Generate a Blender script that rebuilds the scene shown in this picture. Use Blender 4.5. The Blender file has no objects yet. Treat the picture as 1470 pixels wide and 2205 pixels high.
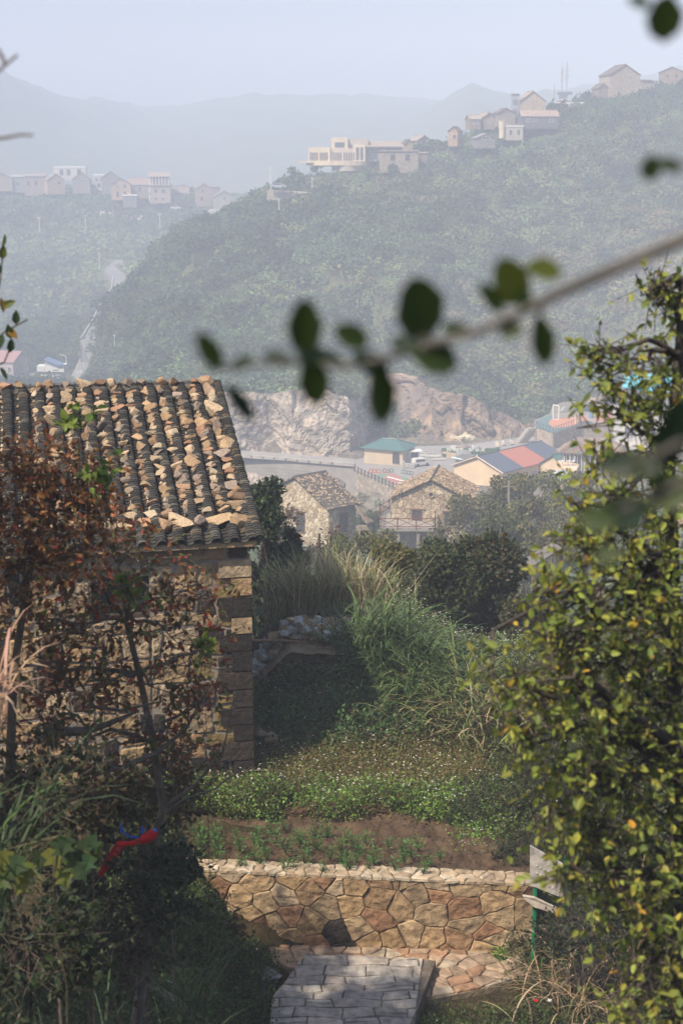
import bpy, math, random
import numpy as np
from mathutils import Vector, Matrix

R = math.radians
rng = np.random.default_rng(11)
random.seed(5)
C = bpy.context.scene.collection
SC = bpy.context.scene

# ------------------------------------------------------------------ camera, world, sun, exposure
FPX = 3393.0                      # focal length in photo pixels (photo is 1470 x 2205)
PITCH = R(12.8)
cam_d = bpy.data.cameras.new('camera')
cam = bpy.data.objects.new('camera', cam_d); C.objects.link(cam)
cam.location = (0, 0, 0); cam.rotation_euler = (R(90) - PITCH, 0, 0)
cam_d.sensor_fit = 'VERTICAL'; cam_d.sensor_height = 36.0
cam_d.lens = FPX / 2205 * 36.0
cam_d.clip_start = 0.1; cam_d.clip_end = 9000
cam_d.dof.use_dof = True; cam_d.dof.focus_distance = 34.0; cam_d.dof.aperture_fstop = 3.5
SC.camera = cam

SUN_TO = Vector((-0.43, -0.44, 0.79)).normalized()     # direction towards the sun
w = bpy.data.worlds.new('World'); SC.world = w; w.use_nodes = True
nt = w.node_tree
bg = nt.nodes['Background']; sky = nt.nodes.new('ShaderNodeTexSky')
sky.sky_type = 'NISHITA'; sky.sun_disc = False
sky.sun_elevation = math.asin(SUN_TO.z)
sky.sun_rotation = math.atan2(SUN_TO.x, SUN_TO.y)
sky.air_density = 1.0; sky.dust_density = 2.5; sky.ozone_density = 1.0
nt.links.new(sky.outputs[0], bg.inputs[0]); bg.inputs[1].default_value = 0.11
sl = bpy.data.lights.new('sun', 'SUN'); sl.energy = 5.0; sl.angle = R(0.6); sl.color = (1.0, 0.86, 0.68)
so = bpy.data.objects.new('sun', sl); C.objects.link(so)
so.rotation_euler = SUN_TO.to_track_quat('Z', 'Y').to_euler(); so.location = (-60, -40, 60)
SC.view_settings.view_transform = 'Standard'; SC.view_settings.look = 'None'
SC.view_settings.exposure = 0.66; SC.view_settings.gamma = 1.0
SC.cycles.max_bounces = 4; SC.cycles.diffuse_bounces = 2; SC.cycles.glossy_bounces = 2
SC.cycles.transmission_bounces = 2; SC.cycles.volume_bounces = 2; SC.cycles.transparent_max_bounces = 4
SC.cycles.use_denoising = True; SC.cycles.use_adaptive_sampling = True; SC.cycles.adaptive_threshold = 0.02
SC.cycles.caustics_reflective = False; SC.cycles.caustics_refractive = False

# ------------------------------------------------------------------ pixel <-> place
CP, SP = math.cos(PITCH), math.sin(PITCH)
def P(px, py, d):                       # the place seen at photo pixel (px, py) at forward distance d
    u = (px - 735.0) / FPX; v = (1102.5 - py) / FPX
    y = CP + v * SP; z = -SP + v * CP
    return Vector((u * d / y, d, z * d / y))
def PZ(px, py, z):                      # the same on the level z
    u = (px - 735.0) / FPX; v = (1102.5 - py) / FPX
    zz = -SP + v * CP; t = z / zz
    return Vector((u * t, (CP + v * SP) * t, z))
def zat(py, d): return P(735, py, d).z

# ------------------------------------------------------------------ noise
def vnoise(x, y, seed=0):
    x = np.asarray(x, float); y = np.asarray(y, float)
    xi = np.floor(x).astype(np.int64); yi = np.floor(y).astype(np.int64)
    fx = x - xi; fy = y - yi
    fx = fx * fx * (3 - 2 * fx); fy = fy * fy * (3 - 2 * fy)
    def h(a, b):
        n = (a * 374761393 + b * 668265263 + seed * 974711) & 0x7fffffff
        n = ((n ^ (n >> 13)) * 1274126177) & 0x7fffffff
        return ((n ^ (n >> 16)) & 0xffff) / 65535.0
    return (h(xi, yi) * (1 - fx) + h(xi + 1, yi) * fx) * (1 - fy) + (h(xi, yi + 1) * (1 - fx) + h(xi + 1, yi + 1) * fx) * fy
def fbm(x, y, seed=0, o=4):
    s = 0; a = 0.5
    for i in range(o):
        s = s + a * vnoise(x * 2 ** i, y * 2 ** i, seed + i * 7); a *= 0.5
    return s

# ------------------------------------------------------------------ mesh builder
ORG = {}
class MB:
    def __init__(s): s.V = []; s.F = []; s.C = []; s.n = 0
    def add(s, V, F, col=(1, 1, 1)):
        V = np.asarray(V, np.float32).reshape(-1, 3)
        if len(V) == 0: return s
        c = np.asarray(col, np.float32)
        if c.ndim == 1: c = np.tile(c[:3], (len(V), 1))
        if isinstance(F, np.ndarray): s.F.append(F.astype(np.int64) + s.n)
        else:
            by = {}
            for f in F: by.setdefault(len(f), []).append(f)
            for k in by: s.F.append(np.array(by[k], np.int64) + s.n)
        s.V.append(V); s.C.append(c); s.n += len(V)
        return s
    def box(s, c, size, rz=0.0, col=(1, 1, 1), tilt=None):
        hx, hy, hz = size[0] / 2, size[1] / 2, size[2] / 2
        v = np.array([(x, y, z) for z in (-hz, hz) for y in (-hy, hy) for x in (-hx, hx)])
        M = Matrix.Rotation(rz, 3, 'Z')
        if tilt is not None: M = M @ tilt
        v = v @ np.array(M).T + np.array(c)
        return s.add(v, [(0, 2, 3, 1), (4, 5, 7, 6), (0, 1, 5, 4), (1, 3, 7, 5), (3, 2, 6, 7), (2, 0, 4, 6)], col)
    def tube(s, pts, rad, sides=6, col=(1, 1, 1), cap=True):
        pts = np.array([tuple(p) for p in pts], float); n = len(pts)
        if np.isscalar(rad): rad = [rad] * n
        t = np.gradient(pts, axis=0); t /= (np.linalg.norm(t, axis=1)[:, None] + 1e-9)
        up = np.array([0, 0, 1.0]) if abs(t[:, 2]).mean() < 0.8 else np.array([0, 1.0, 0])
        a = np.cross(t, up); a /= (np.linalg.norm(a, axis=1)[:, None] + 1e-9); b = np.cross(a, t)
        th = np.arange(sides) * 2 * np.pi / sides
        r = np.array(rad)[:, None, None]
        V = pts[:, None, :] + r * (np.cos(th)[None, :, None] * a[:, None, :] + np.sin(th)[None, :, None] * b[:, None, :])
        i = np.arange(n - 1)[:, None] * sides; j = np.arange(sides)[None, :]; k = (j + 1) % sides
        F = np.stack([i + j, i + k, i + sides + k, i + sides + j], -1).reshape(-1, 4)
        s.add(V.reshape(-1, 3), F, col)
        if cap and sides > 2:
            s.add(V[0], [tuple(range(sides))], col); s.add(V[-1], [tuple(range(sides))], col)
        return s
    def prism(s, poly, h, up=(0, 0, 1), col=(1, 1, 1)):       # polygon (3D points) pushed along a vector
        p = np.array([tuple(q) for q in poly], float); u = np.array(up, float) * h; n = len(p)
        F = [tuple(range(n))[::-1], tuple(range(n, 2 * n))] + [(i, (i + 1) % n, n + (i + 1) % n, n + i) for i in range(n)]
        return s.add(np.vstack([p, p + u]), F, col)
    def build(s, name, mat, parent=None, loc=None, smooth=False):
        me = bpy.data.meshes.new(name)
        V = np.vstack(s.V); Cc = np.vstack(s.C)
        o = np.array(ORG[parent.name] if parent else (loc if loc is not None else (0, 0, 0)), np.float32)
        V = V - o
        me.vertices.add(len(V)); me.vertices.foreach_set('co', V.astype(np.float32).ravel())
        tot = np.concatenate([np.full(len(f), f.shape[1]) for f in s.F]); idx = np.concatenate([f.ravel() for f in s.F])
        me.loops.add(len(idx)); me.loops.foreach_set('vertex_index', idx.astype(np.int32))
        me.polygons.add(len(tot)); me.polygons.foreach_set('loop_start', np.concatenate([[0], np.cumsum(tot)[:-1]]).astype(np.int32))
        me.polygons.foreach_set('loop_total', tot.astype(np.int32))
        me.polygons.foreach_set('use_smooth', np.full(len(tot), bool(smooth)))
        at = me.color_attributes.new('col', 'FLOAT_COLOR', 'POINT')
        at.data.foreach_set('color', np.hstack([Cc, np.ones((len(Cc), 1), np.float32)]).astype(np.float32).ravel())
        me.update(calc_edges=True)
        me.materials.append(mat)
        ob = bpy.data.objects.new(name, me); C.objects.link(ob)
        if parent: ob.parent = parent
        else: ob.location = tuple(float(q) for q in o)
        ORG[ob.name] = tuple(float(q) for q in o)
        return ob

def tag(o, label=None, cat=None, group=None, kind=None):
    if label: o['label'] = label
    if cat: o['category'] = cat
    if group: o['group'] = group
    if kind: o['kind'] = kind
    return o
def thing(name, label, cat, loc, group=None):
    o = bpy.data.objects.new(name, None); C.objects.link(o); o.location = tuple(loc)
    o.empty_display_size = 0.3
    ORG[o.name] = tuple(loc)
    return tag(o, label, cat, group)
def dup(root, loc, rz=0.0, scale=1.0, label=None, group=None):
    r = root.copy(); C.objects.link(r); r.location = tuple(loc); r.rotation_euler = (0, 0, rz); r.scale = (scale,) * 3
    if label: r['label'] = label
    if group: r['group'] = group
    for ch in list(root.children):
        c = ch.copy(); C.objects.link(c); c.parent = r
        for g in list(ch.children):
            d = g.copy(); C.objects.link(d); d.parent = c
    return r

# ------------------------------------------------------------------ materials
def newmat(name):
    m = bpy.data.materials.new(name); m.use_nodes = True
    t = m.node_tree; b = t.nodes['Principled BSDF']
    return m, t, b
def mat(name, col=None, rough=0.8, nscale=6.0, namt=0.25, bump=0.0, bscale=20.0, metal=0.0, spec=0.3, vcol=True, objrand=0.0, dist=0.02, nscale2=None):
    m, t, b = newmat(name); N = t.nodes; L = t.links
    b.inputs['Roughness'].default_value = rough; b.inputs['Metallic'].default_value = metal
    b.inputs['Specular IOR Level'].default_value = spec
    tc = N.new('ShaderNodeTexCoord')
    no = N.new('ShaderNodeTexNoise'); no.inputs['Scale'].default_value = nscale; no.inputs['Detail'].default_value = 5
    L.new(tc.outputs['Object'], no.inputs['Vector'])
    mr = N.new('ShaderNodeMapRange'); mr.inputs[1].default_value = 0.3; mr.inputs[2].default_value = 0.7
    mr.inputs[3].default_value = 1 - namt; mr.inputs[4].default_value = 1 + namt
    L.new(no.outputs[0], mr.inputs[0])
    fac = mr.outputs[0]
    if objrand:
        oi = N.new('ShaderNodeObjectInfo'); m2 = N.new('ShaderNodeMapRange')
        m2.inputs[3].default_value = 1 - objrand; m2.inputs[4].default_value = 1 + objrand
        L.new(oi.outputs['Random'], m2.inputs[0]); mm = N.new('ShaderNodeMath'); mm.operation = 'MULTIPLY'
        L.new(fac, mm.inputs[0]); L.new(m2.outputs[0], mm.inputs[1]); fac = mm.outputs[0]
    mul = N.new('ShaderNodeVectorMath'); mul.operation = 'SCALE'
    L.new(fac, mul.inputs['Scale'])
    if vcol:
        a = N.new('ShaderNodeVertexColor'); a.layer_name = 'col'
        if col is not None:
            mx = N.new('ShaderNodeMix'); mx.data_type = 'RGBA'; mx.blend_type = 'MULTIPLY'; mx.inputs[0].default_value = 1
            L.new(a.outputs[0], mx.inputs[6]); mx.inputs[7].default_value = (*col, 1); L.new(mx.outputs[2], mul.inputs[0])
        else: L.new(a.outputs[0], mul.inputs[0])
    else: mul.inputs[0].default_value = col
    L.new(mul.outputs[0], b.inputs['Base Color'])
    if bump:
        n2 = N.new('ShaderNodeTexNoise'); n2.inputs['Scale'].default_value = bscale; n2.inputs['Detail'].default_value = 6
        L.new(tc.outputs['Object'], n2.inputs['Vector'])
        bp = N.new('ShaderNodeBump'); bp.inputs['Strength'].default_value = bump; bp.inputs['Distance'].default_value = dist
        L.new(n2.outputs[0], bp.inputs['Height']); L.new(bp.outputs[0], b.inputs['Normal'])
    return m
def leafmat(name, rough=0.5, trans=0.42, spec=0.3):
    m, t, b = newmat(name); N = t.nodes; L = t.links
    a = N.new('ShaderNodeVertexColor'); a.layer_name = 'col'
    b.inputs['Roughness'].default_value = rough; b.inputs['Specular IOR Level'].default_value = spec
    L.new(a.outputs[0], b.inputs['Base Color'])
    tr = N.new('ShaderNodeBsdfTranslucent'); L.new(a.outputs[0], tr.inputs[0])
    mx = N.new('ShaderNodeMixShader'); mx.inputs[0].default_value = trans
    L.new(b.outputs[0], mx.inputs[1]); L.new(tr.outputs[0], mx.inputs[2])
    L.new(mx.outputs[0], t.nodes['Material Output'].inputs['Surface'])
    return m
MT = {}
MT['leaf'] = leafmat('leaf_green')
MT['leaf_far'] = leafmat('foliage_far', rough=0.9, trans=0.15, spec=0.05)
MT['grass'] = leafmat('grass_blade', rough=0.55, trans=0.25)
MT['bark'] = mat('bark', rough=0.9, nscale=8, namt=0.35, bump=0.5, bscale=40)
MT['stone'] = mat('rough_stone', rough=0.88, nscale=7, namt=0.38, bump=0.9, bscale=14, dist=0.035, spec=0.25)
MT['rock'] = mat('loose_rock', rough=0.88, nscale=9, namt=0.3, bump=0.7, bscale=26, dist=0.02, objrand=0.25, spec=0.25)
MT['mortar'] = mat('mortar', rough=0.95, nscale=12, namt=0.2, bump=0.4, bscale=60)
MT['tile'] = mat('roof_tile', rough=0.85, nscale=5, namt=0.4, bump=0.3, bscale=50, spec=0.2)
MT['paint'] = mat('paint', rough=0.6, nscale=2, namt=0.08)
MT['plaster'] = mat('plaster', rough=0.9, nscale=0.8, namt=0.14)
MT['farwall'] = mat('far_masonry', rough=0.95, nscale=1.6, namt=0.3)
MT['metal'] = mat('painted_metal', rough=0.45, nscale=5, namt=0.1, spec=0.5)
MT['glass'] = mat('window_glass', rough=0.15, nscale=1, namt=0.1, spec=0.6)
MT['cloth'] = mat('cloth', rough=0.8, nscale=30, namt=0.12)
MT['wood'] = mat('wood', rough=0.85, nscale=9, namt=0.3, bump=0.3, bscale=30)
MT['asphalt'] = mat('asphalt', rough=0.95, nscale=0.3, namt=0.15)
MT['soil'] = mat('soil', rough=1.0, nscale=5, namt=0.4, bump=1.0, bscale=12, dist=0.08, spec=0.1)
MT['ground'] = mat('ground_cover', rough=1.0, nscale=1.1, namt=0.4, bump=0.8, bscale=3, dist=0.3, spec=0.05)
MT['cliff'] = mat('cliff_rock', rough=0.95, nscale=0.35, namt=0.3, bump=1.0, bscale=0.7, dist=1.2, spec=0.1)
MT['stuccofar'] = mat('pale_stucco', rough=0.9, nscale=0.5, namt=0.1)

# ------------------------------------------------------------------ terrain height
# every column: photo column px -> list of (forward distance, height)
def col(near, far): return sorted(near + [(d if d < 900 else 900 + (d - 900) * .42, zat(py, d if d < 900 else 900 + (d - 900) * .42)) for d, py in far])
NEAR0 = [(0, -1.75), (1, -2.2), (3, -3.3), (10, -7.1)]
MID = [(33, -10.6), (36, -11.6), (40, -13.2), (60, -21.0), (100, -29.5), (140, -36.0), (152, -38.0)]
NL = NEAR0 + [(14, -8.5), (17, -9.35), (20, -9.98), (24, -9.85), (30, -9.9), (34, -10.5), (40, -13)] + MID[3:]
NM = NEAR0 + [(14, -9.2), (17, -10.5), (20.72, -10.95), (20.85, -10.12), (22.7, -10.0), (24.5, -9.95), (30, -9.9), (34, -10.5), (40, -13)] + [(60, -21.0), (100, -29.5), (140, -36.0), (152, -38.0)]
NC = NEAR0 + [(15.5, -10.6), (17, -11.2), (20.72, -11.2), (20.85, -10.15), (22.7, -10.05), (24.5, -9.95), (25.3, -9.75), (26.4, -9.2), (27.2, -8.75), (29.2, -8.72), (30.5, -9.0)] + MID
NR = NEAR0 + [(15.5, -10.6), (17, -11.1), (20.3, -11.25), (21.4, -10.5), (22.7, -10.0), (24.5, -9.7), (26.4, -9.35), (28, -9.2), (30, -9.9)] + MID
COLS = {
 -900: col(NL, [(185, 1100), (300, 900), (420, 780), (520, 640), (640, 520), (760, 430), (900, 450), (1300, 380), (1700, 60), (2000, 90), (3200, 200)]),
 0: col(NL, [(185, 1110), (230, 1040), (300, 940), (380, 842), (412, 836), (428, 812), (470, 712), (480, 706), (520, 712), (560, 620), (640, 505), (662, 452), (676, 428), (690, 415), (705, 408), (760, 402), (900, 470), (1300, 330), (1750, 118), (2000, 130), (3200, 230)]),
 180: col(NL, [(185, 1120), (230, 1050), (300, 925), (372, 838), (412, 832), (428, 808), (470, 690), (480, 688), (520, 690), (560, 610), (640, 505), (662, 452), (676, 428), (690, 415), (705, 408), (760, 402), (900, 470), (1300, 400), (2000, 200), (2300, 215), (3200, 260)]),
 240: col(NL, [(185, 1120), (230, 1050), (300, 900), (350, 815), (385, 715), (400, 682), (412, 676), (440, 710), (480, 690), (520, 665), (560, 590), (640, 505), (662, 452), (676, 428), (690, 415), (705, 408), (760, 402), (900, 470), (1300, 420), (2000, 222), (2400, 215), (3200, 260)]),
 285: col(NL, [(185, 1118), (230, 1050), (285, 900), (325, 817), (368, 707), (400, 655), (416, 636), (450, 672), (480, 680), (520, 640), (560, 575), (640, 505), (662, 452), (676, 428), (690, 415), (705, 408), (760, 402), (900, 470), (1300, 425), (2100, 227), (2500, 222), (3200, 260)]),
 340: col(NL, [(185, 1115), (230, 1050), (270, 900), (300, 820), (350, 705), (400, 622), (425, 580), (440, 572), (465, 590), (520, 590), (560, 560), (640, 505), (662, 452), (676, 428), (690, 415), (705, 408), (760, 402), (900, 470), (1300, 430), (2200, 232), (2600, 228), (3200, 260)]),
 410: col(NL[:-4] + [(36, -11), (60, -21), (100, -29.5), (140, -36), (152, -38)], [(185, 1112), (230, 1050), (262, 950), (285, 830), (350, 692), (400, 600), (428, 522), (442, 506), (468, 525), (520, 555), (560, 550), (640, 505), (662, 452), (676, 428), (690, 415), (705, 408), (760, 402), (900, 470), (1300, 430), (2200, 230), (2550, 220), (3200, 260)]),
 480: col(NM + [(165, -43), (185, -50), (225, -56.5), (250, -57), (256.5, -49.4)], [(262, 984), (272, 860), (300, 800), (350, 680), (400, 560), (430, 505), (445, 482), (470, 490), (520, 520), (560, 540), (630, 500), (650, 458), (672, 442), (700, 430), (760, 425), (900, 470), (1300, 430), (2200, 228), (2500, 212), (3200, 260)]),
 620: col(NC + [(165, -43), (185, -50), (225, -56.5), (250, -57), (256.5, -49.4)], [(262, 984), (270, 852), (300, 790), (350, 650), (400, 520), (430, 448), (450, 412), (462, 386), (475, 384), (520, 420), (600, 470), (760, 430), (900, 450), (1300, 400), (2200, 210), (2500, 205), (3200, 260)]),
 735: col(NC + [(165, -43), (185, -50), (225, -56.5), (250, -57), (256.5, -49.4)], [(262, 986), (270, 848), (300, 780), (350, 640), (400, 510), (430, 430), (450, 378), (458, 366), (480, 366), (520, 420), (600, 450), (900, 420), (1300, 380), (2200, 205), (2500, 205), (3200, 260)]),
 790: col(NC + [(165, -43), (185, -50), (222, -55), (232, -50), (256.5, -49.4)], [(262, 984), (275, 965), (288, 930), (296, 840), (350, 640), (400, 505), (430, 425), (456, 368), (470, 356), (480, 356), (520, 410), (900, 410), (1300, 370), (2200, 210), (2500, 210), (3200, 260)]),
 860: col(NC, [(185, 1092), (225, 1058), (257, 992), (275, 965), (288, 930), (296, 850), (350, 640), (400, 500), (430, 420), (455, 362), (470, 352), (480, 352), (520, 400), (900, 400), (1300, 360), (2200, 215), (2500, 215), (3200, 260)]),
 1000: col(NR, [(185, 1090), (215, 1070), (230, 1040), (257, 992), (272, 965), (288, 872), (300, 830), (350, 650), (400, 500), (440, 380), (462, 325), (478, 300), (490, 300), (520, 340), (900, 360), (1400, 230), (1700, 185), (1900, 200), (3200, 260)]),
 1110: col(NR, [(185, 1090), (215, 1070), (230, 1040), (257, 985), (275, 955), (285, 925), (300, 855), (350, 660), (400, 500), (440, 370), (465, 300), (485, 262), (500, 262), (540, 300), (900, 340), (1400, 260), (1800, 200), (2100, 215), (3200, 260)]),
 1290: col(NR, [(150, 1160), (185, 1080), (215, 1020), (230, 1000), (257, 960), (275, 935), (290, 900), (320, 770), (350, 660), (400, 480), (440, 360), (480, 240), (500, 213), (520, 213), (560, 260), (900, 300), (1700, 200), (2000, 182), (2300, 190), (3200, 260)]),
 1470: col(NR, [(150, 1130), (185, 1040), (215, 990), (230, 975), (257, 950), (275, 930), (290, 880), (320, 760), (350, 650), (400, 460), (440, 340), (480, 215), (500, 183), (525, 182), (560, 230), (900, 280), (1700, 180), (2000, 138), (2300, 140), (3200, 260)]),
 2100: col(NR, [(150, 1050), (185, 980), (230, 920), (275, 860), (320, 720), (400, 420), (480, 160), (500, 120), (540, 120), (700, 200), (900, 240), (2000, 90), (3200, 200)]),
}
CK = sorted(COLS); CA = np.array([(k - 735) / FPX / 0.985 for k in CK])
def H(x, y, rough=True):
    x = np.atleast_1d(np.asarray(x, float)); y = np.atleast_1d(np.asarray(y, float))
    r = np.hypot(x, y); az = np.arctan2(x, y)
    inf = np.abs(az) < math.atan(0.35)
    d = np.where(inf, y, r / 1.0595)
    a = np.where(inf, x / np.maximum(y, 1e-3), np.clip(np.tan(np.clip(az, -1.2, 1.2)), -3, 3))
    Z = np.stack([np.interp(d, [q[0] for q in COLS[k]], [q[1] for q in COLS[k]]) for k in CK])
    j = np.clip(np.searchsorted(CA, a) - 1, 0, len(CA) - 2)
    t = np.clip((a - CA[j]) / (CA[j + 1] - CA[j]), 0, 1)
    n = np.arange(len(x))
    z = Z[j, n] * (1 - t) + Z[j + 1, n] * t
    zb = -1.75 + np.minimum(r * 0.22, 42.0)
    k = np.clip((np.abs(az) - 1.5) / 0.7, 0, 1); k = k * k * (3 - 2 * k)
    z = z * (1 - k) + zb * k
    if rough:
        z = z + np.clip((d - 12) / 40, 0, 1) * (fbm(x * 0.9, y * 0.9, 3) - 0.5) * 0.35
        z = z + np.where((d > 280), 1, 0) * np.clip((d - 280) / 60, 0, 1) * (fbm(x * 0.05, y * 0.05, 9, 3) - 0.5) * np.where(d > 900, 10, 6) + np.clip((d - 290) / 60, 0, 1) * np.clip((900 - d) / 200, 0, 1) * (fbm(x * 0.018 + y * .006, y * 0.012, 29, 3) - 0.5) * (8 + 16 * np.clip((430 - d) / 60, 0, 1))
        z = z - np.clip((d - 300) / 40, 0, 1) * np.clip((455 - d) / 50, 0, 1) * np.clip(1 - np.abs(fbm((x + .35 * y) * 0.020, y * 0.005, 88, 3) - .47) * 9, 0, 1) * 9
        z = z + np.clip((d - 950) / 200, 0, 1) * (fbm(x * 0.012, y * 0.012, 19, 5) - 0.5) * 20
    return z
def hz(x, y): return float(H([x], [y])[0])
def hit(px, py, d0=200, d1=1000, sink=0.0):       # first ground seen at a photo pixel beyond d0
    d = np.arange(d0, d1, 0.5 if d0 > 60 else 0.05)
    a = P(px, py, 1.0); g = H(a.x * d, d); k = np.nonzero(a.z * d <= g)[0]
    dd = d[k[0]] if len(k) else d1
    return Vector((a.x * dd, dd, float(H([a.x * dd], [dd])[0]) - sink))

def gcol(x, y, z):
    d = np.hypot(x, y); n = fbm(x * 0.03, y * 0.03, 40, 4)[:, None]; n2 = fbm(x * 0.35, y * 0.35, 50, 3)[:, None]
    green = np.array((0.06, 0.095, 0.045)); brown = np.array((0.125, 0.10, 0.06)); olive = np.array((0.09, 0.105, 0.05))
    c = green + (olive - green) * np.clip((n - 0.35) * 4, 0, 1) + (brown - olive) * np.clip((n2 - 0.55) * 3, 0, 1)
    gully = ((y > 170) & (y < 290) & (x / np.maximum(y, 1) > -0.085) & (np.abs(x / np.maximum(y, 1)) < .4))[:, None]
    c = np.where(gully, np.array((0.17, 0.15, 0.12)) * (0.6 + 0.9 * n2), c)
    near = (d < 60)[:, None]
    return np.where(near, np.array((0.05, 0.04, 0.022)) * (0.6 + 0.8 * n2), c)
rows = np.concatenate([np.geomspace(0.6, 14, 60), np.geomspace(14, 36, 190)[1:], np.geomspace(36, 250, 150)[1:], np.geomspace(250, 800, 300)[1:], np.geomspace(800, 1720, 130)[1:]])
aa = np.concatenate([-np.radians(np.geomspace(16.5, 180, 34)[::-1]), np.arctan(np.linspace(-0.29, 0.29, 300)), np.radians(np.geomspace(16.5, 180, 34))[:-1]])
D, A = np.meshgrid(rows, aa, indexing='ij')
inside = np.abs(A) < math.atan(0.35)
rr = np.where(inside, D / np.cos(A), D * 1.0595)
X = (rr * np.sin(A)).ravel(); Y = (rr * np.cos(A)).ravel()
Zt = H(X, Y)
nc = len(aa); nr = len(rows)
i = np.arange(nr - 1)[:, None] * nc; jj = np.arange(nc)[None, :]; k2 = (jj + 1) % nc
Ft = np.stack([i + jj, i + k2, i + nc + k2, i + nc + jj], -1).reshape(-1, 4)
g = MB(); g.add(np.stack([X, Y, Zt], 1), Ft, gcol(X, Y, Zt))
g.add(np.vstack([np.stack([X, Y, Zt], 1)[:nc], [[0, 0, -1.75]]]), np.array([(q, (q + 1) % nc, nc) for q in range(nc)]), (0.05, 0.04, 0.02))
tag(g.build('terrain', MT['ground'], smooth=True), kind='structure')

# ------------------------------------------------------------------ haze: the air over the valley
hb = MB().box((0, 0, 28), (3760, 3760, 190))
m, t, b = newmat('valley_haze'); t.nodes.remove(b)
pv = t.nodes.new('ShaderNodeVolumePrincipled'); pv.inputs['Color'].default_value = (0.68, 0.765, 0.965, 1)
pv.inputs['Density'].default_value = 0.00138; pv.inputs['Anisotropy'].default_value = -0.25
t.links.new(pv.outputs[0], t.nodes['Material Output'].inputs['Volume'])
haze = hb.build('haze', m); tag(haze, kind='stuff')
# ================================================================== masonry helpers
def clip_half(poly, n, c):              # keep the side n.p <= c
    out = []; m = len(poly)
    for i in range(m):
        a = poly[i]; b = poly[(i + 1) % m]
        da = a[0] * n[0] + a[1] * n[1] - c; db = b[0] * n[0] + b[1] * n[1] - c
        if da <= 0: out.append(a)
        if (da < 0 < db) or (db < 0 < da):
            t = da / (da - db); out.append((a[0] + (b[0] - a[0]) * t, a[1] + (b[1] - a[1]) * t))
    return out
def area(p): return 0.5 * sum(p[i][0] * p[(i + 1) % len(p)][1] - p[(i + 1) % len(p)][0] * p[i][1] for i in range(len(p)))
def inset(p, d):                        # shrink a convex counter-clockwise polygon
    q = list(p); m = len(p)
    for i in range(m):
        a = p[i]; b = p[(i + 1) % m]; dx, dy = b[0] - a[0], b[1] - a[1]; L = math.hypot(dx, dy)
        if L < 1e-6: continue
        nx, ny = dy / L, -dx / L
        q = clip_half(q, (nx, ny), nx * a[0] + ny * a[1] - d)
        if len(q) < 3: return []
    return q
def brick_seeds(u0, u1, v0, v1, cw, ch, jit=0.25, r=None):
    r = r or random; s = []; v = v0 - ch; k = 0
    while v < v1 + ch:
        hh = ch * r.uniform(0.8, 1.25); u = u0 - cw * r.uniform(0.3, 1.2)
        while u < u1 + cw:
            ww = cw * r.uniform(0.6, 1.45); s.append((u + ww / 2 + r.uniform(-1, 1) * jit * cw * 0.3, v + hh / 2 + r.uniform(-1, 1) * jit * ch)); u += ww
        v += hh
    return s
def brick_cells(region, u0, u1, v0, v1, cw, ch, jit=0.2, merge=0.12, r=None):
    r = r or random; out = []; v = v0; k = 0; i = 0; prev = None
    rows_ = [v0]
    while rows_[-1] < v1: rows_.append(rows_[-1] + ch * r.uniform(0.72, 1.3))
    ph = [(r.uniform(0, 6), r.uniform(0, 6)) for _ in rows_]
    def yv(n, u): return rows_[n] + ch * jit * 0.35 * (math.sin(u / cw * 1.3 + ph[n][0]) + 0.6 * math.sin(u / cw * 3.1 + ph[n][1]))
    for n in range(len(rows_) - 1):
        u = u0 - cw * r.uniform(0.1, 0.9); tl = r.uniform(-1, 1) * jit * cw * 0.4
        while u < u1:
            w_ = cw * r.uniform(0.55, 1.5); tr = r.uniform(-1, 1) * jit * cw * 0.5
            q = [(u, yv(n, u)), (u + w_, yv(n, u + w_)), (u + w_ + tr, yv(n + 1, u + w_)), (u + tl, yv(n + 1, u))]
            if r.random() < merge and w_ > cw * 0.8:          # a course split in two thin stones
                h1 = r.uniform(0.4, 0.6); A = (q[0][0] + (q[3][0] - q[0][0]) * h1, q[0][1] + (q[3][1] - q[0][1]) * h1); B = (q[1][0] + (q[2][0] - q[1][0]) * h1, q[1][1] + (q[2][1] - q[1][1]) * h1)
                qs = [[q[0], q[1], B, A], [A, B, q[2], q[3]]]
            else: qs = [q]
            for p in qs:
                for reg in region:
                    c = p
                    for a in range(len(reg)):
                        A = reg[a]; B = reg[(a + 1) % len(reg)]; nx, ny = B[1] - A[1], -(B[0] - A[0])
                        c = clip_half(c, (nx, ny), nx * A[0] + ny * A[1])
                        if len(c) < 3: break
                    if len(c) >= 3 and abs(area(c)) > 0.0006: out.append((i, c if area(c) > 0 else c[::-1]))
                CEN[i] = ((q[0][0] + q[2][0]) / 2, (q[0][1] + q[2][1]) / 2); i += 1
            u += w_; tl = tr
    return out
CEN = {}
def stone_cells(regions, seeds, aspect=1.0):
    S = np.array(seeds) * (1, aspect); out = []
    for i in range(len(S)):
        d2 = ((S - S[i]) ** 2).sum(1); nb = np.argsort(d2)[1:18]
        cell = None
        for reg in regions:
            p = [(a, b * aspect) for a, b in reg]
            xs = [q[0] for q in p]; ys = [q[1] for q in p]
            if S[i][0] < min(xs) - 3 or S[i][0] > max(xs) + 3 or S[i][1] < min(ys) - 3 or S[i][1] > max(ys) + 3: continue
            for j in nb:
                n = S[j] - S[i]; c = (S[j] @ S[j] - S[i] @ S[i]) / 2
                p = clip_half(p, n, c)
                if len(p) < 3: break
            if len(p) >= 3:
                p = [(a, b / aspect) for a, b in p]
                if area(p) < 0: p = p[::-1]
                if area(p) > 0.0004: out.append((i, p))
    return out
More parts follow.
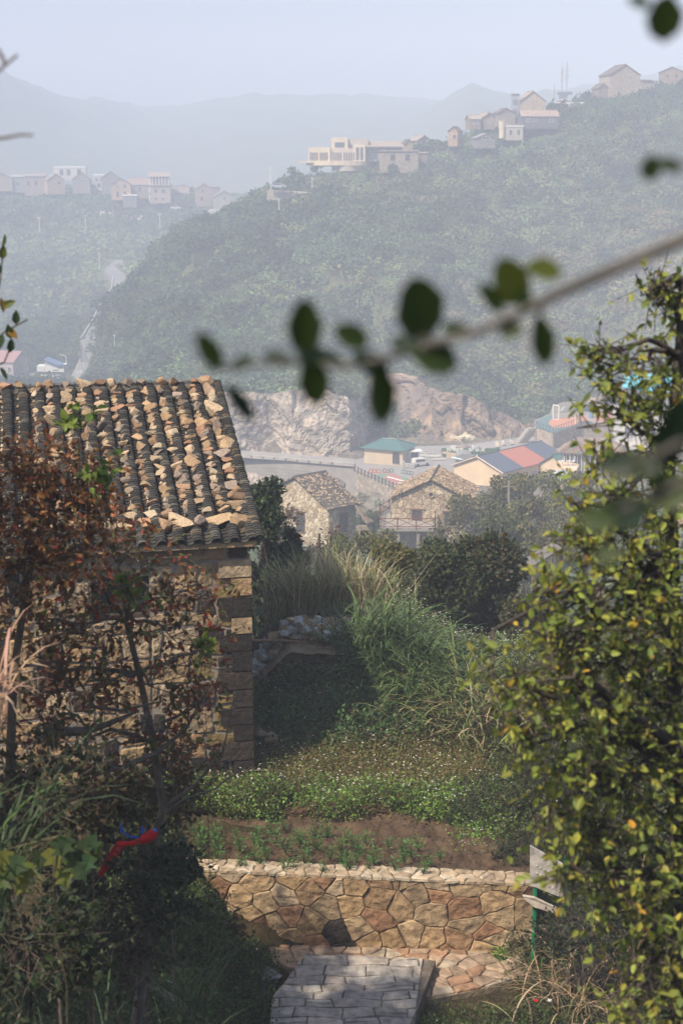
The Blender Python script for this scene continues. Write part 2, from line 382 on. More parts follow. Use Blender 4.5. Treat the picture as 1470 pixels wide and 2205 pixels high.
def stones(M, cells, to3, gap, relief, colfn, bev=0.012, rough=0.01):
    seen = {}
    for i, p in cells:
        p1 = inset(p, gap / 2)
        if len(p1) < 3 or area(p1) < 0.001: continue
        if i not in seen: seen[i] = (colfn(i), random.uniform(0.6, 1.3), random.uniform(-1, 1), random.uniform(-1, 1))
        c, hk, tx, ty = seen[i]
        q = []; big = area(p1) > 0.03 and bev < 0.028
        for a in range(len(p1)):
            A = p1[a]; B = p1[(a + 1) % len(p1)]; L = math.hypot(B[0] - A[0], B[1] - A[1]); k = max(1, min(5, int(L / 0.06))) if big else (2 if L > bev * 6 else 1)
            for s in range(k):
                j = 0 if s == 0 else random.uniform(-1, 1) * rough * 0.6
                nx, ny = (B[1] - A[1]) / (L + 1e-9), -(B[0] - A[0]) / (L + 1e-9)
                q.append((A[0] + (B[0] - A[0]) * s / k + nx * j, A[1] + (B[1] - A[1]) * s / k + ny * j))
        cx = sum(a for a, _ in q) / len(q); cy = sum(b for _, b in q) / len(q); n = len(q)
        sz = math.sqrt(area(p1))
        V = []
        def ring(f, h, jit):
            for a, b in q:
                x = cx + (a - cx) * f; y = cy + (b - cy) * f
                V.append((x, y, h + random.uniform(-1, 1) * jit + (tx * (x - cx) + ty * (y - cy)) / sz * rough))
        ring(1, -0.03 if relief < 0.03 else -relief, 0); ring(1, relief * 0.35 * hk, rough * 0.15); fr_ = [max(0.3, 1 - 2 * bev / sz)] + ([0.8, 0.6, 0.38, 0.17] if big else [0.5])
        for f_ in fr_:
            k0 = len(V); ring(f_, relief * hk, 0)
            A_ = np.array(V[k0:]); hn = (fbm(A_[:, 0] * 7 + i * 3.1, A_[:, 1] * 9 + i, 61, 3) - .45) * rough * 2.6
            V[k0:] = [(v[0], v[1], v[2] + float(q_)) for v, q_ in zip(V[k0:], hn)]
        R_ = len(fr_) + 2
        V.append((cx, cy, sum(v[2] for v in V[-n:]) / n))
        F = []
        for r_ in range(R_ - 1):
            for a in range(n): F.append((r_ * n + a, r_ * n + (a + 1) % n, (r_ + 1) * n + (a + 1) % n, (r_ + 1) * n + a))
        for a in range(n): F.append(((R_ - 1) * n + a, (R_ - 1) * n + (a + 1) % n, R_ * n))
        M.add([to3(*v) for v in V], F, c)
def pal(cols, jit=0.15):
    def f(i=None):
        c = random.choice(cols); k = random.uniform(1 - jit, 1 + jit)
        return tuple(min(0.95, x * k) for x in c)
    return f
OCHRE = [(0.27, 0.185, 0.10), (0.30, 0.21, 0.12), (0.25, 0.18, 0.10), (0.29, 0.215, 0.13), (0.24, 0.16, 0.09), (0.21, 0.155, 0.095), (0.31, 0.24, 0.16), (0.22, 0.14, 0.08)]
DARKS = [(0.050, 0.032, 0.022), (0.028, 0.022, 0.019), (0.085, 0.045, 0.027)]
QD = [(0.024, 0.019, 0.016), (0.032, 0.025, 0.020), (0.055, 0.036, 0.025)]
PALE = [(0.44, 0.36, 0.25), (0.48, 0.41, 0.30), (0.40, 0.31, 0.2), (0.36, 0.27, 0.17)]

_ICO = {}
def ico(sub):
    if sub not in _ICO:
        import bmesh
        bm = bmesh.new(); bmesh.ops.create_icosphere(bm, subdivisions=sub, radius=1.0)
        V = np.array([v.co[:] for v in bm.verts]); F = np.array([[v.index for v in f.verts] for f in bm.faces]); bm.free()
        _ICO[sub] = (V, F)
    return _ICO[sub]
def rock(M, c, size, col, sub=2, cuts=7, rz=None, amp=0.06):
    V, F = ico(sub); V = V.copy()
    for k in range(cuts):                 # chop planes make flat broken faces
        n = rng.normal(size=3); n /= np.linalg.norm(n); h = rng.uniform(0.3, 0.62)
        dd = V @ n; m_ = dd > h; V[m_] -= np.outer(dd[m_] - h, n)
    V += rng.normal(size=V.shape) * amp * 0.4
    V = V * np.array(size) * 0.85
    a = rz if rz is not None else rng.uniform(0, 6.28); ca, sa = math.cos(a), math.sin(a)
    V = V @ np.array([[ca, sa, 0], [-sa, ca, 0], [0, 0, 1]])
    M.add(V + np.array(tuple(c)), F, col)

# ================================================================== near stone house on the left
TH = R(11.5)
ex = Vector((-math.cos(TH), -math.sin(TH), 0))      # along the eave, to the left
ey = Vector((-math.sin(TH), math.cos(TH), 0))       # into the house
EAVE = P(533, 1156, 24.0); FLOOR = -9.85
B0 = Vector((EAVE.x, EAVE.y, FLOOR)); WH = EAVE.z - FLOOR - 0.10
LW, RUN = 7.6, 4.9; RISE = RUN * math.tan(R(18.8))
def hs(u, v, w): return B0 + ex * u + ey * v + Vector((0, 0, w))
house = thing('stone_house', 'ochre stone house at left with stone-weighted dark tile roof', 'house', hs(LW / 2, RUN, 0))
# openings in the front wall (u0,u1,w0,w1)
WIN = [(1.55, 2.45, 2.75, 3.45), (4.6, 5.5, 2.5, 3.4)]
def front_regions(W, Hh, wins):
    regs = []; cuts = sorted([0, W] + [a for q in wins for a in q[:2]])
    for a, b in zip(cuts[:-1], cuts[1:]):
        if b - a < 1e-4: continue
        ws = [q for q in wins if q[0] <= a + 1e-4 and q[1] >= b - 1e-4]
        if ws:
            regs.append([(a, 0), (b, 0), (b, ws[0][2]), (a, ws[0][2])]); regs.append([(a, ws[0][3]), (b, ws[0][3]), (b, Hh), (a, Hh)])
        else: regs.append([(a, 0), (b, 0), (b, Hh), (a, Hh)])
    return regs
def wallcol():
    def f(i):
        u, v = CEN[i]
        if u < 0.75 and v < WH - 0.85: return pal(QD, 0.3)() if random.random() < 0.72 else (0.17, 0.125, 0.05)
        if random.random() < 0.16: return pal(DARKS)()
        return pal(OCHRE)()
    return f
wm = MB(); mm = MB()
fr = front_regions(LW, WH, WIN)
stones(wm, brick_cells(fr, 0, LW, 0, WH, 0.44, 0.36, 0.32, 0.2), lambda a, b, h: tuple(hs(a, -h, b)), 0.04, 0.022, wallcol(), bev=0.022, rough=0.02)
for reg in fr:
    (a, c0), (b, _), (_, c1), _ = reg
    if c1 - c0 > 0.01:
        p = hs((a + b) / 2, 0.2, (c0 + c1) / 2); mm.box(p, (b - a, 0.4, c1 - c0), TH, (0.22, 0.195, 0.165))
# right gable wall, back and left walls
sd2 = brick_seeds(0, 2 * RUN, 0, WH + RISE, 0.42, 0.30, 0.12)
gab = [(0, 0), (2 * RUN, 0), (2 * RUN, WH), (RUN, WH + RISE), (0, WH)]
stones(wm, brick_cells([gab], 0, 2 * RUN, 0, WH + RISE, 0.40, 0.30, 0.28), lambda a, b, h: tuple(hs(-h, a, b)), 0.035, 0.03, pal(OCHRE + DARKS), bev=0.03, rough=0.02)
for u0 in (0.002, LW - 0.4):
    mm.prism([hs(u0, 0.402, -0.3), hs(u0, 2 * RUN - 0.402, -0.3), hs(u0, 2 * RUN - 0.402, WH), hs(u0, RUN, WH + RISE - 0.15), hs(u0, 0.402, WH)], 0.38, tuple(ex), (0.30, 0.27, 0.23))
mm.box(hs(LW / 2, 2 * RUN - 0.2, WH / 2), (LW - 0.01, 0.4, WH), TH, (0.22, 0.195, 0.165))
mm.box(hs(LW / 2, 0.2, -0.25), (LW - 0.02, 0.38, 0.5), TH, (0.25, 0.22, 0.19))
# quoins standing proud at the corner
z0 = 0.0; k = 0
while z0 < WH - 0.3:
    hh = random.uniform(0.26, 0.36); ln = 0.52 if k % 2 else 0.32
    top = z0 > WH - 0.9
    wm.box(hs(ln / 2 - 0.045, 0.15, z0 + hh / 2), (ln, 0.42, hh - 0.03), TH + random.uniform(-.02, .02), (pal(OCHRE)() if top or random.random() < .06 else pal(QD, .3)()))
    z0 += hh; k += 1
wall_o = mm.build('wall', MT['mortar'], house)
wm.build('stonework', MT['stone'], house)
lg = MB(); u = -0.12
while u < LW:
    l_ = random.uniform(0.7, 1.1); lg.box(hs(u + l_ / 2, -0.04, WH + 0.035), (l_ - 0.012, 0.34, 0.085), TH, pal(OCHRE)()); u += l_
lg.build('eave_ledge', MT['stone'], house)
for q in WIN:
    f = MB(); cx = (q[0] + q[1]) / 2; cz = (q[2] + q[3]) / 2; ww = q[1] - q[0]; wh = q[3] - q[2]
    for s in (-1, 1):
        f.box(hs(cx + s * (ww / 2 - 0.035), 0.14, cz), (0.07, 0.08, wh - 0.004), TH, (0.05, 0.04, 0.035)); f.box(hs(cx, 0.14, cz + s * (wh / 2 - 0.035)), (ww - 0.142, 0.08, 0.07), TH, (0.05, 0.04, 0.035))
    f.box(hs(cx, 0.14, cz), (0.05, 0.06, wh - 0.142), TH, (0.05, 0.04, 0.035))
    fo = f.build('window', MT['wood'], house)
    pn = MB().box(hs(cx, 0.175, cz), (ww - 0.1, 0.012, wh - 0.1), TH, (0.02, 0.022, 0.025)).build('pane', MT['glass'], fo)
# roof: deck + curved tiles
SA = math.atan2(RISE, RUN); ca, sa = math.cos(SA), math.sin(SA)
OV = 0.26
def rf(u, s, h, side=0):                # u along the eave, s up the slope from the wall line, h above the deck
    v = s * ca - h * sa; w = s * sa + h * ca
    if side: v = 2 * RUN - v
    return hs(u, v, WH + 0.13 + w)
SL = RUN / ca
dk = MB()
for side in (0, 1):
    pts = [rf(-0.16, -OV + 0.03, -0.04, side), rf(LW + 0.1, -OV + 0.03, -0.04, side), rf(LW + 0.1, SL, -0.04, side), rf(-0.16, SL, -0.04, side)]
    dk.prism(pts, 0.04, (0, 0, 1), (0.06, 0.055, 0.05))
dk.build('roof_deck', MT['wood'], house)
PITW = 0.284; NROW = int((LW + 0.2) / PITW); EXPO = 0.066
th = np.linspace(0, np.pi, 6)
def arc_tiles(M, u, side, conv, wid, s0, s1, expo, base):
    n = int((s1 - s0) / expo)
    for k in range(n):
        s = s0 + k * expo + random.uniform(-.006, .006); du = random.uniform(-.007, .007); tw = random.uniform(-0.01, 0.01)
        L = 0.15 if k < n - 2 else 0.07; r = wid / 2 * random.uniform(0.96, 1.04); g_ = random.uniform(0.7, 1.25)
        dd = random.random(); c = (0.040 * g_, 0.039 * g_, 0.037 * g_) if dd < .82 else ((0.095 * g_, 0.09 * g_, 0.075 * g_) if dd < .93 else (0.11 * g_, 0.085 * g_, 0.055 * g_))
        V = []
        for (ss, hh) in ((s, 0.028), (s + L, 0.0)):
            for dr in (0, -0.013):
                for t_ in th:
                    x = math.cos(t_) * (r + dr); y = math.sin(t_) * (r + dr) * 0.62
                    if not conv: y = -y + r * 0.45
                    if not conv: V.append(rf(u + du + x + tw * (ss - s) * 5, ss, base + hh + y, side))
                    else: V.append(rf(u + du + x + tw * (ss - s) * 5, ss, base + hh + y, side))
        F = []
        for a in range(5): F += [(a, a + 1, 12 + a + 1, 12 + a), (6 + a, 12 + 6 + a, 12 + 7 + a, 7 + a), (a, 6 + a, 7 + a, a + 1)]
        M.add(V, F, c)
for side, nm in ((0, 'roof_tiles'), (1, 'roof_tiles')):
    rt = MB(); step = 1 if side == 0 else 3
    for r_ in range(NROW):
        u = -0.13 + (r_ + 0.5) * PITW * 0.995
        arc_tiles(rt, u - 0.06, side, True, 0.165, -OV, SL - 0.02, EXPO if side == 0 else 0.2, 0.055)
        arc_tiles(rt, u + 0.085, side, False, 0.19, -OV + 0.02, SL - 0.02, EXPO * 1.4 if side == 0 else 0.3, 0.0)
    if side == 0:                       # verge row on the open gable
        arc_tiles(rt, -0.15, 0, True, 0.15, -OV, SL, EXPO, 0.09)
        arc_tiles(rt, LW + 0.06, 0, True, 0.15, -OV, SL, 0.2, 0.09)
    rt.build(nm, MT['tile'], house)
rd = MB(); u = -0.15
while u < LW + 0.1:                     # ridge of edge-laid tiles and mortar
    rd.box(hs(u, RUN, WH + RISE + 0.17 + random.uniform(-.012, .012)), (0.028, 0.22, 0.13), TH, tuple([random.uniform(0.07, 0.14)] * 3)); u += 0.033
rd.box(hs(LW / 2, RUN, WH + RISE + 0.12), (LW + 0.1, 0.26, 0.12), TH, (0.20, 0.18, 0.15))
rd.build('ridge_capping', MT['tile'], house)
pot = MB(); a = rf(2.02, 0.62, 0.07)
pot.tube([a, a + Vector((0, 0, 0.12)), a + Vector((0, 0, 0.17)), a + Vector((0, 0, 0.175)), a + Vector((0, 0, 0.08))], [0.062, 0.068, 0.072, 0.055, 0.05], 14, (0.36, 0.13, 0.06))
pot.build('clay_pot', MT['stone'], house)

# stones that weigh the tiles down: one thing each
ORDW = ['first', 'second', 'third', 'fourth', 'fifth', 'sixth', 'seventh', 'eighth', 'ninth', 'tenth', 'eleventh', 'twelfth', 'thirteenth', 'fourteenth', 'fifteenth', 'sixteenth', 'seventeenth', 'eighteenth', 'nineteenth', 'twentieth', 'twenty-first', 'twenty-second', 'twenty-third', 'twenty-fourth', 'twenty-fifth', 'twenty-sixth', 'twenty-seventh', 'twenty-eighth', 'twenty-ninth', 'thirtieth'] + ['%d%s' % (k, {1: 'st', 2: 'nd', 3: 'rd'}.get(k % 10, 'th')) for k in range(31, 60)]
stone_cols = [(0.34, 0.235, 0.14), (0.37, 0.27, 0.17), (0.40, 0.31, 0.21), (0.29, 0.19, 0.12), (0.34, 0.255, 0.185), (0.27, 0.195, 0.14), (0.41, 0.34, 0.25), (0.30, 0.175, 0.11), (0.25, 0.20, 0.165)]
protos = []
def roof_stone(u, s, size, label, h=0.10):
    k = len(protos)
    if k < 40:
        M_ = MB(); rock(M_, (0, 0, 0), (random.uniform(.8, 1.35), random.uniform(.8, 1.3), random.uniform(.6, 1.0)), random.choice(stone_cols), sub=3, cuts=12, amp=0.02)
        o = M_.build('roof_stone', MT['rock']); protos.append(o)
    else:
        o = random.choice(protos).copy(); C.objects.link(o)
    o.location = rf(u, s, h); o.scale = (size,) * 3
    o.rotation_euler = (SA + random.uniform(-.3, .3), random.uniform(-.3, .3), TH + random.choice((0, math.pi)) + random.uniform(-.6, .6))
    return tag(o, label, 'stone', 'stones weighing down the roof tiles')
cnt = 0
for r_ in range(14):
    u = 0.03 + r_ * PITW * 0.995; s = 0.62 if r_ < 9 else 0.62; q = 0
    while s < SL - 0.12:
        sz = random.uniform(0.115, 0.185) if r_ > 0 else random.uniform(0.13, 0.26)
        if cnt < 272 and not (r_ > 1 and random.random() < 0.16):
            where = 'rightmost stone row of the tiled roof' if r_ == 0 else ORDW[r_] + ' roof stone row from the right'
            roof_stone(u + random.uniform(-.018, .018), s, sz, 'stone %s up the %s' % (ORDW[q], where), 0.03 + sz * 0.36)
            q += 1; cnt += 1
        s += sz * random.uniform(0.95, 1.2) if r_ < 2 else sz * random.uniform(0.95, 1.25)
M_ = MB()                               # chips wedged between them
for r_ in range(16):
    u = 0.03 + r_ * PITW * 0.995; s = 0.5
    while s < SL - 0.1:
        z_ = random.uniform(.07, .12) * (1 if r_ < 14 else 1.5); rock(M_, rf(u + random.uniform(-.035, .035), s, .05), (z_ * .75, z_ * .6, z_ * .55), random.choice(stone_cols), sub=1, cuts=6, amp=.05); s += random.uniform(.1, .24) if r_ < 14 else random.uniform(.12, .18)
tag(M_.build('stone_chips', MT['rock'], loc=rf(1, 2, 0)), 'small stone chips wedged between the larger roof stones', kind='stuff')
for q in range(12):
    roof_stone(0.12 + q * 0.29 + random.uniform(-.05, .05), 0.26 + random.uniform(-.04, .1), random.uniform(0.17, 0.30), 'large rough stone along the eave, %s from the right end' % ORDW[q], 0.12)
for q in range(15):
    roof_stone(0.05 + q * 0.28 + random.uniform(-.06, .06), SL - 0.06, random.uniform(0.15, 0.25), 'stone resting against the roof ridge, %s from the right end' % ORDW[q], 0.14)

# ================================================================== retaining wall and paving
ZP = -11.1
wa = P(1150, 1903, 20.5); wb = P(352, 1866, 20.85)          # front top edge of the wall
wa = Vector((wa.x, wa.y, -10.02)); wb = Vector((wb.x, wb.y, -9.95))
wd = (wb - wa); WL = wd.length; wd = wd.normalized(); wn = Vector((wd.y, -wd.x, 0)); wn = wn if wn.y < 0 else -wn; wn.z = 0; wn.normalize()
rw = thing('retaining_wall', 'low wall of big irregular ochre stones below the vegetable bed', 'wall', (wa + wb) / 2 + Vector((0, 0, -1.1)))
sd = brick_seeds(0, WL, -1.25, 0, 0.35, 0.25, 0.85, random.Random(8))
sdj = [(a + random.uniform(-.12, .12), b) for a, b in sd]
def rcol(i):
    x = random.random()
    return pal(DARKS)() if x < 0.08 else (pal([(0.20, 0.115, 0.065), (0.24, 0.14, 0.08)])() if x < 0.20 else pal(OCHRE)())
M_ = MB()
stones(M_, stone_cells([[(0, -1.25), (WL, -1.25), (WL, -0.04), (0, -0.04)]], sdj, 1.15), lambda a, b, h: tuple(wa + wd * a + wn * (h) + Vector((0, 0, b))), 0.013, 0.018, rcol, bev=0.012, rough=0.020)
# right end face
ev = -wn
sde = brick_seeds(0, 0.4, -1.25, 0, 0.3, 0.3, 0.3)
stones(M_, stone_cells([[(0, -1.25), (0.38, -1.25), (0.38, -0.04), (0, -0.04)]], sde), lambda a, b, h: tuple(wa - wd * h + ev * a + Vector((0, 0, b))), 0.018, 0.015, rcol)
M_.build('stonework', MT['stone'], rw)
M_ = MB(); c = (wa + wb) / 2
ang = math.atan2(wd.y, wd.x)
M_.prism([wa + wn * -0.01 + Vector((0, 0, -1.35)), wb + wn * -0.01 + Vector((0, 0, -1.35)), wb + wn * -0.40 + Vector((0, 0, -1.35)), wa + wn * -0.40 + Vector((0, 0, -1.35))], 1.30, (0, 0, 1), (0.09, 0.065, 0.045))
M_.build('core', MT['mortar'], rw)
M_ = MB(); sd = brick_seeds(0, WL, 0, 0.42, 0.22, 0.12, 0.8)
stones(M_, stone_cells([[(-0.03, -0.03), (WL + 0.02, -0.03), (WL + 0.02, 0.34), (-0.03, 0.34)]], sd), lambda a, b, h: tuple(wa + wd * a - wn * b + Vector((0, 0, h - 0.012))), 0.012, 0.022, pal([(0.36, 0.30, 0.22), (0.40, 0.34, 0.26), (0.32, 0.25, 0.17), (0.30, 0.23, 0.16)]), bev=0.015, rough=0.012)
M_.build('capping', MT['stone'], rw)

# lower ledge of tan stones
led = [PZ(x, y, ZP) for x, y in [(430, 1990), (1160, 2040), (1142, 2098), (1060, 2122), (925, 2150), (640, 2090), (545, 2062)]]
M_ = MB(); poly = [(p.x, p.y) for p in led]
if area(poly) < 0: poly = poly[::-1]
xs = [p[0] for p in poly]; ys = [p[1] for p in poly]
sd = brick_seeds(min(xs), max(xs), min(ys), max(ys), 0.30, 0.2, 0.7)
stones(M_, stone_cells([poly], sd), lambda a, b, h: (a, b, ZP + h), 0.02, 0.02, pal([(0.27, 0.205, 0.15), (0.30, 0.22, 0.155), (0.24, 0.175, 0.125), (0.26, 0.16, 0.10), (0.30, 0.25, 0.19)]), bev=0.02, rough=0.012)
M_.prism([(a, b, ZP - 0.30) for a, b in poly], 0.28, (0, 0, 1), (0.2, 0.16, 0.11))
tag(M_.build('pavement', MT['stone']), kind='structure')

# grey slab landing in the foreground
ZS = -10.92
sl_ = [PZ(x, y, ZS) for x, y in [(938, 2066), (925, 2100), (895, 2180), (860, 2420), (590, 2420), (580, 2195), (585, 2150), (640, 2075), (660, 2052)]]
poly = [(p.x, p.y) for p in sl_]
if area(poly) < 0: poly = poly[::-1]
xs = [p[0] for p in poly]; ys = [p[1] for p in poly]
M_ = MB(); rs = random.Random(4)
stones(M_, brick_cells([poly], min(xs), max(xs), min(ys), max(ys), 0.46, 0.24, 0.18, 0.3, rs), lambda a, b, h: (a, b, ZS + h + 0.012 * math.sin(a * 7 + b * 5)), 0.022, 0.012, pal([(0.26, 0.245, 0.225), (0.30, 0.28, 0.25), (0.235, 0.22, 0.20), (0.28, 0.25, 0.22), (0.215, 0.205, 0.19)], 0.2), bev=0.016, rough=0.010)
M_.prism([(a, b, ZS - 0.35) for a, b in poly], 0.332, (0, 0, 1), (0.12, 0.10, 0.08))
tag(M_.build('path', MT['stone']), kind='structure')

# boulders left of the landing
blab = ['flat tan boulder at the lower left of the landing', 'blue-grey boulder against the left edge of the slab landing', 'low grey boulder lying in the grass left of the landing', 'rounded tan boulder at the bottom edge left of the landing', 'grey boulder beside the bottom left corner of the landing', 'brown boulder in the grass above the flat tan one']
for (x, y, s, c), lb in zip([(505, 2055, (0.42, 0.2, 0.18), (0.30, 0.22, 0.15)), (585, 2105, (0.34, 0.3, 0.24), (0.13, 0.14, 0.16)), (545, 2140, (0.32, 0.25, 0.16), (0.14, 0.15, 0.16)), (500, 2180, (0.4, 0.25, 0.25), (0.27, 0.19, 0.12)), (555, 2200, (0.3, 0.25, 0.2), (0.13, 0.14, 0.15)), (455, 2095, (0.4, 0.3, 0.2), (0.14, 0.09, 0.05))], blab):
    p = PZ(x, y, ZP + 0.05); M_ = MB(); rock(M_, p, s, c, sub=3, cuts=8, amp=0.03)
    tag(M_.build('boulder', MT['stone'], loc=p), lb, 'boulder', 'boulders beside the landing')

# ================================================================== vegetable bed
a0 = wa - wn * 0.36; b0 = wb - wn * 0.36
bed = [PZ(x, y, -10.06) for x, y in [(1010, 1882), (1000, 1845), (900, 1800), (780, 1775), (600, 1768), (430, 1765), (380, 1790)]]
poly = [(b0.x, b0.y), (a0.x, a0.y)] + [(p.x, p.y) for p in bed]
gx, gy = np.meshgrid(np.linspace(-3.6, 2.9, 130), np.linspace(20.6, 23.6, 75)); gx = gx.ravel(); gy = gy.ravel()
def inpoly(px, py, pg):
    r_ = np.zeros(len(px), bool); j = len(pg) - 1
    for i in range(len(pg)):
        xi, yi = pg[i]; xj, yj = pg[j]
        r_ ^= ((yi > py) != (yj > py)) & (px < (xj - xi) * (py - yi) / (yj - yi + 1e-12) + xi); j = i
    return r_
ymin = a0.y + (gx - a0.x) * (b0.y - a0.y) / (b0.x - a0.x)
gz = -10.06 + (gy - ymin) * 0.03 + 0.09 * (fbm(gx * 3, gy * 3, 4) - 0.4) + 0.035 * np.sin((gy - ymin) * 2 * math.pi / 0.42) + 0.05 * (vnoise(gx * 14, gy * 14, 5) - 0.5)
keep = gy > ymin - 0.03
gz = np.where(gy > 22.9, gz - (gy - 22.9) * 0.5, gz)
M_ = MB(); ii = np.arange(74)[:, None] * 130 + np.arange(129)[None, :]; F = np.stack([ii, ii + 1, ii + 131, ii + 130], -1).reshape(-1, 4)
F = F[keep[F].all(1)]
sc_ = (0.7 + 0.6 * fbm(gx * 5, gy * 5, 8))[:, None]
M_.add(np.stack([gx, gy, gz], 1), F, np.array((0.080, 0.054, 0.035)) * sc_)
tag(M_.build('soil_bed', MT['soil']), kind='structure')

# ================================================================== sign board on green posts, right of the wall
sb = P(1146, 2085, 20.2); sz_ = sb.z
sg = thing('sign_board', 'weathered pale wooden board on two green metal posts beside the wall', 'sign', Vector((sb.x + 0.2, sb.y, sz_)))
pa = P(1146, 2085, 20.2); pb = P(1210, 2088, 20.3)
for pp, top in ((pa, 1900), (pb, 1850)):
    zt = P(1146, top, 20.25).z
    M_ = MB(); M_.box((pp.x, pp.y, (pp.z - 0.3 + zt) / 2), (0.042, 0.042, zt - pp.z + 0.3), 0.25, (0.0, 0.20, 0.085)); M_.build('post', MT['metal'], sg)
M_ = MB(); q = [P(1140, 1822, 20.15), P(1211, 1862, 20.2), P(1211, 1934, 20.2), P(1140, 1906, 20.15)]
M_.prism(q, 0.05, (0.15, 0.98, 0), (0.43, 0.40, 0.37)); bo = M_.build('board', MT['wood'], sg)
M_ = MB()                               # faded lettering strokes that survive on the board
for i in range(4):
    for j in range(6):
        t1 = 0.2 + j * 0.12; t2 = 0.2 + i * 0.2
        A = q[0].lerp(q[1], t1); Bq = q[3].lerp(q[2], t1); c_ = A.lerp(Bq, t2)
        if random.random() < 0.8: M_.box(c_ - Vector((0, 0.012, 0)), (random.uniform(.008, .022), 0.006, random.uniform(0.008, 0.03)), 0.2, (0.72, 0.71, 0.68))
M_.build('faded_lettering', MT['paint'], bo)
M_ = MB(); q = [P(1124, 1930, 20.1), P(1150, 1934, 20.1), P(1216, 1966, 20.15), P(1207, 1972, 20.15), P(1150, 1954, 20.1), P(1132, 1940, 20.1)]
M_.prism(q, 0.06, (0.1, 0.99, 0), (0.42, 0.37, 0.31)); M_.build('lower_board', MT['wood'], sg)
# ================================================================== plants: generators
LEAF6 = (np.array([(0, 0, 0), (.33, .26, .05), (.33, 0, -.02), (.33, -.26, .05), (.72, .2, .02), (.72, 0, -.05), (.72, -.2, .02), (1, 0, -.08)]),
         [(0, 2, 1), (0, 3, 2), (1, 2, 5, 4), (2, 3, 6, 5), (4, 5, 7), (5, 6, 7)])
OVAL = (np.array([(0, 0, 0), (.12, .2, .02), (.45, .36, .04), (.8, .27, 0), (1, 0, -.05), (.8, -.27, 0), (.45, -.36, .04), (.12, -.2, .02), (.5, 0, -.03)]),
        [(0, 8, 1), (1, 8, 2), (2, 8, 3), (3, 8, 4), (4, 8, 5), (5, 8, 6), (6, 8, 7), (7, 8, 0)])
DIAM = (np.array([(0, 0, 0), (.5, .3, .06), (1, 0, 0), (.5, -.3, .06)]), [(0, 3, 2, 1)])
SLIM = (np.array([(0, 0, 0), (.45, .12, .04), (1, 0, -.05), (.45, -.12, .04)]), [(0, 3, 2, 1)])
MAPLE = (np.array([(0, 0, 0), (.1, .42, .04), (.42, .26, .0), (.55, .55, .05), (.66, .2, 0), (1, 0, -.1), (.66, -.2, 0), (.55, -.55, .05), (.42, -.26, 0), (.1, -.42, .04), (.42, 0, -.04)]),
         [(0, 10, 1), (1, 10, 2), (2, 10, 3), (3, 10, 4), (4, 10, 5), (5, 10, 6), (6, 10, 7), (7, 10, 8), (8, 10, 9), (9, 10, 0)])
def unit(v): return v / (np.linalg.norm(v, axis=-1, keepdims=True) + 1e-9)
def leaves(M, pos, dirs, size, cols, tpl=LEAF6, roll=0.9, up=None):
    pos = np.asarray(pos, float); n = len(pos)
    if n == 0: return
    a = unit(np.asarray(dirs, float))
    upv = np.tile([0, 0, 1.0], (n, 1)) if up is None else up
    upv = unit(upv + rng.normal(size=(n, 3)) * roll)
    s = unit(np.cross(upv, a)); nn = np.cross(a, s)
    T, F = tpl; size = np.broadcast_to(np.asarray(size, float), (n,))[:, None, None]
    V = pos[:, None, :] + size * (T[None, :, 0:1] * a[:, None, :] + T[None, :, 1:2] * s[:, None, :] + T[None, :, 2:3] * nn[:, None, :])
    k = len(T); base = (np.arange(n) * k)
    c = np.repeat(np.asarray(cols, float), k, 0)
    by = {}
    for f in F: by.setdefault(len(f), []).append(f)
    V = V.reshape(-1, 3); first = True; off = M.n
    M.V.append(V.astype(np.float32)); M.C.append(c.astype(np.float32)); M.n += len(V)
    for kk, fs in by.items():
        fa = np.array(fs); M.F.append((base[:, None, None] + fa[None]).reshape(-1, kk) + off)
def pick(cols, n, jit=0.25, w=None):
    cols = np.array(cols, float); i = rng.choice(len(cols), n, p=w)
    return np.clip(cols[i] * rng.uniform(1 - jit, 1 + jit, (n, 1)) * rng.uniform(0.92, 1.08, (n, 3)), 0, 0.9)
def blades(M, pos, az, L, wid, lean, droop, cols, seg=5):
    """arching grass blades; lean = start slope outwards, droop = how far the tip falls"""
    n = len(pos); t = np.linspace(0, 1, seg + 1)[None, :]
    L = np.broadcast_to(L, (n,))[:, None]; lean = np.broadcast_to(lean, (n,))[:, None]; droop = np.broadcast_to(droop, (n,))[:, None]
    az = np.asarray(az)
    th = lean + (droop - lean) * t ** 1.4               # angle from the vertical along the blade
    th = np.broadcast_to(th, (n, seg + 1))
    st = L / seg
    h = np.concatenate([np.zeros((n, 1)), np.cumsum(np.sin(th[:, :-1]) * st, 1)], 1); v = np.concatenate([np.zeros((n, 1)), np.cumsum(np.cos(th[:, :-1]) * st, 1)], 1)
    dx = np.cos(az)[:, None]; dy = np.sin(az)[:, None]
    X = np.stack([pos[:, 0:1] + dx * h, pos[:, 1:2] + dy * h, pos[:, 2:3] + v], -1)
    tw = rng.uniform(-0.6, 0.6, (n, 1)); sx = np.cos(az[:, None] + np.pi / 2 + tw); sy = np.sin(az[:, None] + np.pi / 2 + tw)
    side = np.stack([sx, sy, np.zeros_like(sx)], -1)
    wv = (np.broadcast_to(wid, (n,))[:, None] * (np.sin(np.pi * (t * 0.9 + 0.08)) ** 0.6))[:, :, None] / 2
    wv[:, -1] *= 0.1
    V = np.stack([X - side * wv, X + side * wv], 2).reshape(n, -1, 3)
    k = 2 * (seg + 1); f = np.array([(2 * i, 2 * i + 1, 2 * i + 3, 2 * i + 2) for i in range(seg)])
    F = (np.arange(n)[:, None, None] * k + f[None]).reshape(-1, 4) + M.n
    M.V.append(V.reshape(-1, 3).astype(np.float32)); M.C.append(np.repeat(cols, k, 0).astype(np.float32)); M.F.append(F); M.n += n * k
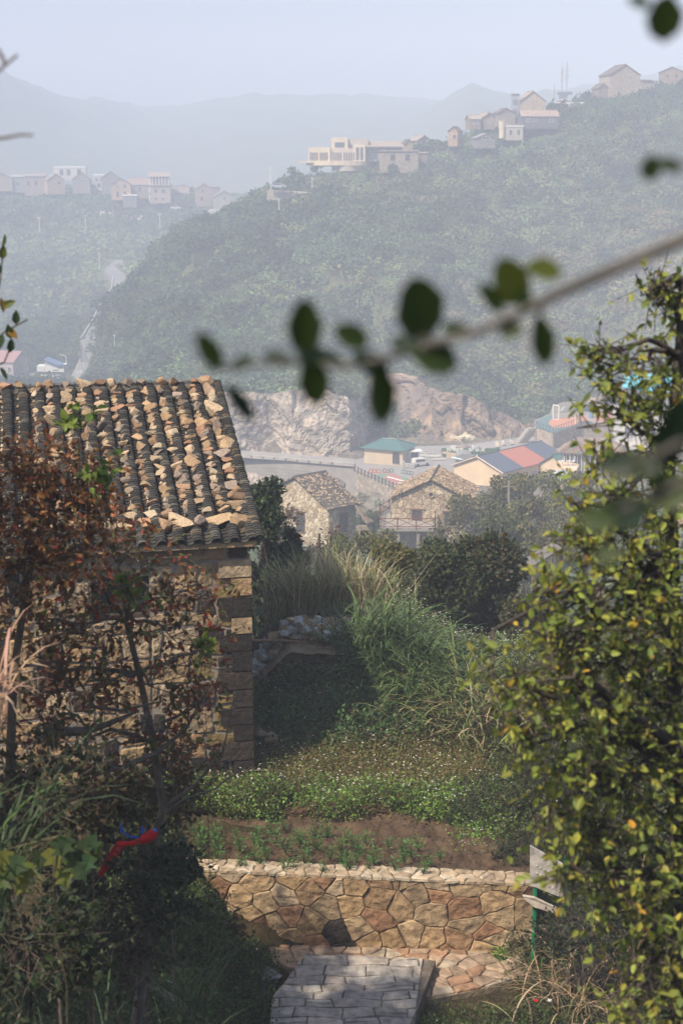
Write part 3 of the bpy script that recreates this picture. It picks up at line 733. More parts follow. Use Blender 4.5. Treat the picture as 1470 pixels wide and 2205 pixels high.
def curve(a, b, n=6, wob=0.1, sag=0.0):
    a = np.array(tuple(a), float); b = np.array(tuple(b), float); L = np.linalg.norm(b - a)
    t = np.linspace(0, 1, n)[:, None]; p = a + (b - a) * t
    k = rng.normal(size=(n, 3)) * wob * L * 0.35; k[0] = 0; k[-1] = 0
    p = p + k; p[:, 2] += np.sin(t[:, 0] * np.pi) * sag * L
    return p
def thin(M, A, B, r0, col):             # vectorised three-sided twigs A->B
    A = np.asarray(A, float); B = np.asarray(B, float); n = len(A)
    if n == 0: return
    t = unit(B - A); u = unit(np.cross(t, rng.normal(size=(n, 3)))); v = np.cross(t, u)
    V = []
    for th_ in (0, 2.094, 4.189):
        V.append(A + (u * math.cos(th_) + v * math.sin(th_)) * r0)
    for th_ in (0, 2.094, 4.189):
        V.append(B + (u * math.cos(th_) + v * math.sin(th_)) * r0 * 0.5)
    V = np.stack(V, 1).reshape(-1, 3); f = np.array([(0, 1, 4, 3), (1, 2, 5, 4), (2, 0, 3, 5)])
    F = (np.arange(n)[:, None, None] * 6 + f[None]).reshape(-1, 4) + M.n
    M.V.append(V.astype(np.float32)); M.C.append(np.tile(np.array(col, np.float32), (len(V), 1))); M.F.append(F); M.n += len(V)
def blobpts(c, r, n, shell=0.35):
    d = unit(rng.normal(size=(n, 3))); q = rng.uniform(shell, 1, (n, 1)) ** 0.5
    return np.array(tuple(c)) + d * q * np.array(r), d
def woody(name, label, cat, base, trunk, blobs, leafsize, cols, per=30, lpt=9, tpl=LEAF6, barkcol=(0.10, 0.08, 0.065), twigr=0.006, trunkr=0.06, group=None, hang=0.25, twiglen=0.35, roll=0.8, leafcols_w=None, extra_limbs=None, jit=0.25, leafname='leaves', wob=0.25, matn='leaf'):
    """a shrub or tree: trunk polyline, limbs to foliage blobs, twigs with leaves along them"""
    t = thing(name, label, cat, base, group)
    W = MB(); Lf = MB(); tr = np.array([tuple(p) for p in trunk], float)
    n = len(tr); W.tube(tr, list(np.linspace(trunkr, trunkr * 0.4, n)), 8, barkcol)
    for bl in blobs:
        c, r = bl[0], bl[1]; dens = bl[2] if len(bl) > 2 else 1.0
        cc = np.array(tuple(c)); rr_ = np.array((r, r, r * 0.85)) if np.isscalar(r) else np.array(r)
        i0 = int(np.argmin(np.linalg.norm(tr - cc, axis=1) + np.abs(np.arange(n) - n * 0.6) * 0.0 + np.where(tr[:, 2] > cc[2] + 0.2, 0.6, 0)))
        limb = curve(tr[i0], cc, 7, 0.14, 0.05); lr = trunkr * 0.38
        W.tube(limb, list(np.linspace(lr, lr * 0.3, 7)), 5, barkcol, cap=False)
        for q in range(5):              # secondary branches spread in the blob
            e, _ = blobpts(cc, rr_, 1, 0.5); sb_ = curve(limb[rng.integers(3, 7)], e[0], 5, 0.16); W.tube(sb_, list(np.linspace(lr * 0.35, lr * 0.12, 5)), 4, barkcol, cap=False)
        nt_ = int(per * dens); pts, d = blobpts(cc, rr_, nt_, 0.25)
        inner = cc + (pts - cc) * rng.uniform(0.35, 0.7, (nt_, 1)); inner = inner + rng.normal(size=inner.shape) * 0.03
        td = unit(d + rng.normal(size=d.shape) * 0.6 + np.array([0, 0, -0.0])); tl = twiglen * rng.uniform(0.6, 1.3, (nt_, 1))
        A = pts - td * tl * 0.5; B = pts + td * tl * 0.5
        thin(W, inner, A, twigr, barkcol); thin(W, A, B, twigr * 0.8, barkcol)
        k = lpt; tt = rng.uniform(0.0, 1.05, (nt_, k, 1)); pos = A[:, None] + (B - A)[:, None] * tt
        ld = td[:, None] * 0.7 + rng.normal(size=(nt_, k, 3)) * 0.75 + np.array([0, 0, -hang])
        cidx = pick(cols, nt_ * k, jit, leafcols_w)
        leaves(Lf, pos.reshape(-1, 3), ld.reshape(-1, 3), leafsize * rng.uniform(0.5, 1.3, nt_ * k), cidx, tpl, roll)
    for lm in (extra_limbs or []):
        W.tube(lm[0], lm[1], 6, barkcol)
    W.build('trunk', MT['bark'], t, smooth=True); Lf.build(leafname, MT[matn], t)
    return t
def grass_clump(name, label, cat, c, n, spread, L, wid, cols, lean=(0.1, 0.5), droop=(1.2, 2.4), azr=None, group=None, seg=6, plume=0, matn='grass', zfn=None):
    c = np.array(tuple(c), float); pos = c + np.stack([rng.normal(size=n) * spread[0], rng.normal(size=n) * spread[1], np.zeros(n)], 1)
    pos[:, 2] = H(pos[:, 0], pos[:, 1]) - 0.03 if zfn is None else zfn(pos)
    az = rng.uniform(0, 2 * np.pi, n) if azr is None else rng.uniform(azr[0], azr[1], n)
    M_ = MB(); blades(M_, pos, az, L * rng.uniform(0.55, 1.15, n), wid * rng.uniform(0.6, 1.2, n), rng.uniform(lean[0], lean[1], n), rng.uniform(droop[0], droop[1], n), pick(cols, n, 0.25), seg)
    o = M_.build(name, MT[matn], loc=tuple(c)); return tag(o, label, cat, group)

# palettes (albedo)
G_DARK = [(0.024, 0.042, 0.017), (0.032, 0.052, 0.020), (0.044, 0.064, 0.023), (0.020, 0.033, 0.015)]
G_MID = [(0.07, 0.105, 0.03), (0.09, 0.125, 0.035), (0.055, 0.09, 0.028), (0.10, 0.12, 0.04)]
G_YEL = [(0.34, 0.34, 0.06), (0.26, 0.30, 0.055), (0.20, 0.25, 0.055), (0.44, 0.36, 0.05), (0.14, 0.19, 0.05), (0.46, 0.28, 0.04)]
RUST = [(0.20, 0.075, 0.03), (0.16, 0.07, 0.035), (0.24, 0.11, 0.035), (0.13, 0.08, 0.03), (0.10, 0.09, 0.03), (0.22, 0.05, 0.03), (0.09, 0.045, 0.025)]
STRAW = [(0.34, 0.25, 0.14), (0.28, 0.19, 0.11), (0.40, 0.31, 0.20), (0.22, 0.14, 0.08)]
BROWN = [(0.12, 0.07, 0.04), (0.16, 0.10, 0.055), (0.09, 0.055, 0.03)]

# ------------------------------------------------------------------ right tree with yellowing leaves
RT = [P(1475, 2205, 7.0), P(1470, 1900, 7.2), P(1452, 1600, 7.3), P(1448, 1250, 7.4), P(1440, 1000, 7.5), P(1462, 760, 7.6), P(1470, 600, 7.6)]
RT[0] = Vector((RT[0].x, RT[0].y, hz(RT[0].x, RT[0].y) - 0.1))
rb = []
for (x, y, d, r, dn) in [(1440, 640, 7.6, (.16, .16, .13), .6), (1410, 620, 7.5, (.10, .1, .08), .35), (1330, 790, 7.3, (.24, .25, .20), .7), (1420, 810, 7.7, (.25, .3, .22), .9), (1300, 760, 7.2, (.12, .15, .10), .35), (1350, 900, 7.4, (.26, .3, .2), .9), (1440, 950, 7.5, (.25, .3, .25), 1), (1300, 1000, 7.2, (.12, .15, .10), .35), (1370, 1010, 7.3, (.22, .3, .2), .55),
     (1300, 1090, 7.0, (.22, .25, .18), .6), (1410, 1100, 7.4, (.25, .3, .25), .8), (1250, 1165, 6.9, (.15, .2, .11), .55), (1340, 1190, 7.1, (.26, .3, .2), 1), (1440, 1220, 7.4, (.25, .3, .25), 1.1), (1180, 1275, 6.6, (.10, .14, .09), .28), (1270, 1290, 6.8, (.28, .3, .22), 1.2), (1390, 1310, 7.1, (.30, .3, .22), 1.3), (1460, 1380, 7.3, (.25, .3, .25), 1.1),
     (1210, 1390, 6.6, (.22, .25, .18), .9), (1320, 1410, 6.9, (.30, .3, .25), 1.3), (1420, 1470, 7.1, (.30, .3, .25), 1.3), (1130, 1470, 6.4, (.17, .2, .10), .6), (1060, 1450, 6.3, (.06, .1, .04), .10), (1210, 1510, 6.6, (.26, .3, .18), 1.2), (1330, 1550, 6.9, (.30, .3, .25), 1.3), (1440, 1600, 7.1, (.30, .3, .25), 1.2),
     (1130, 1580, 6.3, (.15, .2, .12), .5), (1230, 1640, 6.5, (.22, .3, .18), .9), (1340, 1680, 6.8, (.30, .3, .22), 1.2), (1440, 1740, 7.0, (.30, .3, .25), 1.2), (1200, 1760, 6.4, (.14, .2, .14), .55), (1290, 1790, 6.6, (.24, .3, .2), 1.1), (1390, 1830, 6.8, (.28, .3, .22), 1.2), (1230, 1880, 6.4, (.15, .2, .12), .5), (1330, 1900, 6.6, (.26, .3, .2), 1.1), (1440, 1920, 6.9, (.26, .3, .22), 1.2),
     (1390, 2000, 6.6, (.22, .3, .2), 1.0), (1460, 2060, 6.8, (.22, .3, .2), 1.1), (1410, 2110, 6.5, (.18, .25, .16), .8), (1350, 2190, 6.3, (.14, .2, .12), .6), (1450, 2180, 6.5, (.22, .25, .15), 1.0)]:
    rb.append((P(x, y, d), tuple(q * .88 for q in r), dn))
ex_l = [([P(1470, 1620, 7.1), P(1390, 1560, 6.9), P(1310, 1500, 6.8), P(1270, 1470, 6.7), P(1262, 1420, 6.7), P(1235, 1370, 6.7)], [.035, .03, .024, .018, .012, .008]),
        ([P(1460, 1600, 7.1), P(1350, 1540, 6.8), P(1280, 1515, 6.7), P(1180, 1500, 6.5), P(1110, 1470, 6.4)], [.028, .022, .016, .010, .006]),
        ([P(1445, 1240, 7.4), P(1380, 1170, 7.2), P(1300, 1130, 7.1), P(1230, 1080, 7.0)], [.02, .015, .01, .006]),
        ([P(1470, 700, 7.6), P(1440, 650, 7.6), P(1400, 600, 7.5)], [.016, .012, .006])]
woody('yellowing_tree', 'leafy tree with yellow-green leaves filling the right edge', 'tree', RT[0], RT, rb, 0.051, G_YEL, per=28, lpt=8, tpl=LEAF6, barkcol=(0.055, 0.045, 0.04), trunkr=0.05, twigr=0.0045, hang=0.35, twiglen=0.28, leafcols_w=[.18, .32, .28, .03, .17, .02], extra_limbs=ex_l, roll=.8)

# ------------------------------------------------------------------ autumn shrubs on the left
def gnd(x, y): return Vector((x, y, hz(x, y) - 0.05))
tb = gnd(-1.95, 13.2)
TR = [tb, P(318, 2000, 13.1), P(328, 1900, 13.0), P(332, 1820, 12.9), P(352, 1740, 12.8), P(330, 1600, 12.7), P(300, 1450, 12.6), P(270, 1330, 12.6)]
bl = []
for (x, y, d, r, dn) in [(420, 1260, 12.5, (.35, .4, .28), .55), (300, 1210, 12.4, (.4, .4, .3), .65), (180, 1240, 12.2, (.35, .4, .3), .8), (350, 1350, 12.5, (.5, .5, .35), .8), (220, 1370, 12.3, (.4, .5, .35), 1.1), (430, 1400, 12.5, (.35, .4, .3), .45), (110, 1350, 12.0, (.35, .4, .35), .8), (330, 1480, 12.5, (.5, .5, .3), .6), (180, 1480, 12.3, (.5, .5, .3), .9), (60, 1450, 12, (.35, .4, .35), .8), (440, 1500, 12.6, (.3, .4, .25), .45), (360, 1580, 12.6, (.45, .4, .25), .4), (230, 1600, 12.5, (.45, .4, .25), .5), (420, 1630, 12.8, (.3, .3, .15), .35), (250, 1150, 12.4, (.25, .3, .2), .5), (90, 1560, 12, (.4, .4, .3), .6)]:
    bl.append((P(x, y, d), r, dn))
exl = [([P(352, 1740, 12.8), P(420, 1690, 12.8), P(480, 1620, 12.8), P(505, 1500, 12.7)], [.022, .014, .009, .004]), ([P(340, 1760, 12.8), P(400, 1720, 12.9), P(460, 1700, 12.9), P(540, 1640, 12.9)], [.018, .012, .008, .003]),
       ([P(60, 1665, 12.0), P(150, 1655, 12.1), P(260, 1655, 12.3), P(340, 1620, 12.5), P(400, 1570, 12.6), P(450, 1480, 12.6)], [.035, .032, .028, .02, .014, .006]), ([P(190, 1520, 12.2), P(260, 1530, 12.4), P(350, 1510, 12.5)], [.018, .015, .006]), ([P(100, 1575, 12.1), P(180, 1575, 12.2), P(230, 1560, 12.3), P(300, 1530, 12.4)], [.035, .04, .025, .01])]
woody('autumn_tree', 'slender grey-stemmed tree with thin rust-brown leaves before the house wall', 'tree', tb, TR, bl, 0.062, RUST + [(0.12, 0.16, 0.04), (0.09, 0.11, 0.035), (0.30, 0.06, 0.04)], per=48, lpt=8, barkcol=(0.13, 0.115, 0.10), trunkr=0.055, twigr=0.0035, hang=0.1, twiglen=0.3, extra_limbs=exl)
t2 = gnd(-3.35, 11.6)
bl = [(P(x, y, d), r, dn) for (x, y, d, r, dn) in [(60, 1000, 11.3, (.35, .4, .22), .9), (150, 1030, 11.5, (.35, .4, .25), 1.1), (30, 1090, 11.2, (.35, .4, .3), 1.1), (110, 1120, 11.4, (.4, .4, .3), 1.2), (200, 1080, 11.6, (.22, .3, .2), .7), (40, 1190, 11.2, (.4, .4, .3), 1), (140, 1200, 11.4, (.3, .4, .2), .6), (20, 1290, 11.1, (.3, .4, .25), .6)]]
woody('rust_leaved_shrub', 'dense rust-brown shrub covering the lower left of the tiled roof', 'shrub', t2, [t2, P(20, 1700, 11.4), P(30, 1450, 11.3), P(60, 1250, 11.3), P(90, 1120, 11.4)], bl, 0.058, RUST, per=48, lpt=8, barkcol=(0.09, 0.07, 0.055), trunkr=0.045, twigr=0.0035, hang=0.1, twiglen=0.3, leafcols_w=[.26, .2, .2, .1, .06, .08, .1])
# bright green sprigs in front of the roof and wall
for k, (x, y, d, lb) in enumerate([(168, 905, 10.6, 'bright green sprig poking up before the left part of the tiled roof'), (205, 1005, 10.8, 'green sprig beside the rusty leaves before the roof stones'), (283, 1260, 12.0, 'upright lime-green sprig among the red leaves before the wall'), (440, 1390, 12.2, 'green sprig with broad leaves near the dark house corner')]):
    c = P(x, y, d); b_ = gnd(c.x - 0.1, c.y + 0.1)
    woody('green_sapling', lb, 'sapling', b_, [b_, (Vector(b_) + c) / 2 + Vector((0.05, 0, 0)), c - Vector((0, 0, 0.2)), c], [(c, (.09, .1, .12), 1)], 0.075, [(0.17, 0.24, 0.04), (0.12, 0.19, 0.04)], per=9, lpt=7, trunkr=0.0035, twigr=0.0025, twiglen=0.14, barkcol=(0.04, 0.035, 0.025))

# ------------------------------------------------------------------ dark understorey at the lower left
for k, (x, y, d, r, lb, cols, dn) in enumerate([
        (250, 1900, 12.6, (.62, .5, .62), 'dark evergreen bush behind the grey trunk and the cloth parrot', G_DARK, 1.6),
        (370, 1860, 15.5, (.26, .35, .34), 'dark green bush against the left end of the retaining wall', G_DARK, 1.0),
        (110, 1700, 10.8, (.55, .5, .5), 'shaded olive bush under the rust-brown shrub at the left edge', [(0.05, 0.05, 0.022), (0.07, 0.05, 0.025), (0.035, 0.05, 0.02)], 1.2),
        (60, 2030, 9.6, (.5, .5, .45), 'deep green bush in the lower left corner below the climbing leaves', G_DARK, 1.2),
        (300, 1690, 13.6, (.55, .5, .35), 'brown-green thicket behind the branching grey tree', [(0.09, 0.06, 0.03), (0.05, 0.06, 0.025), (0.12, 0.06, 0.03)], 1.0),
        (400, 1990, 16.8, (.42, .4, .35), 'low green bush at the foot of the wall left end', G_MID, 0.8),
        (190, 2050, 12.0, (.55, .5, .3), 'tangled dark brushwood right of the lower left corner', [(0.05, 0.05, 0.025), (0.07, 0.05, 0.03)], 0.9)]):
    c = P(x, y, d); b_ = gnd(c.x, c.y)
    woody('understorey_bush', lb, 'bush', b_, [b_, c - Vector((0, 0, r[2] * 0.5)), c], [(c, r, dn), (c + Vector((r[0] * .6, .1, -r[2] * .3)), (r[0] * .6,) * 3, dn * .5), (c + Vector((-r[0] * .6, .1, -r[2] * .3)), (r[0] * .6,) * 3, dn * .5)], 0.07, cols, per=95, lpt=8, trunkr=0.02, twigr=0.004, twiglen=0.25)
# grasses of the lower left
for (x, y, d, n, L, wd_, cols, lean, droop, sp, lb) in [
        (-40, 1560, 8.2, 40, 0.75, 0.024, [(0.36, 0.24, 0.18), (0.42, 0.30, 0.23), (0.30, 0.17, 0.12)], (0.0, .5), (1.6, 2.9), (.07, .1), 'clump of withered pinkish-straw blades drooping at the left edge'),
        (-30, 1950, 8.2, 70, 1.05, 0.022, [(0.05, 0.085, 0.03), (0.07, 0.12, 0.04), (0.04, 0.06, 0.03)], (0.0, .5), (1.0, 2.4), (.12, .15), 'clump of long green blades at the left edge below the withered ones'),
        (130, 1980, 9.8, 90, 1.5, 0.016, [(0.05, 0.07, 0.03), (0.10, 0.08, 0.05), (0.04, 0.06, 0.03)], (0.1, .6), (0.9, 2.2), (.3, .2), 'dark clump of mixed green and tan blades behind the climbing leaves'),
        (400, 2010, 14.5, 60, 1.0, 0.013, [(0.06, 0.10, 0.03), (0.05, 0.08, 0.03)], (0.1, .6), (0.9, 2.0), (.1, .1), 'thin green blades beside the grey trunk before the wall end'),
        (230, 2120, 12.6, 90, 0.7, 0.012, [(0.11, 0.09, 0.05), (0.08, 0.06, 0.035), (0.06, 0.07, 0.03)], (0.2, 1.0), (0.9, 2.2), (.5, .3), 'dry tangled grass on the shaded ground under the brushwood')]:
    c = P(x, y, d)
    g0 = c.z if d < 9 else hz(c.x, c.y)
    grass_clump('grass_clump', lb, 'grass', Vector((c.x, c.y, g0)), n, sp, L, wd_, cols, lean, droop, group='grass clumps of the lower left', zfn=(lambda p, g0=g0: np.full(len(p), g0 - 0.02)) if d < 9 else None)
# lobed leaves of the climber
def lobed(name, label, pts, cols, group=None, d=8.0, size=0.135):
    c = P(pts[0][0], pts[0][1], d); base = Vector((c.x, c.y, hz(c.x, c.y) - 0.05)); t = thing(name, label, 'plant', base, group)
    W = MB(); L_ = MB(); st = [base, P(60, 2000, d), P(pts[0][0], pts[0][1], d)]
    W.tube(curve(st[0], st[2], 9, 0.05), 0.005, 5, (0.06, 0.05, 0.03))
    for (x, y, s) in pts:
        p = P(x, y, d + random.uniform(-.1, .1)); thin(W, [tuple(st[2])], [tuple(p)], 0.0025, (0.12, 0.10, 0.05))
        leaves(L_, [tuple(p)], [(random.uniform(-.6, .6), -0.35, -0.85)], size * s, pick(cols, 1, .2), MAPLE, 0.25, up=np.array([[0.1, -1, 0.5]]))
    W.build('stem', MT['bark'], t); L_.build('leaves', MT['leaf'], t)
lobed('climbing_plant', 'climber with a few big lobed yellow-green leaves at the lower left', [(125, 1800, 1.1), (165, 1812, 1), (190, 1800, .9), (105, 1825, 1), (150, 1840, 1), (195, 1840, .8), (128, 1870, .9), (170, 1860, .8), (145, 1800, .9), (40, 1840, 1), (20, 1870, 1.1), (60, 1855, .9), (10, 1830, 1.), (55, 1890, .8), (85, 1830, .8), (205, 1815, .8)], [(0.05, 0.08, 0.02), (0.035, 0.06, 0.02), (0.13, 0.14, 0.03), (0.035, 0.065, 0.025)])
# sprig at the left edge in front of the sky and hill
t = thing('leafy_twig', 'thin twig with a few pointed leaves at the left edge above the roof', 'twig', P(-60, 900, 7.5))
W = MB(); L_ = MB()
for pl in [[(-60, 900), (-20, 720), (2, 600), (8, 530)], [(-40, 760), (10, 715), (60, 688)], [(-30, 800), (10, 780), (24, 745)], [(-60, 900), (-80, 1500)]]:
    W.tube([P(x, y, 7.5) for x, y in pl], 0.004, 5, (0.07, 0.06, 0.05))
for (x, y, dx, dy, c) in [(5, 560, .2, -1, 1), (0, 590, -.2, -1, 0), (5, 660, 1, -.4, 1), (2, 640, .2, .8, 2), (0, 655, -1, .3, 1), (35, 700, .1, -1, 0), (15, 705, .8, .8, 2), (8, 720, -.2, .7, 0), (22, 760, .2, -1, 0), (24, 730, -.1, -.9, 0), (5, 535, .3, -.9, 1), (0, 790, .5, .8, 0)]:
    leaves(L_, [tuple(P(x, y, 7.5))], [(dx, -.2, -dy)], 0.075, [[(0.04, 0.07, 0.03), (0.12, 0.14, 0.03), (0.26, 0.16, 0.03)][c]], LEAF6, 0.4, up=np.array([[0.2, -1, 0.2]]))
W.build('stem', MT['bark'], t); L_.build('leaves', MT['leaf'], t)
for lb, pls in [('bare grey twig tip crossing the left edge in front of the sky', [[(-60, 200), (-5, 155), (12, 140), (38, 118)], [(12, 140), (5, 122), (-4, 105)]]), ('bare dark twig tip at the left edge before the far mountain', [[(-60, 300), (10, 297), (45, 290), (72, 291)]])]:
    W = MB()
    for pl in pls: W.tube([P(x, y, 3.4) for x, y in pl], [.0045, .004, .0035, .003][:len(pl)], 6, (0.16, 0.14, 0.13))
    tag(W.build('bare_twig', MT['bark'], loc=P(-60, 250, 3.4)), lb, 'twig')

# ------------------------------------------------------------------ the close, out-of-focus branch
def near_branch(label, stems, lv, d, base):
    t = thing('leafy_branch', label, 'branch', base); W = MB(); L_ = MB()
    for pl, r0, r1 in stems: W.tube([P(x, y, d + (z or 0)) for x, y, z in pl], (list(np.linspace(r0, r1, len(pl))) if r0 else [.0075, .0072, .0068, .006, .005, .0045, .0042, .004, .0036, .003, .0024, .0018]), 7, (0.10, 0.095, 0.09))
    for (x, y, a, ln, wd_, dz, c) in lv:        # centre, direction angle, length and width in pixels of the photo
        ln *= 1.30; wd_ *= 1.45; sc = (d + dz) / FPX; dv = Vector((math.cos(R(a)), 0.25, -math.sin(R(a)))).normalized()
        p = P(x, y, d + dz) - dv * ln * sc / 2
        T = (OVAL[0] * np.array([1, (wd_ / ln) / 0.72, 1]), OVAL[1])
        leaves(L_, [tuple(p)], [tuple(dv)], ln * sc, [[(0.035, 0.060, 0.015), (0.09, 0.11, 0.02), (0.02, 0.04, 0.025)][c]], T, 0.15, up=np.array([[0.1, -0.9, 0.45]]))
    W.build('stem', MT['bark'], t); L_.build('leaves', MT['leaf'], t); return t
near_branch('blurred leafy branch reaching in from the right edge close to the camera',
    [([(1700, 420, 0), (1470, 515, 0), (1330, 575, 0), (1200, 632, 0), (1130, 668, 0), (1040, 710, 0), (930, 740, 0), (830, 772, 0), (740, 790, 0), (650, 778, 0), (540, 785, 0), (440, 795, .02)], None, None), ([(1165, 660, 0), (1160, 700, 0)], .003, .002), ([(930, 740, 0), (905, 720, 0)], .003, .002)],
    [(656, 706, 90, 105, 55, 0, 0), (452, 757, 60, 80, 34, 0, 0), (757, 724, 25, 68, 40, 0, 0), (903, 668, 75, 118, 88, 0, 0), (935, 768, 20, 95, 58, 0, 0), (900, 700, 30, 70, 40, .02, 2), (676, 822, 80, 95, 50, 0, 0), (820, 852, 80, 110, 58, 0, 0), (600, 772, 200, 60, 26, .02, 2), (520, 782, 150, 50, 22, .03, 2), (870, 745, 210, 55, 30, 0, 2), (985, 712, 15, 60, 26, .01, 0), (800, 785, 30, 80, 40, 0, 2), (518, 868, 55, 85, 28, .03, 2), (1100, 608, 60, 95, 62, 0, 1), (1058, 642, 50, 72, 28, 0, 0), (1172, 580, 5, 68, 42, 0, 1), (1100, 712, 170, 44, 30, 0, 0), (1168, 735, 75, 95, 42, 0, 0), (1130, 650, 40, 50, 35, 0, 0), (690, 770, 10, 90, 30, 0, 2)], 1.55, P(1700, 420, 1.55))
near_branch('blurred dark green leaves hanging close in front of the right tree',
    [([(1760, 900, 0), (1560, 1000, 0), (1440, 1050, 0), (1330, 1100, 0)], .004, .002), ([(1760, 900, 0), (1560, 900, 0), (1430, 970, 0), (1340, 1000, 0)], .004, .002)],
    [(1355, 1003, 175, 110, 48, 0, 2), (1440, 950, 100, 95, 62, 0, 2), (1450, 1060, 160, 110, 60, 0, 0), (1345, 1105, 160, 90, 60, 0, 2), (1285, 1118, 190, 70, 45, 0, 0), (1310, 1195, 170, 50, 36, 0, 0), (1465, 900, 90, 80, 60, 0, 2), (1400, 1010, 20, 80, 50, 0, 0)], 1.35, P(1760, 900, 1.35))
near_branch('blurred small leaf pair in front of the hazy hill near the right edge', [([(1700, 330, 0), (1470, 352, 0), (1400, 362, 0)], .002, .001)], [(1400, 362, 90, 46, 34, 0, 0), (1442, 356, 10, 50, 26, 0, 0)], 1.5, P(1700, 330, 1.5))
near_branch('blurred dark leaves hanging at the top right corner before the sky', [([(1640, -120, 0), (1500, -60, 0), (1430, 0, 0)], .003, .002)], [(1430, 40, 85, 78, 58, 0, 0), (1376, 4, 10, 44, 24, 0, 0)], 1.5, P(1640, -120, 1.5))

# ------------------------------------------------------------------ cloth parrot hung in the tree
pt = thing('cloth_parrot', 'red and blue cloth parrot with a lettered red tail, tied to the branch', 'toy parrot', P(300, 1815, 12.4))
DP = 12.4
M_ = MB(); M_.tube([P(205, 1800, DP), P(230, 1810, DP), P(262, 1812, DP), P(290, 1806, DP), P(328, 1790, DP)], [.03, .022, .022, .02, .014], 6, (0.03, 0.028, 0.025)); M_.build('perch_branch', MT['bark'], pt)
M_ = MB()
bp = [(252, 1816), (262, 1818), (276, 1817), (290, 1815), (305, 1810), (318, 1804), (328, 1797), (334, 1790), (338, 1787)]
V = [P(x, y, DP - 0.05) for x, y in bp]
M_.tube(V, [.018, .03, .02, .022, .038, .046, .045, .032, .01], 12, (0.50, 0.008, 0.010)); M_.build('body', MT['cloth'], pt, smooth=True)
M_ = MB(); M_.prism([P(251, 1814, DP - .06), P(270, 1822, DP - .06), P(245, 1856, DP - .06), P(222, 1884, DP - .06), P(200, 1908, DP - .06), P(197, 1904, DP - .06), P(215, 1874, DP - .06), P(236, 1836, DP - .06)], 0.008, (0, 1, 0), (0.36, 0.006, 0.008)); tail = M_.build('tail', MT['cloth'], pt)
def text_mesh(M, s, origin, ux, uy, size, col, thick=0.0):
    cu = bpy.data.curves.new('writing', 'FONT'); cu.body = s; cu.size = 1.0; cu.align_x = 'CENTER'; cu.align_y = 'CENTER'; cu.resolution_u = 2; cu.extrude = thick / size / 2 if thick else 0.0
    ob = bpy.data.objects.new('writing', cu); C.objects.link(ob)
    dg = bpy.context.evaluated_depsgraph_get(); me = bpy.data.meshes.new_from_object(ob.evaluated_get(dg))
    ux = Vector(ux).normalized(); uy = Vector(uy).normalized(); un = ux.cross(uy)
    V = [tuple(Vector(origin) + ux * v.co.x * size + uy * v.co.y * size + un * v.co.z * size) for v in me.vertices]
    if V: M.add(V, [tuple(p.vertices) for p in me.polygons], col)
    bpy.data.objects.remove(ob); bpy.data.curves.remove(cu); bpy.data.meshes.remove(me)
M_ = MB()
for ch, (x, y), sz in [('福', (254, 1828), .045), ('福', (248, 1840), .04), ('大', (241, 1851), .032), ('吉', (234, 1861), .026)]:
    text_mesh(M_, ch, P(x, y, DP - .065), (0.85, 0, -0.35), (0.35, 0, 0.85), sz, (0.42, 0.14, 0.12))
M_.build('tail_lettering', MT['paint'], tail)
for poly in ([(252, 1768), (262, 1778), (268, 1794), (262, 1798), (255, 1790)], [(316, 1767), (312, 1774), (311, 1790), (308, 1796), (302, 1792), (304, 1782)]):
    M_ = MB(); M_.prism([P(x, y, DP - .08) for x, y in poly], 0.02, (0, 1, 0), (0.015, 0.11, 0.55)); M_.build('wing', MT['cloth'], pt)
M_ = MB(); M_.tube([P(266, 1794, DP - .07), P(280, 1802, DP - .07), P(300, 1804, DP - .07)], .008, 6, (0.015, 0.11, 0.5)); M_.build('blue_band', MT['cloth'], pt)
M_ = MB(); rock(M_, P(334, 1788, DP - .06), (.022, .022, .02), (0.03, 0.18, 0.6), cuts=0, amp=0); M_.build('head', MT['cloth'], pt, smooth=True)

# ------------------------------------------------------------------ behind the wall: plants of the bed
veg = []
SEED_CAT = 'seedling'
def seedling(k):
    M_ = MB(); n = 60; a = rng.uniform(0, 6.28, n); h = rng.uniform(0.02, 0.17, n); r = rng.uniform(0.01, 0.07, n) * (0.5 + h * 4)
    A = np.zeros((10, 3)); B = np.stack([rng.uniform(-.07, .07, 10), rng.uniform(-.07, .07, 10), rng.uniform(.1, .19, 10)], 1); thin(M_, A, B, 0.004, (0.06, 0.11, 0.03))
    leaves(M_, np.stack([np.cos(a) * r, np.sin(a) * r, h], 1), np.stack([np.cos(a), np.sin(a), rng.uniform(0, 1, n)], 1), rng.uniform(0.035, 0.065, n), pick([(0.07, 0.18, 0.05), (0.09, 0.23, 0.06), (0.12, 0.25, 0.07)], n), SLIM, 0.6)
    return M_.build('vegetable_seedling', MT['leaf'])
sp = [(465, 1790), (437, 1800), (508, 1792), (552, 1800), (610, 1775), (585, 1782), (430, 1815), (468, 1815), (515, 1820), (548, 1808), (565, 1820), (592, 1805), (615, 1825), (645, 1810), (640, 1798), (682, 1818), (660, 1822), (735, 1822), (745, 1805), (765, 1820), (775, 1830), (790, 1808), (768, 1842), (835, 1815), (865, 1820), (885, 1835), (430, 1840), (518, 1855), (548, 1840), (560, 1850), (575, 1838), (615, 1862), (630, 1858), (655, 1850), (695, 1865), (710, 1838), (740, 1850), (752, 1860), (795, 1858), (805, 1848), (850, 1862), (910, 1868), (920, 1855), (948, 1840), (900, 1818), (470, 1842), (423, 1788), (870, 1845), (680, 1792), (705, 1790)]
NB = ['leftmost', 'left', 'middle-left', 'central', 'middle-right', 'right', 'rightmost']
base_s = [seedling(k) for k in range(5)]
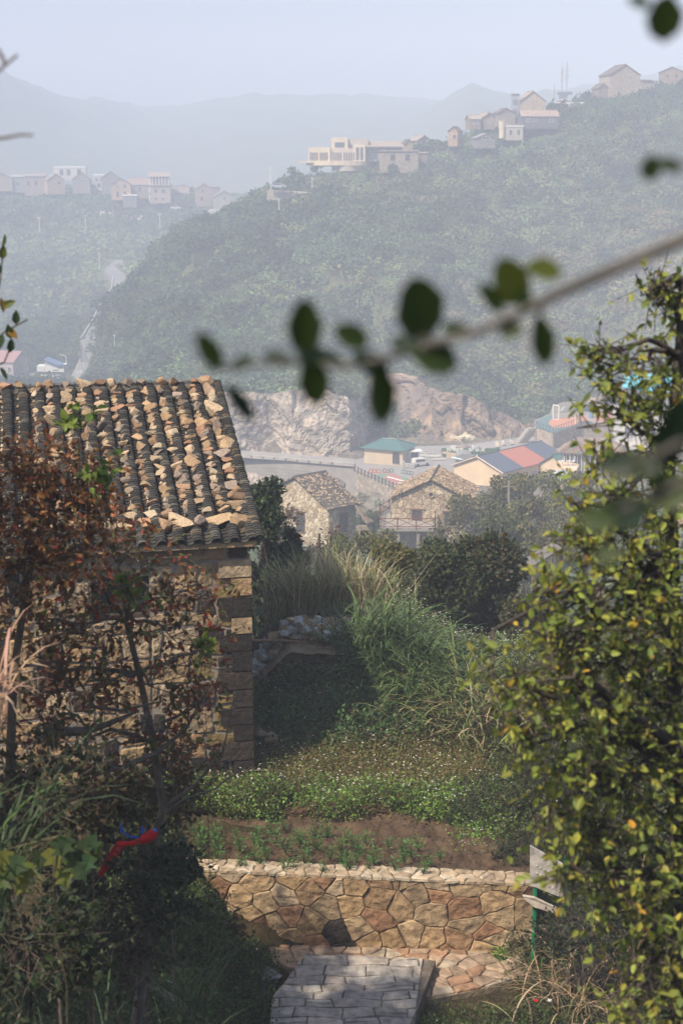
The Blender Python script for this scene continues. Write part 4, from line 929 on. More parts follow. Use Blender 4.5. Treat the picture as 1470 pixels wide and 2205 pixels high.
for k, (x, y) in enumerate(sp):
    o = base_s[k] if k < 5 else base_s[k % 5].copy()
    if k >= 5: C.objects.link(o)
    p = PZ(x, y + 14, -10.0); o.location = p; o.rotation_euler = (0, 0, random.uniform(0, 6)); s_ = random.uniform(0.85, 1.5); o.scale = (s_, s_, s_)
    row = 'back' if y < 1803 else ('second' if y < 1826 else ('third' if y < 1847 else 'front'))
    # its place in the row, counted from the left
    rowm = sorted([q for q in sp if ('back' if q[1] < 1803 else ('second' if q[1] < 1826 else ('third' if q[1] < 1847 else 'front'))) == row])
    tag(o, 'young green plant in the soil bed, %s row, %s from the left' % (row, ORDW[rowm.index((x, y))]), 'seedling', 'seedlings planted in the soil bed')

# weeds as ground cover ------------------------------------------------
def weeds(name, label, xr, yr, n, hgt, cols, flowers=0, fcol=(0.75, 0.75, 0.72), lsz=0.05, per=14, mask=None, tpl=DIAM, stalkcol=(0.10, 0.10, 0.04), spread=0.09, jit=.35):
    x = rng.uniform(*xr, n * 2); y = rng.uniform(*yr, n * 2)
    if mask is not None: k = mask(x, y); x = x[k]; y = y[k]
    x = x[:n]; y = y[:n]; n = len(x); z = H(x, y) - 0.02
    hh = hgt * (0.4 + 1.2 * vnoise(x * 1.6, y * 1.6, 33)) * rng.uniform(0.6, 1.15, n)
    base = np.stack([x, y, z], 1); tip = base + np.stack([rng.normal(size=n) * .18 * hh, rng.normal(size=n) * .18 * hh, hh], 1)
    M_ = MB(); thin(M_, base, tip, 0.003, stalkcol)
    pos = (base[:, None] + (tip - base)[:, None] * rng.uniform(0.15, 1, (n, per, 1)) + rng.normal(size=(n, per, 3)) * spread * np.array([1, 1, .5])).reshape(-1, 3)
    pos[:, 2] = np.maximum(pos[:, 2], H(pos[:, 0], pos[:, 1]))
    cc = np.repeat(pick(cols, n, 0.2), per, 0) * rng.uniform(1 - jit, 1 + jit, (n * per, 1))
    leaves(M_, pos, rng.normal(size=(n * per, 3)) + np.array([0, 0, .3]), lsz * rng.uniform(.6, 1.3, n * per), cc, tpl, 0.8)
    if flowers:
        i = rng.choice(n, min(flowers, n), replace=False); fp = tip[i] + rng.normal(size=(len(i), 3)) * 0.04 + np.array([0, 0, .05])
        for a in (0, 1): leaves(M_, fp, rng.normal(size=(len(i), 3)) * np.array([1, 1, .2]), 0.028, np.tile(fcol, (len(i), 1)), OVAL, 0.3)
    return tag(M_.build(name, MT['leaf'], loc=(float(x.mean()), float(y.mean()), float(z.min()))), label, cat='weeds', kind='stuff')
tanx = lambda px: (px - 735) / FPX / 0.975
def band(px0, px1): return lambda x, y: (x / y > tanx(px0)) & (x / y < tanx(px1))
GW = [(0.17, 0.29, 0.06), (0.13, 0.24, 0.05), (0.21, 0.32, 0.07)]
weeds('green_weeds', 'bright green weeds with white flowers behind the soil bed', (-2.6, 2.2), (22.65, 23.7), 2300, 0.36, GW + [(0.09, 0.12, 0.035), (0.14, 0.12, 0.05)], 230, mask=lambda x, y: (y > 22.55 + 0.35 * np.abs(x + .3) * 0 + 0.25 * np.sin(x * 2.2)) & (x / y < tanx(1010)) & (fbm(x * 1.4, y * 1.4, 91, 3) > 0.38))
weeds('dry_weeds', 'brown dry weeds dotted with small white flowers', (-2.4, 2.6), (23.5, 25.2), 2600, 0.30, [(0.24, 0.19, 0.08), (0.19, 0.21, 0.07), (0.26, 0.18, 0.085), (0.16, 0.23, 0.065)], 260, lsz=0.035, per=14)
weeds('right_weeds', 'green weeds right of the bed', (1.2, 3.4), (20.9, 23.3), 1500, 0.30, GW, 160, mask=lambda x, y: (x > 1.55 + (y - 21) * 0.15) & (x / y < tanx(1120)))
weeds('bank_weeds', 'dark green weeds on the shaded bank', (-1.8, 1.6), (25.1, 27.6), 2400, 0.34, [(0.09, 0.17, 0.06), (0.11, 0.20, 0.07), (0.12, 0.11, 0.06), (0.08, 0.14, 0.06)], 110, lsz=0.075, per=14, mask=lambda x, y: (y < 26.7) | (x > 0.1))
weeds('house_foot_weeds', 'low weeds along the foot of the house', (-5.6, -1.0), (20.9, 24.0), 2600, 0.32, [(0.05, 0.08, 0.03), (0.08, 0.06, 0.03), (0.06, 0.09, 0.03)], 0, lsz=0.055, mask=lambda x, y: (y > 22.75) | (x < -2.45))
weeds('flower_bank', 'pale green weeds full of small white flowers', (1.0, 4.2), (27.0, 30.2), 1500, 0.42, [(0.11, 0.16, 0.05), (0.09, 0.13, 0.045), (0.14, 0.17, 0.06)], 900, lsz=0.05, mask=band(840, 1150), fcol=(0.62, 0.62, 0.56))
weeds('right_ground_weeds', 'mixed green weeds right of the landing', (0.9, 4.4), (16.6, 20.4), 1900, 0.22, [(0.08, 0.14, 0.035), (0.06, 0.10, 0.03), (0.10, 0.08, 0.04)], 25, mask=lambda x, y: (x > 1.05 + (y - 17) * 0.03) & ~((y > 19.0) & (x < 2.45)))
weeds('left_ground_weeds', 'shaded green weeds left of the landing', (-3.6, -0.55), (12.5, 20.6), 3300, 0.16, [(0.06, 0.11, 0.028), (0.045, 0.075, 0.025), (0.06, 0.05, 0.028), (0.08, 0.12, 0.03)], 10, mask=lambda x, y: (x < -0.95 + (20 - y) * 0.02) | (y < 0))
weeds('undergrowth', 'thick undergrowth right of the landing', (2.4, 5.0), (20.3, 25.6), 2600, 0.5, [(0.05, 0.08, 0.03), (0.07, 0.10, 0.03), (0.08, 0.06, 0.03), (0.10, 0.12, 0.035)], 30, lsz=0.06)
UG = [(0.06, 0.10, 0.035), (0.09, 0.13, 0.04), (0.11, 0.09, 0.045), (0.12, 0.14, 0.05)]
weeds('slope_growth', 'rough growth on the slope right of the garden', (4.6, 15.0), (15.0, 36.0), 7000, 0.55, UG, 120, lsz=0.10, per=14, spread=.16)
weeds('near_growth', 'rough growth on the slope below the viewpoint', (-5.0, 6.0), (3.0, 14.0), 2600, 0.26, UG, 0, lsz=0.08, per=12, spread=.14)
weeds('left_growth', 'rough growth on the slope left of the view', (-14.0, -5.4), (5.0, 30.0), 4000, 0.5, UG, 0, lsz=0.10, per=12, spread=.16, mask=lambda x, y: ~((y > 21) & (x > -10.5)))
# short turf tufts
def turf(label, xr, yr, n, L, cols, mask=None, wd_=0.008):
    x = rng.uniform(*xr, n); y = rng.uniform(*yr, n)
    if mask is not None: k = mask(x, y); x = x[k]; y = y[k]
    pos = np.stack([x, y, H(x, y) - 0.01], 1); n = len(x); M_ = MB()
    blades(M_, pos, rng.uniform(0, 6.28, n), L * rng.uniform(.5, 1.2, n), wd_, rng.uniform(0, .6, n), rng.uniform(.6, 1.8, n), pick(cols, n, .3), 3)
    tag(M_.build('grass', MT['grass'], loc=(float(x.mean()), float(y.mean()), float(pos[:, 2].min()))), label, cat='grass', kind='stuff')
turf('short shaded grass at the lower left', (-3.6, -0.6), (12.0, 20.6), 14000, 0.14, [(0.06, 0.11, 0.03), (0.08, 0.13, 0.03), (0.09, 0.08, 0.04)], lambda x, y: x < -0.85)
turf('short grass right of the landing', (1.0, 4.6), (16.4, 20.6), 9000, 0.16, [(0.08, 0.14, 0.035), (0.12, 0.10, 0.05), (0.06, 0.10, 0.03)], lambda x, y: ~((y > 19.2) & (x < 2.4)))

# heap of dry vines behind the bed
M_ = MB()
for k in range(230):
    c = P(random.uniform(640, 830), 1778, 22.75); c.z = hz(c.x, c.y) + random.uniform(0.0, 0.16); a = random.uniform(0, 6.28); l_ = random.uniform(.08, .3)
    M_.tube(curve(c, c + Vector((math.cos(a) * l_, math.sin(a) * l_ * .4, random.uniform(-.06, .08))), 5, .35, .2), 0.006, 4, pick(BROWN, 1)[0], cap=False)
tag(M_.build('vine_heap', MT['bark'], loc=P(735, 1785, 22.75)), 'heap of dry brown vines at the back edge of the soil bed', 'vine heap')

# grass in the joints of the paving
for k, (x, y, n, lb) in enumerate([(740, 1990 + 38, 60, 'small grass tuft in the joint at the wall foot left of the landing'), (800, 2030, 90, 'grass tuft at the wall foot behind the middle of the landing'), (1078, 2062, 150, 'leafy green weed tuft at the wall foot near the sign post')]):
    c = PZ(x, y, ZP); M_ = MB(); a = rng.uniform(0, 6.28, n); r = rng.uniform(0, 0.14, n); M_.tube([c, c + Vector((0, 0, .04))], [.14, .05], 8, (0.05, 0.08, 0.03))
    leaves(M_, np.stack([c.x + np.cos(a) * r * 1.3, c.y + np.sin(a) * r, c.z + rng.uniform(0.0, .13, n)], 1), rng.normal(size=(n, 3)) + np.array([0, 0, .8]), 0.05, pick(GW, n), DIAM if k == 2 else SLIM)
    tag(M_.build('weed_tuft', MT['leaf'], loc=c), lb, 'weed', 'weed tufts at the foot of the wall')

# ------------------------------------------------------------------ shrubs, reeds and silver grass beyond the bed
for (x, y, d, r, dn, cols, ls, lb, tp) in [
        (1050, 1740, 22.6, (.62, .5, .62), 1.5, G_DARK + [(0.07, 0.085, 0.03)], 0.05, 'dark small-leaved bush behind the right end of the bed', DIAM),
        (1120, 1840, 21.4, (.35, .4, .35), .9, G_DARK, 0.05, 'low dark bush between the bed and the sign board', DIAM),
        (1170, 1690, 24.0, (.6, .5, .4), 1.0, [(0.07, 0.09, 0.03), (0.10, 0.09, 0.045)], 0.05, 'grey-green bush behind the sign board, half hidden by yellow leaves', DIAM),
        (1250, 1990, 19.0, (.5, .5, .4), 1.0, G_DARK, 0.06, 'dark bush in the shade right of the green posts', DIAM),
        (650, 1460, 26.6, (.55, .5, .3), .9, G_DARK, 0.06, 'dark green bush on the shaded bank right of the house corner', DIAM),
        (770, 1570, 25.7, (.4, .4, .25), .6, [(0.10, 0.055, 0.03), (0.14, 0.08, 0.04), (0.06, 0.05, 0.03)], 0.045, 'brown withered bush at the foot of the shaded bank', DIAM)]:
    c = P(x, y, d); b_ = gnd(c.x, c.y)
    woody('bush', lb, 'bush', b_, [b_, c - Vector((0, 0, r[2] * .5)), c], [(c, r, dn), (c + Vector((r[0] * .7, 0, -r[2] * .35)), (r[0] * .6, r[1] * .6, r[2] * .6), dn * .5), (c + Vector((-r[0] * .7, 0, -r[2] * .35)), (r[0] * .6, r[1] * .6, r[2] * .6), dn * .5)], ls, cols, per=150, lpt=9, tpl=tp, trunkr=0.02, twigr=0.004, twiglen=0.22)
for (x, d, n, L, sp_, cols, azr, lb) in [
        (810, 27.2, 420, 1.35, (.4, .3), [(0.07, 0.12, 0.045), (0.09, 0.15, 0.05), (0.06, 0.09, 0.035)], None, 'dark green reed clump on the bank right of the stone pile'),
        (890, 26.6, 460, 1.45, (.4, .3), [(0.08, 0.13, 0.045), (0.10, 0.17, 0.05), (0.06, 0.10, 0.04)], None, 'tall green reed clump arching over the middle of the bank'),
        (965, 25.9, 460, 1.35, (.35, .3), [(0.11, 0.16, 0.05), (0.09, 0.14, 0.05), (0.20, 0.21, 0.08)], None, 'light green reed clump spilling down right of the dark ones'),
        (1040, 25.2, 520, 1.25, (.35, .3), [(0.18, 0.20, 0.08), (0.26, 0.24, 0.11), (0.34, 0.27, 0.16), (0.12, 0.16, 0.06)], None, 'yellow-green reed clump with straw-coloured skirts above the dark bush'),
        (1115, 25.2, 360, 1.0, (.4, .3), STRAW + [(0.12, 0.14, 0.05)], None, 'half-withered reed clump touching the yellow leaves on the right')]:
    c = P(x, 1500, d); b_ = gnd(c.x, c.y)
    grass_clump('reed_clump', lb, 'reeds', b_, n, sp_, L, 0.030, cols, (0.0, 0.9), (1.3, 2.8), azr, 'arching reed clumps on the bank', seg=7)
for (x, d, n, L, lb) in [(640, 30.2, 420, 1.35, 'tuft of straw-coloured silver grass right above the stone pile'), (715, 30.6, 460, 1.6, 'tallest tuft of silver grass with reddish tips behind the stone pile'), (790, 30.4, 330, 1.25, 'low silver grass tuft left of the dark evergreen')]:
    c = P(x, 1400, d); b_ = gnd(c.x, c.y)
    grass_clump('silver_grass', lb, 'grass', b_, n, (.38, .25), L, 0.018, [(0.27, 0.28, 0.13), (0.44, 0.36, 0.22), (0.20, 0.23, 0.10), (0.52, 0.42, 0.30), (0.16, 0.20, 0.08)], (0.0, 0.6), (0.4, 1.9), None, 'silver grass tufts behind the stone pile', seg=6)
for (x, y, n, lb) in [(1290, 2110, 190, 'withered straw grass clump drooping right of the green posts'), (1235, 2190, 130, 'withered grass clump at the bottom edge right of the landing'), (1390, 2040, 140, 'withered reed clump under the yellowing tree')]:
    b_ = hit(x, y, 14, 24)
    grass_clump('withered_grass', lb, 'grass', b_, n, (.3, .25), 1.25, 0.020, STRAW + [(0.10, 0.10, 0.05)], (0.0, 0.9), (1.5, 2.9), None, 'withered grass clumps on the right', seg=7)
# broad tree just outside the left of the view; its shade lies on the landing and the left shrubs
def shade_tree():
    b_ = gnd(-5.9, 11.4); c = Vector((-5.9, 10.7, -0.5)); blb = []
    for k in range(52):
        p, _ = blobpts(c, (1.7, 3.7, 1.6), 1, .2); blb.append((Vector(p[0]), (.75, .75, .6), 1.3))
    woody('broadleaf_tree', 'broad dark-leaved tree standing just left of the view', 'tree', b_, [b_, b_ + Vector((.1, .1, 2.5)), c - Vector((0, 0, 1.2)), c], blb, 0.13, G_DARK, per=85, lpt=9, trunkr=0.16, twigr=0.005)
shade_tree()
b_ = hit(322, 2145, 12, 20); e_ = hit(430, 2215, 12, 20); M_ = MB(); M_.tube([b_ + Vector((0, 0, .12)), (b_ + e_) / 2 + Vector((0, 0, .1)), e_ + Vector((0, 0, .04))], [.05, .075, .08], 9, (.13, .115, .09)); M_.tube([b_ + Vector((0, 0, .12)), b_ + Vector((-.05, 0, .24))], [.035, .01], 6, (.13, .115, .09)); tag(M_.build('fallen_log', MT['bark'], loc=b_), 'mossy grey log lying in the shaded grass at the lower left', 'log')
# red and white flower under the right tree
for (x, y, c, lb) in [(1153, 2155, (0.6, 0.02, 0.01), 'single small red flower among the weeds right of the landing'), (1182, 2155, (0.7, 0.7, 0.68), 'single small white flower right of the red one')]:
    p = P(x, y, 17.6); b_ = gnd(p.x, p.y); b_.z = min(b_.z, p.z - .05); M_ = MB(); thin(M_, [tuple(b_)], [tuple(p)], .004, (.06, .1, .03))
    leaves(M_, np.tile(np.array(p), (7, 1)), np.stack([np.cos(np.arange(7) * .9), np.sin(np.arange(7) * .9) - .4, np.full(7, .3)], 1), 0.035, np.tile(c, (7, 1)), OVAL, .2)
    tag(M_.build('flower', MT['leaf'], loc=b_), lb, 'flower')

# ------------------------------------------------------------------ pile of stones beyond the bank
M_ = MB(); pp = [P(528, 1392, 27.6), P(760, 1388, 27.6), P(770, 1330, 28.9), P(528, 1335, 28.9)]
gx, gy = np.meshgrid(np.linspace(pp[0].x, pp[1].x, 40), np.linspace(27.1, 29.0, 26)); M_.add(np.stack([gx.ravel(), gy.ravel(), H(gx.ravel(), gy.ravel()) + 0.03 + 0.03 * rng.random(gx.size)], 1), np.array([(j * 40 + i, j * 40 + i + 1, j * 40 + i + 41, j * 40 + i + 40) for j in range(25) for i in range(39)]), (0.30, 0.24, 0.17))
tag(M_.build('sandy_ground', MT['soil']), kind='structure')
pc = [P(532, 1383, 27.4), P(660, 1386, 27.4)]; M_ = MB(); M_.tube([pc[0] + Vector((0, 0, .03)), (pc[0] + pc[1]) / 2 + Vector((0, 0, .05)), pc[1] + Vector((0, 0, .03))], [.03, .028, .02], 7, (0.26, 0.17, 0.10)); tag(M_.build('wooden_pole', MT['bark'], loc=pc[0]), 'brown wooden pole lying along the front of the stone pile', 'pole')
bp_, br_ = [], []
k = 0; seg = ['far left', 'left', 'left-centre', 'centre', 'right-centre', 'right', 'far right']
cntl = {}
for i in range(130):
    px_ = random.uniform(540, 745); lay = random.choice((0, 0, 0, 1, 1, 2)); frac = (px_ - 540) / 205
    is_block = (frac < 0.24) or (0.33 < frac < 0.52 and random.random() < .6) or (frac > .55 and random.random() < .45)
    y_ = 27.55 + random.uniform(0, .55) + lay * 0.0; c = P(px_, 1370, y_); g0 = hz(c.x, c.y) + 0.05
    hgt = 0.30 * math.sin(math.pi * min(1, max(0.12, frac * 0.8 + .15)))
    zz = g0 + lay / 2 * hgt + 0.09; sct = seg[min(6, int(frac * 7))]; ly = ('bottom', 'middle', 'top')[lay]
    kind = 'block' if is_block else 'rock'; key = (kind, sct, ly); cntl[key] = cntl.get(key, 0) + 1
    if cntl[key] > 4: continue
    M_ = MB()
    if is_block:
        s3 = (random.uniform(.12, .2), random.uniform(.1, .15), random.uniform(.07, .11)); g_ = random.uniform(.8, 1.3)
        V0 = MB().box((0, 0, 0), s3, 0).V[0] + rng.normal(size=(8, 3)) * 0.006
        Rm = np.array((Matrix.Rotation(random.uniform(0, 6), 3, 'Z') @ Matrix.Rotation(random.uniform(-.5, .5), 3, 'X') @ Matrix.Rotation(random.uniform(-.4, .4), 3, 'Y')))
        M_.add(V0 @ Rm.T + np.array((c.x, c.y, zz)), [(0, 2, 3, 1), (4, 5, 7, 6), (0, 1, 5, 4), (1, 3, 7, 5), (3, 2, 6, 7), (2, 0, 4, 6)], (0.42 * g_, 0.44 * g_, 0.43 * g_))
        nm, cat_, lb = 'cut_block', 'block', 'grey cut block, %s part of the stone pile, %s layer, %s from left'
    else:
        s_ = random.uniform(.11, .2); rock(M_, (c.x, c.y, zz), (s_ * 1.2, s_, s_ * .85), random.choice(stone_cols[:8]), sub=2, cuts=9); nm, cat_, lb = 'pile_stone', 'stone', 'tan stone, %s part of the stone pile, %s layer, %s from left'
    br_.append((M_.build(nm, MT['rock'], loc=(c.x, c.y, zz)), key, px_, cat_, lb))
for o, key, px_, cat_, lb in br_:
    peers = sorted([q[2] for q in br_ if q[1] == key]); tag(o, lb % (key[1], key[2], ORDW[peers.index(px_)]), cat_, 'stones heaped behind the bank')
for (x, y, d, s, lb) in [(552, 1578, 25.2, .22, 'squared tan stone at the foot of the house corner'), (580, 1592, 25.1, .18, 'pale stone right of the squared one below the shaded bank'), (665, 1588, 25.2, .17, 'tan stone half buried in weeds below the shaded bank'), (690, 1400, 27.5, .2, 'dark red-brown stone on the edge of the bank below the pile')]:
    c = P(x, y, d); M_ = MB(); rock(M_, c, (s * 1.3, s, s * .8), (0.24, 0.18, 0.12) if y > 1500 else (0.14, 0.07, 0.05), sub=2, cuts=9); tag(M_.build('loose_stone', MT['rock'], loc=c), lb, 'stone', 'loose stones on the bank')
# ================================================================== trees beyond the near bank and in the valley
def crown_tree(name, label, base, h, w, cols, n=900, lsz=0.3, lumps=14, trunkc=(0.09, 0.075, 0.06), group=None, shape=0.5, clear=0.3, trunkr=None, dens_shell=0.2, tpl=DIAM, cat='tree', jit=.3, bare=0.0):
    t = thing(name, label, cat, base, group); b_ = np.array(tuple(base), float)
    W = MB(); Lf = MB(); tr_ = trunkr or h * 0.02
    cz = h * (clear + (1 - clear) / 2); rz_ = h * (1 - clear) / 2
    top = curve(base - Vector((0, 0, .3)), base + Vector((rng.normal() * .05 * w, rng.normal() * .05 * w, h * .8)), 7, .08); W.tube(top, list(np.linspace(tr_, tr_ * .25, 7)), 6, trunkc)
    cs, _ = blobpts((0, 0, 0), (w / 2 * .75, w / 2 * .75, rz_ * .8), lumps, .3); cs = cs + b_ + np.array([0, 0, cz])
    rad = rng.uniform(.22, .42, lumps) * w * shape * 1.1
    for c, r in zip(cs, rad):
        l_ = curve(top[rng.integers(2, 6)], c, 5, .12); W.tube(l_, list(np.linspace(tr_ * .4, tr_ * .08, 5)), 4, trunkc, cap=False)
        if bare:
            e, d_ = blobpts(c, (r,) * 3, int(14 * bare), .6); thin(W, np.tile(c, (len(e), 1)), e, tr_ * .12, trunkc)
    per = n // lumps
    for c, r in zip(cs, rad):
        p, d_ = blobpts(c, (r, r, r * .8), per, dens_shell)
        k = rng.uniform(.75, 1.25); leaves(Lf, p, d_ * .3 + rng.normal(size=p.shape), lsz * rng.uniform(.6, 1.3, per), np.clip(pick(cols, per, jit) * k, 0, .8), tpl, .55, up=d_ + np.array([0, 0, .4]))
    W.build('trunk', MT['bark'], t, smooth=True); Lf.build('crown', MT['leaf_far' if base.y > 70 else 'leaf'], t); return t
def G2(px, d): x = P(px, 1100, d).x; return Vector((x, d, hz(x, d)))
OLIVE = [(0.09, 0.10, 0.03), (0.12, 0.12, 0.04), (0.07, 0.085, 0.03), (0.15, 0.13, 0.045)]
HAZEG = [(0.10, 0.115, 0.05), (0.13, 0.13, 0.06), (0.08, 0.10, 0.045), (0.15, 0.125, 0.07)]
def top_at(px, py, d): return P(px, py, d).z
def tree_px(label, px, top, d, w, cols, n, lsz, **k):     # a tree whose top shows at (px, top)
    b_ = G2(px, d); h = (top_at(px, top, d) - b_.z) * 1.1
    return crown_tree(k.pop('name', 'broadleaf_tree'), label, b_, h, w, cols, n, lsz, **k)
tree_px('dense dark green tree standing right behind the house corner', 575, 1040, 37, 1.55, G_DARK + [(0.05, 0.085, 0.035)], 9500, .13, clear=.0, lumps=34, shape=.6)
tree_px('dark green lower tree filling the gap between the house and the silver grass', 620, 1120, 38, 1.3, G_DARK, 4200, .12, clear=.02, lumps=18)
tree_px('large dark evergreen with glossy leaves, left half of the central thicket', 940, 1175, 33.0, 2.0, [(0.035, 0.055, 0.022), (0.05, 0.07, 0.028), (0.075, 0.085, 0.03)], 9000, .12, clear=.0, lumps=34)
tree_px('large dark evergreen, right half of the central thicket', 1050, 1160, 34.0, 2.1, [(0.03, 0.05, 0.022), (0.045, 0.06, 0.025), (0.08, 0.07, 0.03)], 9000, .12, clear=.0, lumps=34)
tree_px('olive shrub-like tree left of the central evergreens', 850, 1160, 36.0, 1.6, OLIVE, 6000, .11, clear=.02, lumps=22)
tree_px('yellowish bushy tree peeping over the central evergreens', 1050, 1155, 42.0, 1.3, [(0.17, 0.16, 0.03), (0.13, 0.14, 0.03), (0.09, 0.10, 0.03)], 3800, .12, clear=.05, lumps=16)
tree_px('grey-green bush right of the central evergreens', 1150, 1290, 32.0, 1.4, [(0.06, 0.07, 0.035), (0.09, 0.08, 0.04), (0.05, 0.065, 0.03)], 5200, .10, clear=.0, lumps=20)
for (lb, px, top, d, w, cols, n, l, kw) in [
        ('brown leafless-looking tree before the pale gabled stone house', 680, 1105, 62, 3.4, [(0.12, 0.08, 0.055), (0.10, 0.085, 0.05), (0.15, 0.09, 0.07)], 1200, .16, dict(bare=1, dens_shell=.0)),
        ('rusty bush under the left wall of the pale gabled house', 620, 1100, 70, 3.2, [(0.12, 0.07, 0.05), (0.10, 0.09, 0.045)], 1500, .17, dict(bare=1)),
        ('green-yellow tree below the lean-to roof', 790, 1125, 66, 3.2, OLIVE, 3200, .17, {}),
        ('mid-green tree between the two stone houses', 730, 1150, 58, 2.8, [(0.06, 0.08, 0.03), (0.09, 0.10, 0.035)], 3000, .15, {}),
        ('small tree with pale bare twigs below the wooden deck', 835, 1150, 74, 3.0, HAZEG, 2200, .18, dict(bare=1.5)),
        ('bright olive tree below the middle of the wooden deck', 880, 1165, 60, 3.0, [(0.13, 0.14, 0.04), (0.10, 0.12, 0.035)], 3200, .15, {}),
        ('thin grey tree in front of the right part of the deck', 960, 1130, 88, 4.0, HAZEG, 2200, .2, dict(bare=1.5, dens_shell=0.0)),
        ('airy tree covering the right corner of the right stone house', 1030, 1050, 120, 6.2, HAZEG, 2600, .3, dict(bare=1.2)),
        ('rounded olive tree in front of the long cream building', 1100, 1025, 130, 6.0, OLIVE, 3000, .32, {}),
        ('tall hazy olive tree below the red roof section', 1150, 1010, 140, 6.5, HAZEG, 3000, .34, {}),
        ('broad pale green tree below the glazed pavilion', 1215, 1020, 125, 7.0, OLIVE, 3200, .32, {}),
        ('hazy tree on the slope right of the utility pole', 1140, 1075, 105, 5.0, HAZEG, 2600, .26, dict(bare=1)),
        ('crooked-trunked tree beside the roofed stairway', 1160, 1130, 84, 4.4, HAZEG, 2200, .2, dict(bare=1.6, clear=.4, dens_shell=.1)),
        ('dark tree behind the crooked-trunked one', 1090, 1110, 96, 4.6, [(0.06, 0.08, 0.035), (0.08, 0.09, 0.04)], 2600, .24, {}),
        ('slope tree with grey-brown crown below the right stone house', 1000, 1130, 100, 4.6, [(0.10, 0.085, 0.055), (0.08, 0.09, 0.045)], 2600, .24, dict(bare=1)),
        ('hazy tree seen through the yellow leaves at mid height', 1260, 1090, 100, 5.5, HAZEG, 2600, .25, dict(bare=.6)),
        ('tree on the slope at the right edge under the tan rock', 1400, 1130, 110, 6.0, HAZEG, 2600, .28, {}),
        ('brownish tree half hidden by the yellowing tree', 1300, 1060, 135, 7.0, [(0.12, 0.10, 0.06), (0.10, 0.11, 0.05)], 2600, .34, {}),
        ('low green tree at the foot of the plaza wall', 800, 1110, 150, 4.0, [(0.06, 0.085, 0.04)], 1600, .3, {}),
        ('pale small tree left of the stairway roof', 1070, 1185, 72, 3.0, [(0.10, 0.11, 0.04)], 2400, .18, {})]:
    tree_px(lb, px, top, d, w, cols, n, l, **kw)
# scrub of the slope between
def scrub(name, label, n, dr, ar, rad, cols, per, lsz, mask=None, kcol=.3, flat=.75):
    d = np.sqrt(rng.uniform(dr[0] ** 2, dr[1] ** 2, n)); a = rng.uniform(ar[0], ar[1], n); x = a * d; y = d
    if mask is not None: k = mask(x, y); x = x[k]; y = y[k]
    n = len(x); z = H(x, y); r = rng.uniform(rad[0], rad[1], n)
    patch = fbm(x * 0.014, y * 0.014, 77, 3); cols = np.array(cols, float)
    ci = np.clip(((patch - 0.25) * 2.0 + rng.normal(size=n) * .16) * len(cols), 0, len(cols) - 1).astype(int)
    cc = cols[ci] * rng.uniform(1 - kcol, 1 + kcol, (n, 1)) * (0.6 + 0.8 * fbm(x * .035, y * .035, 5, 3))[:, None]
    dv = unit(rng.normal(size=(n, per, 3))); dv[:, :, 2] = np.abs(dv[:, :, 2]) * 1.0 - 0.15
    # lumpy dome: radius changes with direction
    q = 0.72 + 0.28 * np.sin(dv[:, :, 0:1] * 5 + rng.uniform(0, 6, (n, 1, 1))) * np.sin(dv[:, :, 1:2] * 5 + rng.uniform(0, 6, (n, 1, 1)))
    pos = np.stack([x, y, z], 1)[:, None] + dv * q * r[:, None, None] * np.array([1, 1, flat])
    M_ = MB(); leaves(M_, pos.reshape(-1, 3), rng.normal(size=dv.shape).reshape(-1, 3), lsz * (r / rad[1])[:, None].repeat(per, 1).ravel() ** .5 * rng.uniform(.6, 1.3, n * per), np.repeat(cc, per, 0) * rng.uniform(.85, 1.15, (n * per, 1)), (DIAM[0] * np.array([1, 1.7, 1]), DIAM[1]), .30, up=(dv + np.array([0, 0, .25])).reshape(-1, 3))
    return tag(M_.build(name, MT['leaf_far'], loc=(0, float(y.mean()), float(z.min()))), label, kind='stuff')
HILLC = [(0.070, 0.125, 0.06), (0.11, 0.175, 0.075), (0.065, 0.105, 0.055), (0.15, 0.20, 0.08), (0.18, 0.19, 0.09), (0.22, 0.185, 0.105)]
notplaza = lambda x, y: ~((y > 205) & (y < 292) & (x / y > tanx(505)))
scrub('valley_scrub', 'scrub covering the valley slope', 4400, (33, 250), (-.36, .42), (.5, 1.6), HILLC, 60, .42, mask=lambda x, y: ~((y > 118) & (y < 175) & (x > -12) & (x < 9)) & ~((y > 190) & (H(x, y, False) > -50) & (x / y > tanx(470))))
# the road that runs down the left valley, and the clearings
ROAD = [(170, 830), (185, 790), (205, 740), (228, 700), (245, 660), (262, 632), (262, 612), (240, 600), (262, 588), (250, 578)]
roadp = []
for (x, y), d in zip(ROAD, [398, 425, 452, 490, 530, 560, 580, 598, 610, 620]): roadp.append(hit(x, y, d - 25, 680))
def roadmask(x, y):
    k = np.ones(len(x), bool)
    for a, b in zip(roadp[:-1], roadp[1:]):
        ab = np.array([b.x - a.x, b.y - a.y]); t = np.clip(((x - a.x) * ab[0] + (y - a.y) * ab[1]) / (ab @ ab), 0, 1)
        k &= np.hypot(x - a.x - t * ab[0], y - a.y - t * ab[1]) > 5.5
    return k
SITES = []                              # filled by the houses; keep scrub off them
def sitemask(x, y):
    k = roadmask(x, y) & ~((y < 284) & (x / y > tanx(505)) & (H(x, y, False) < -46))
    for (sx, sy, sr) in SITES: k &= np.hypot(x - sx, y - sy) > sr
    return k

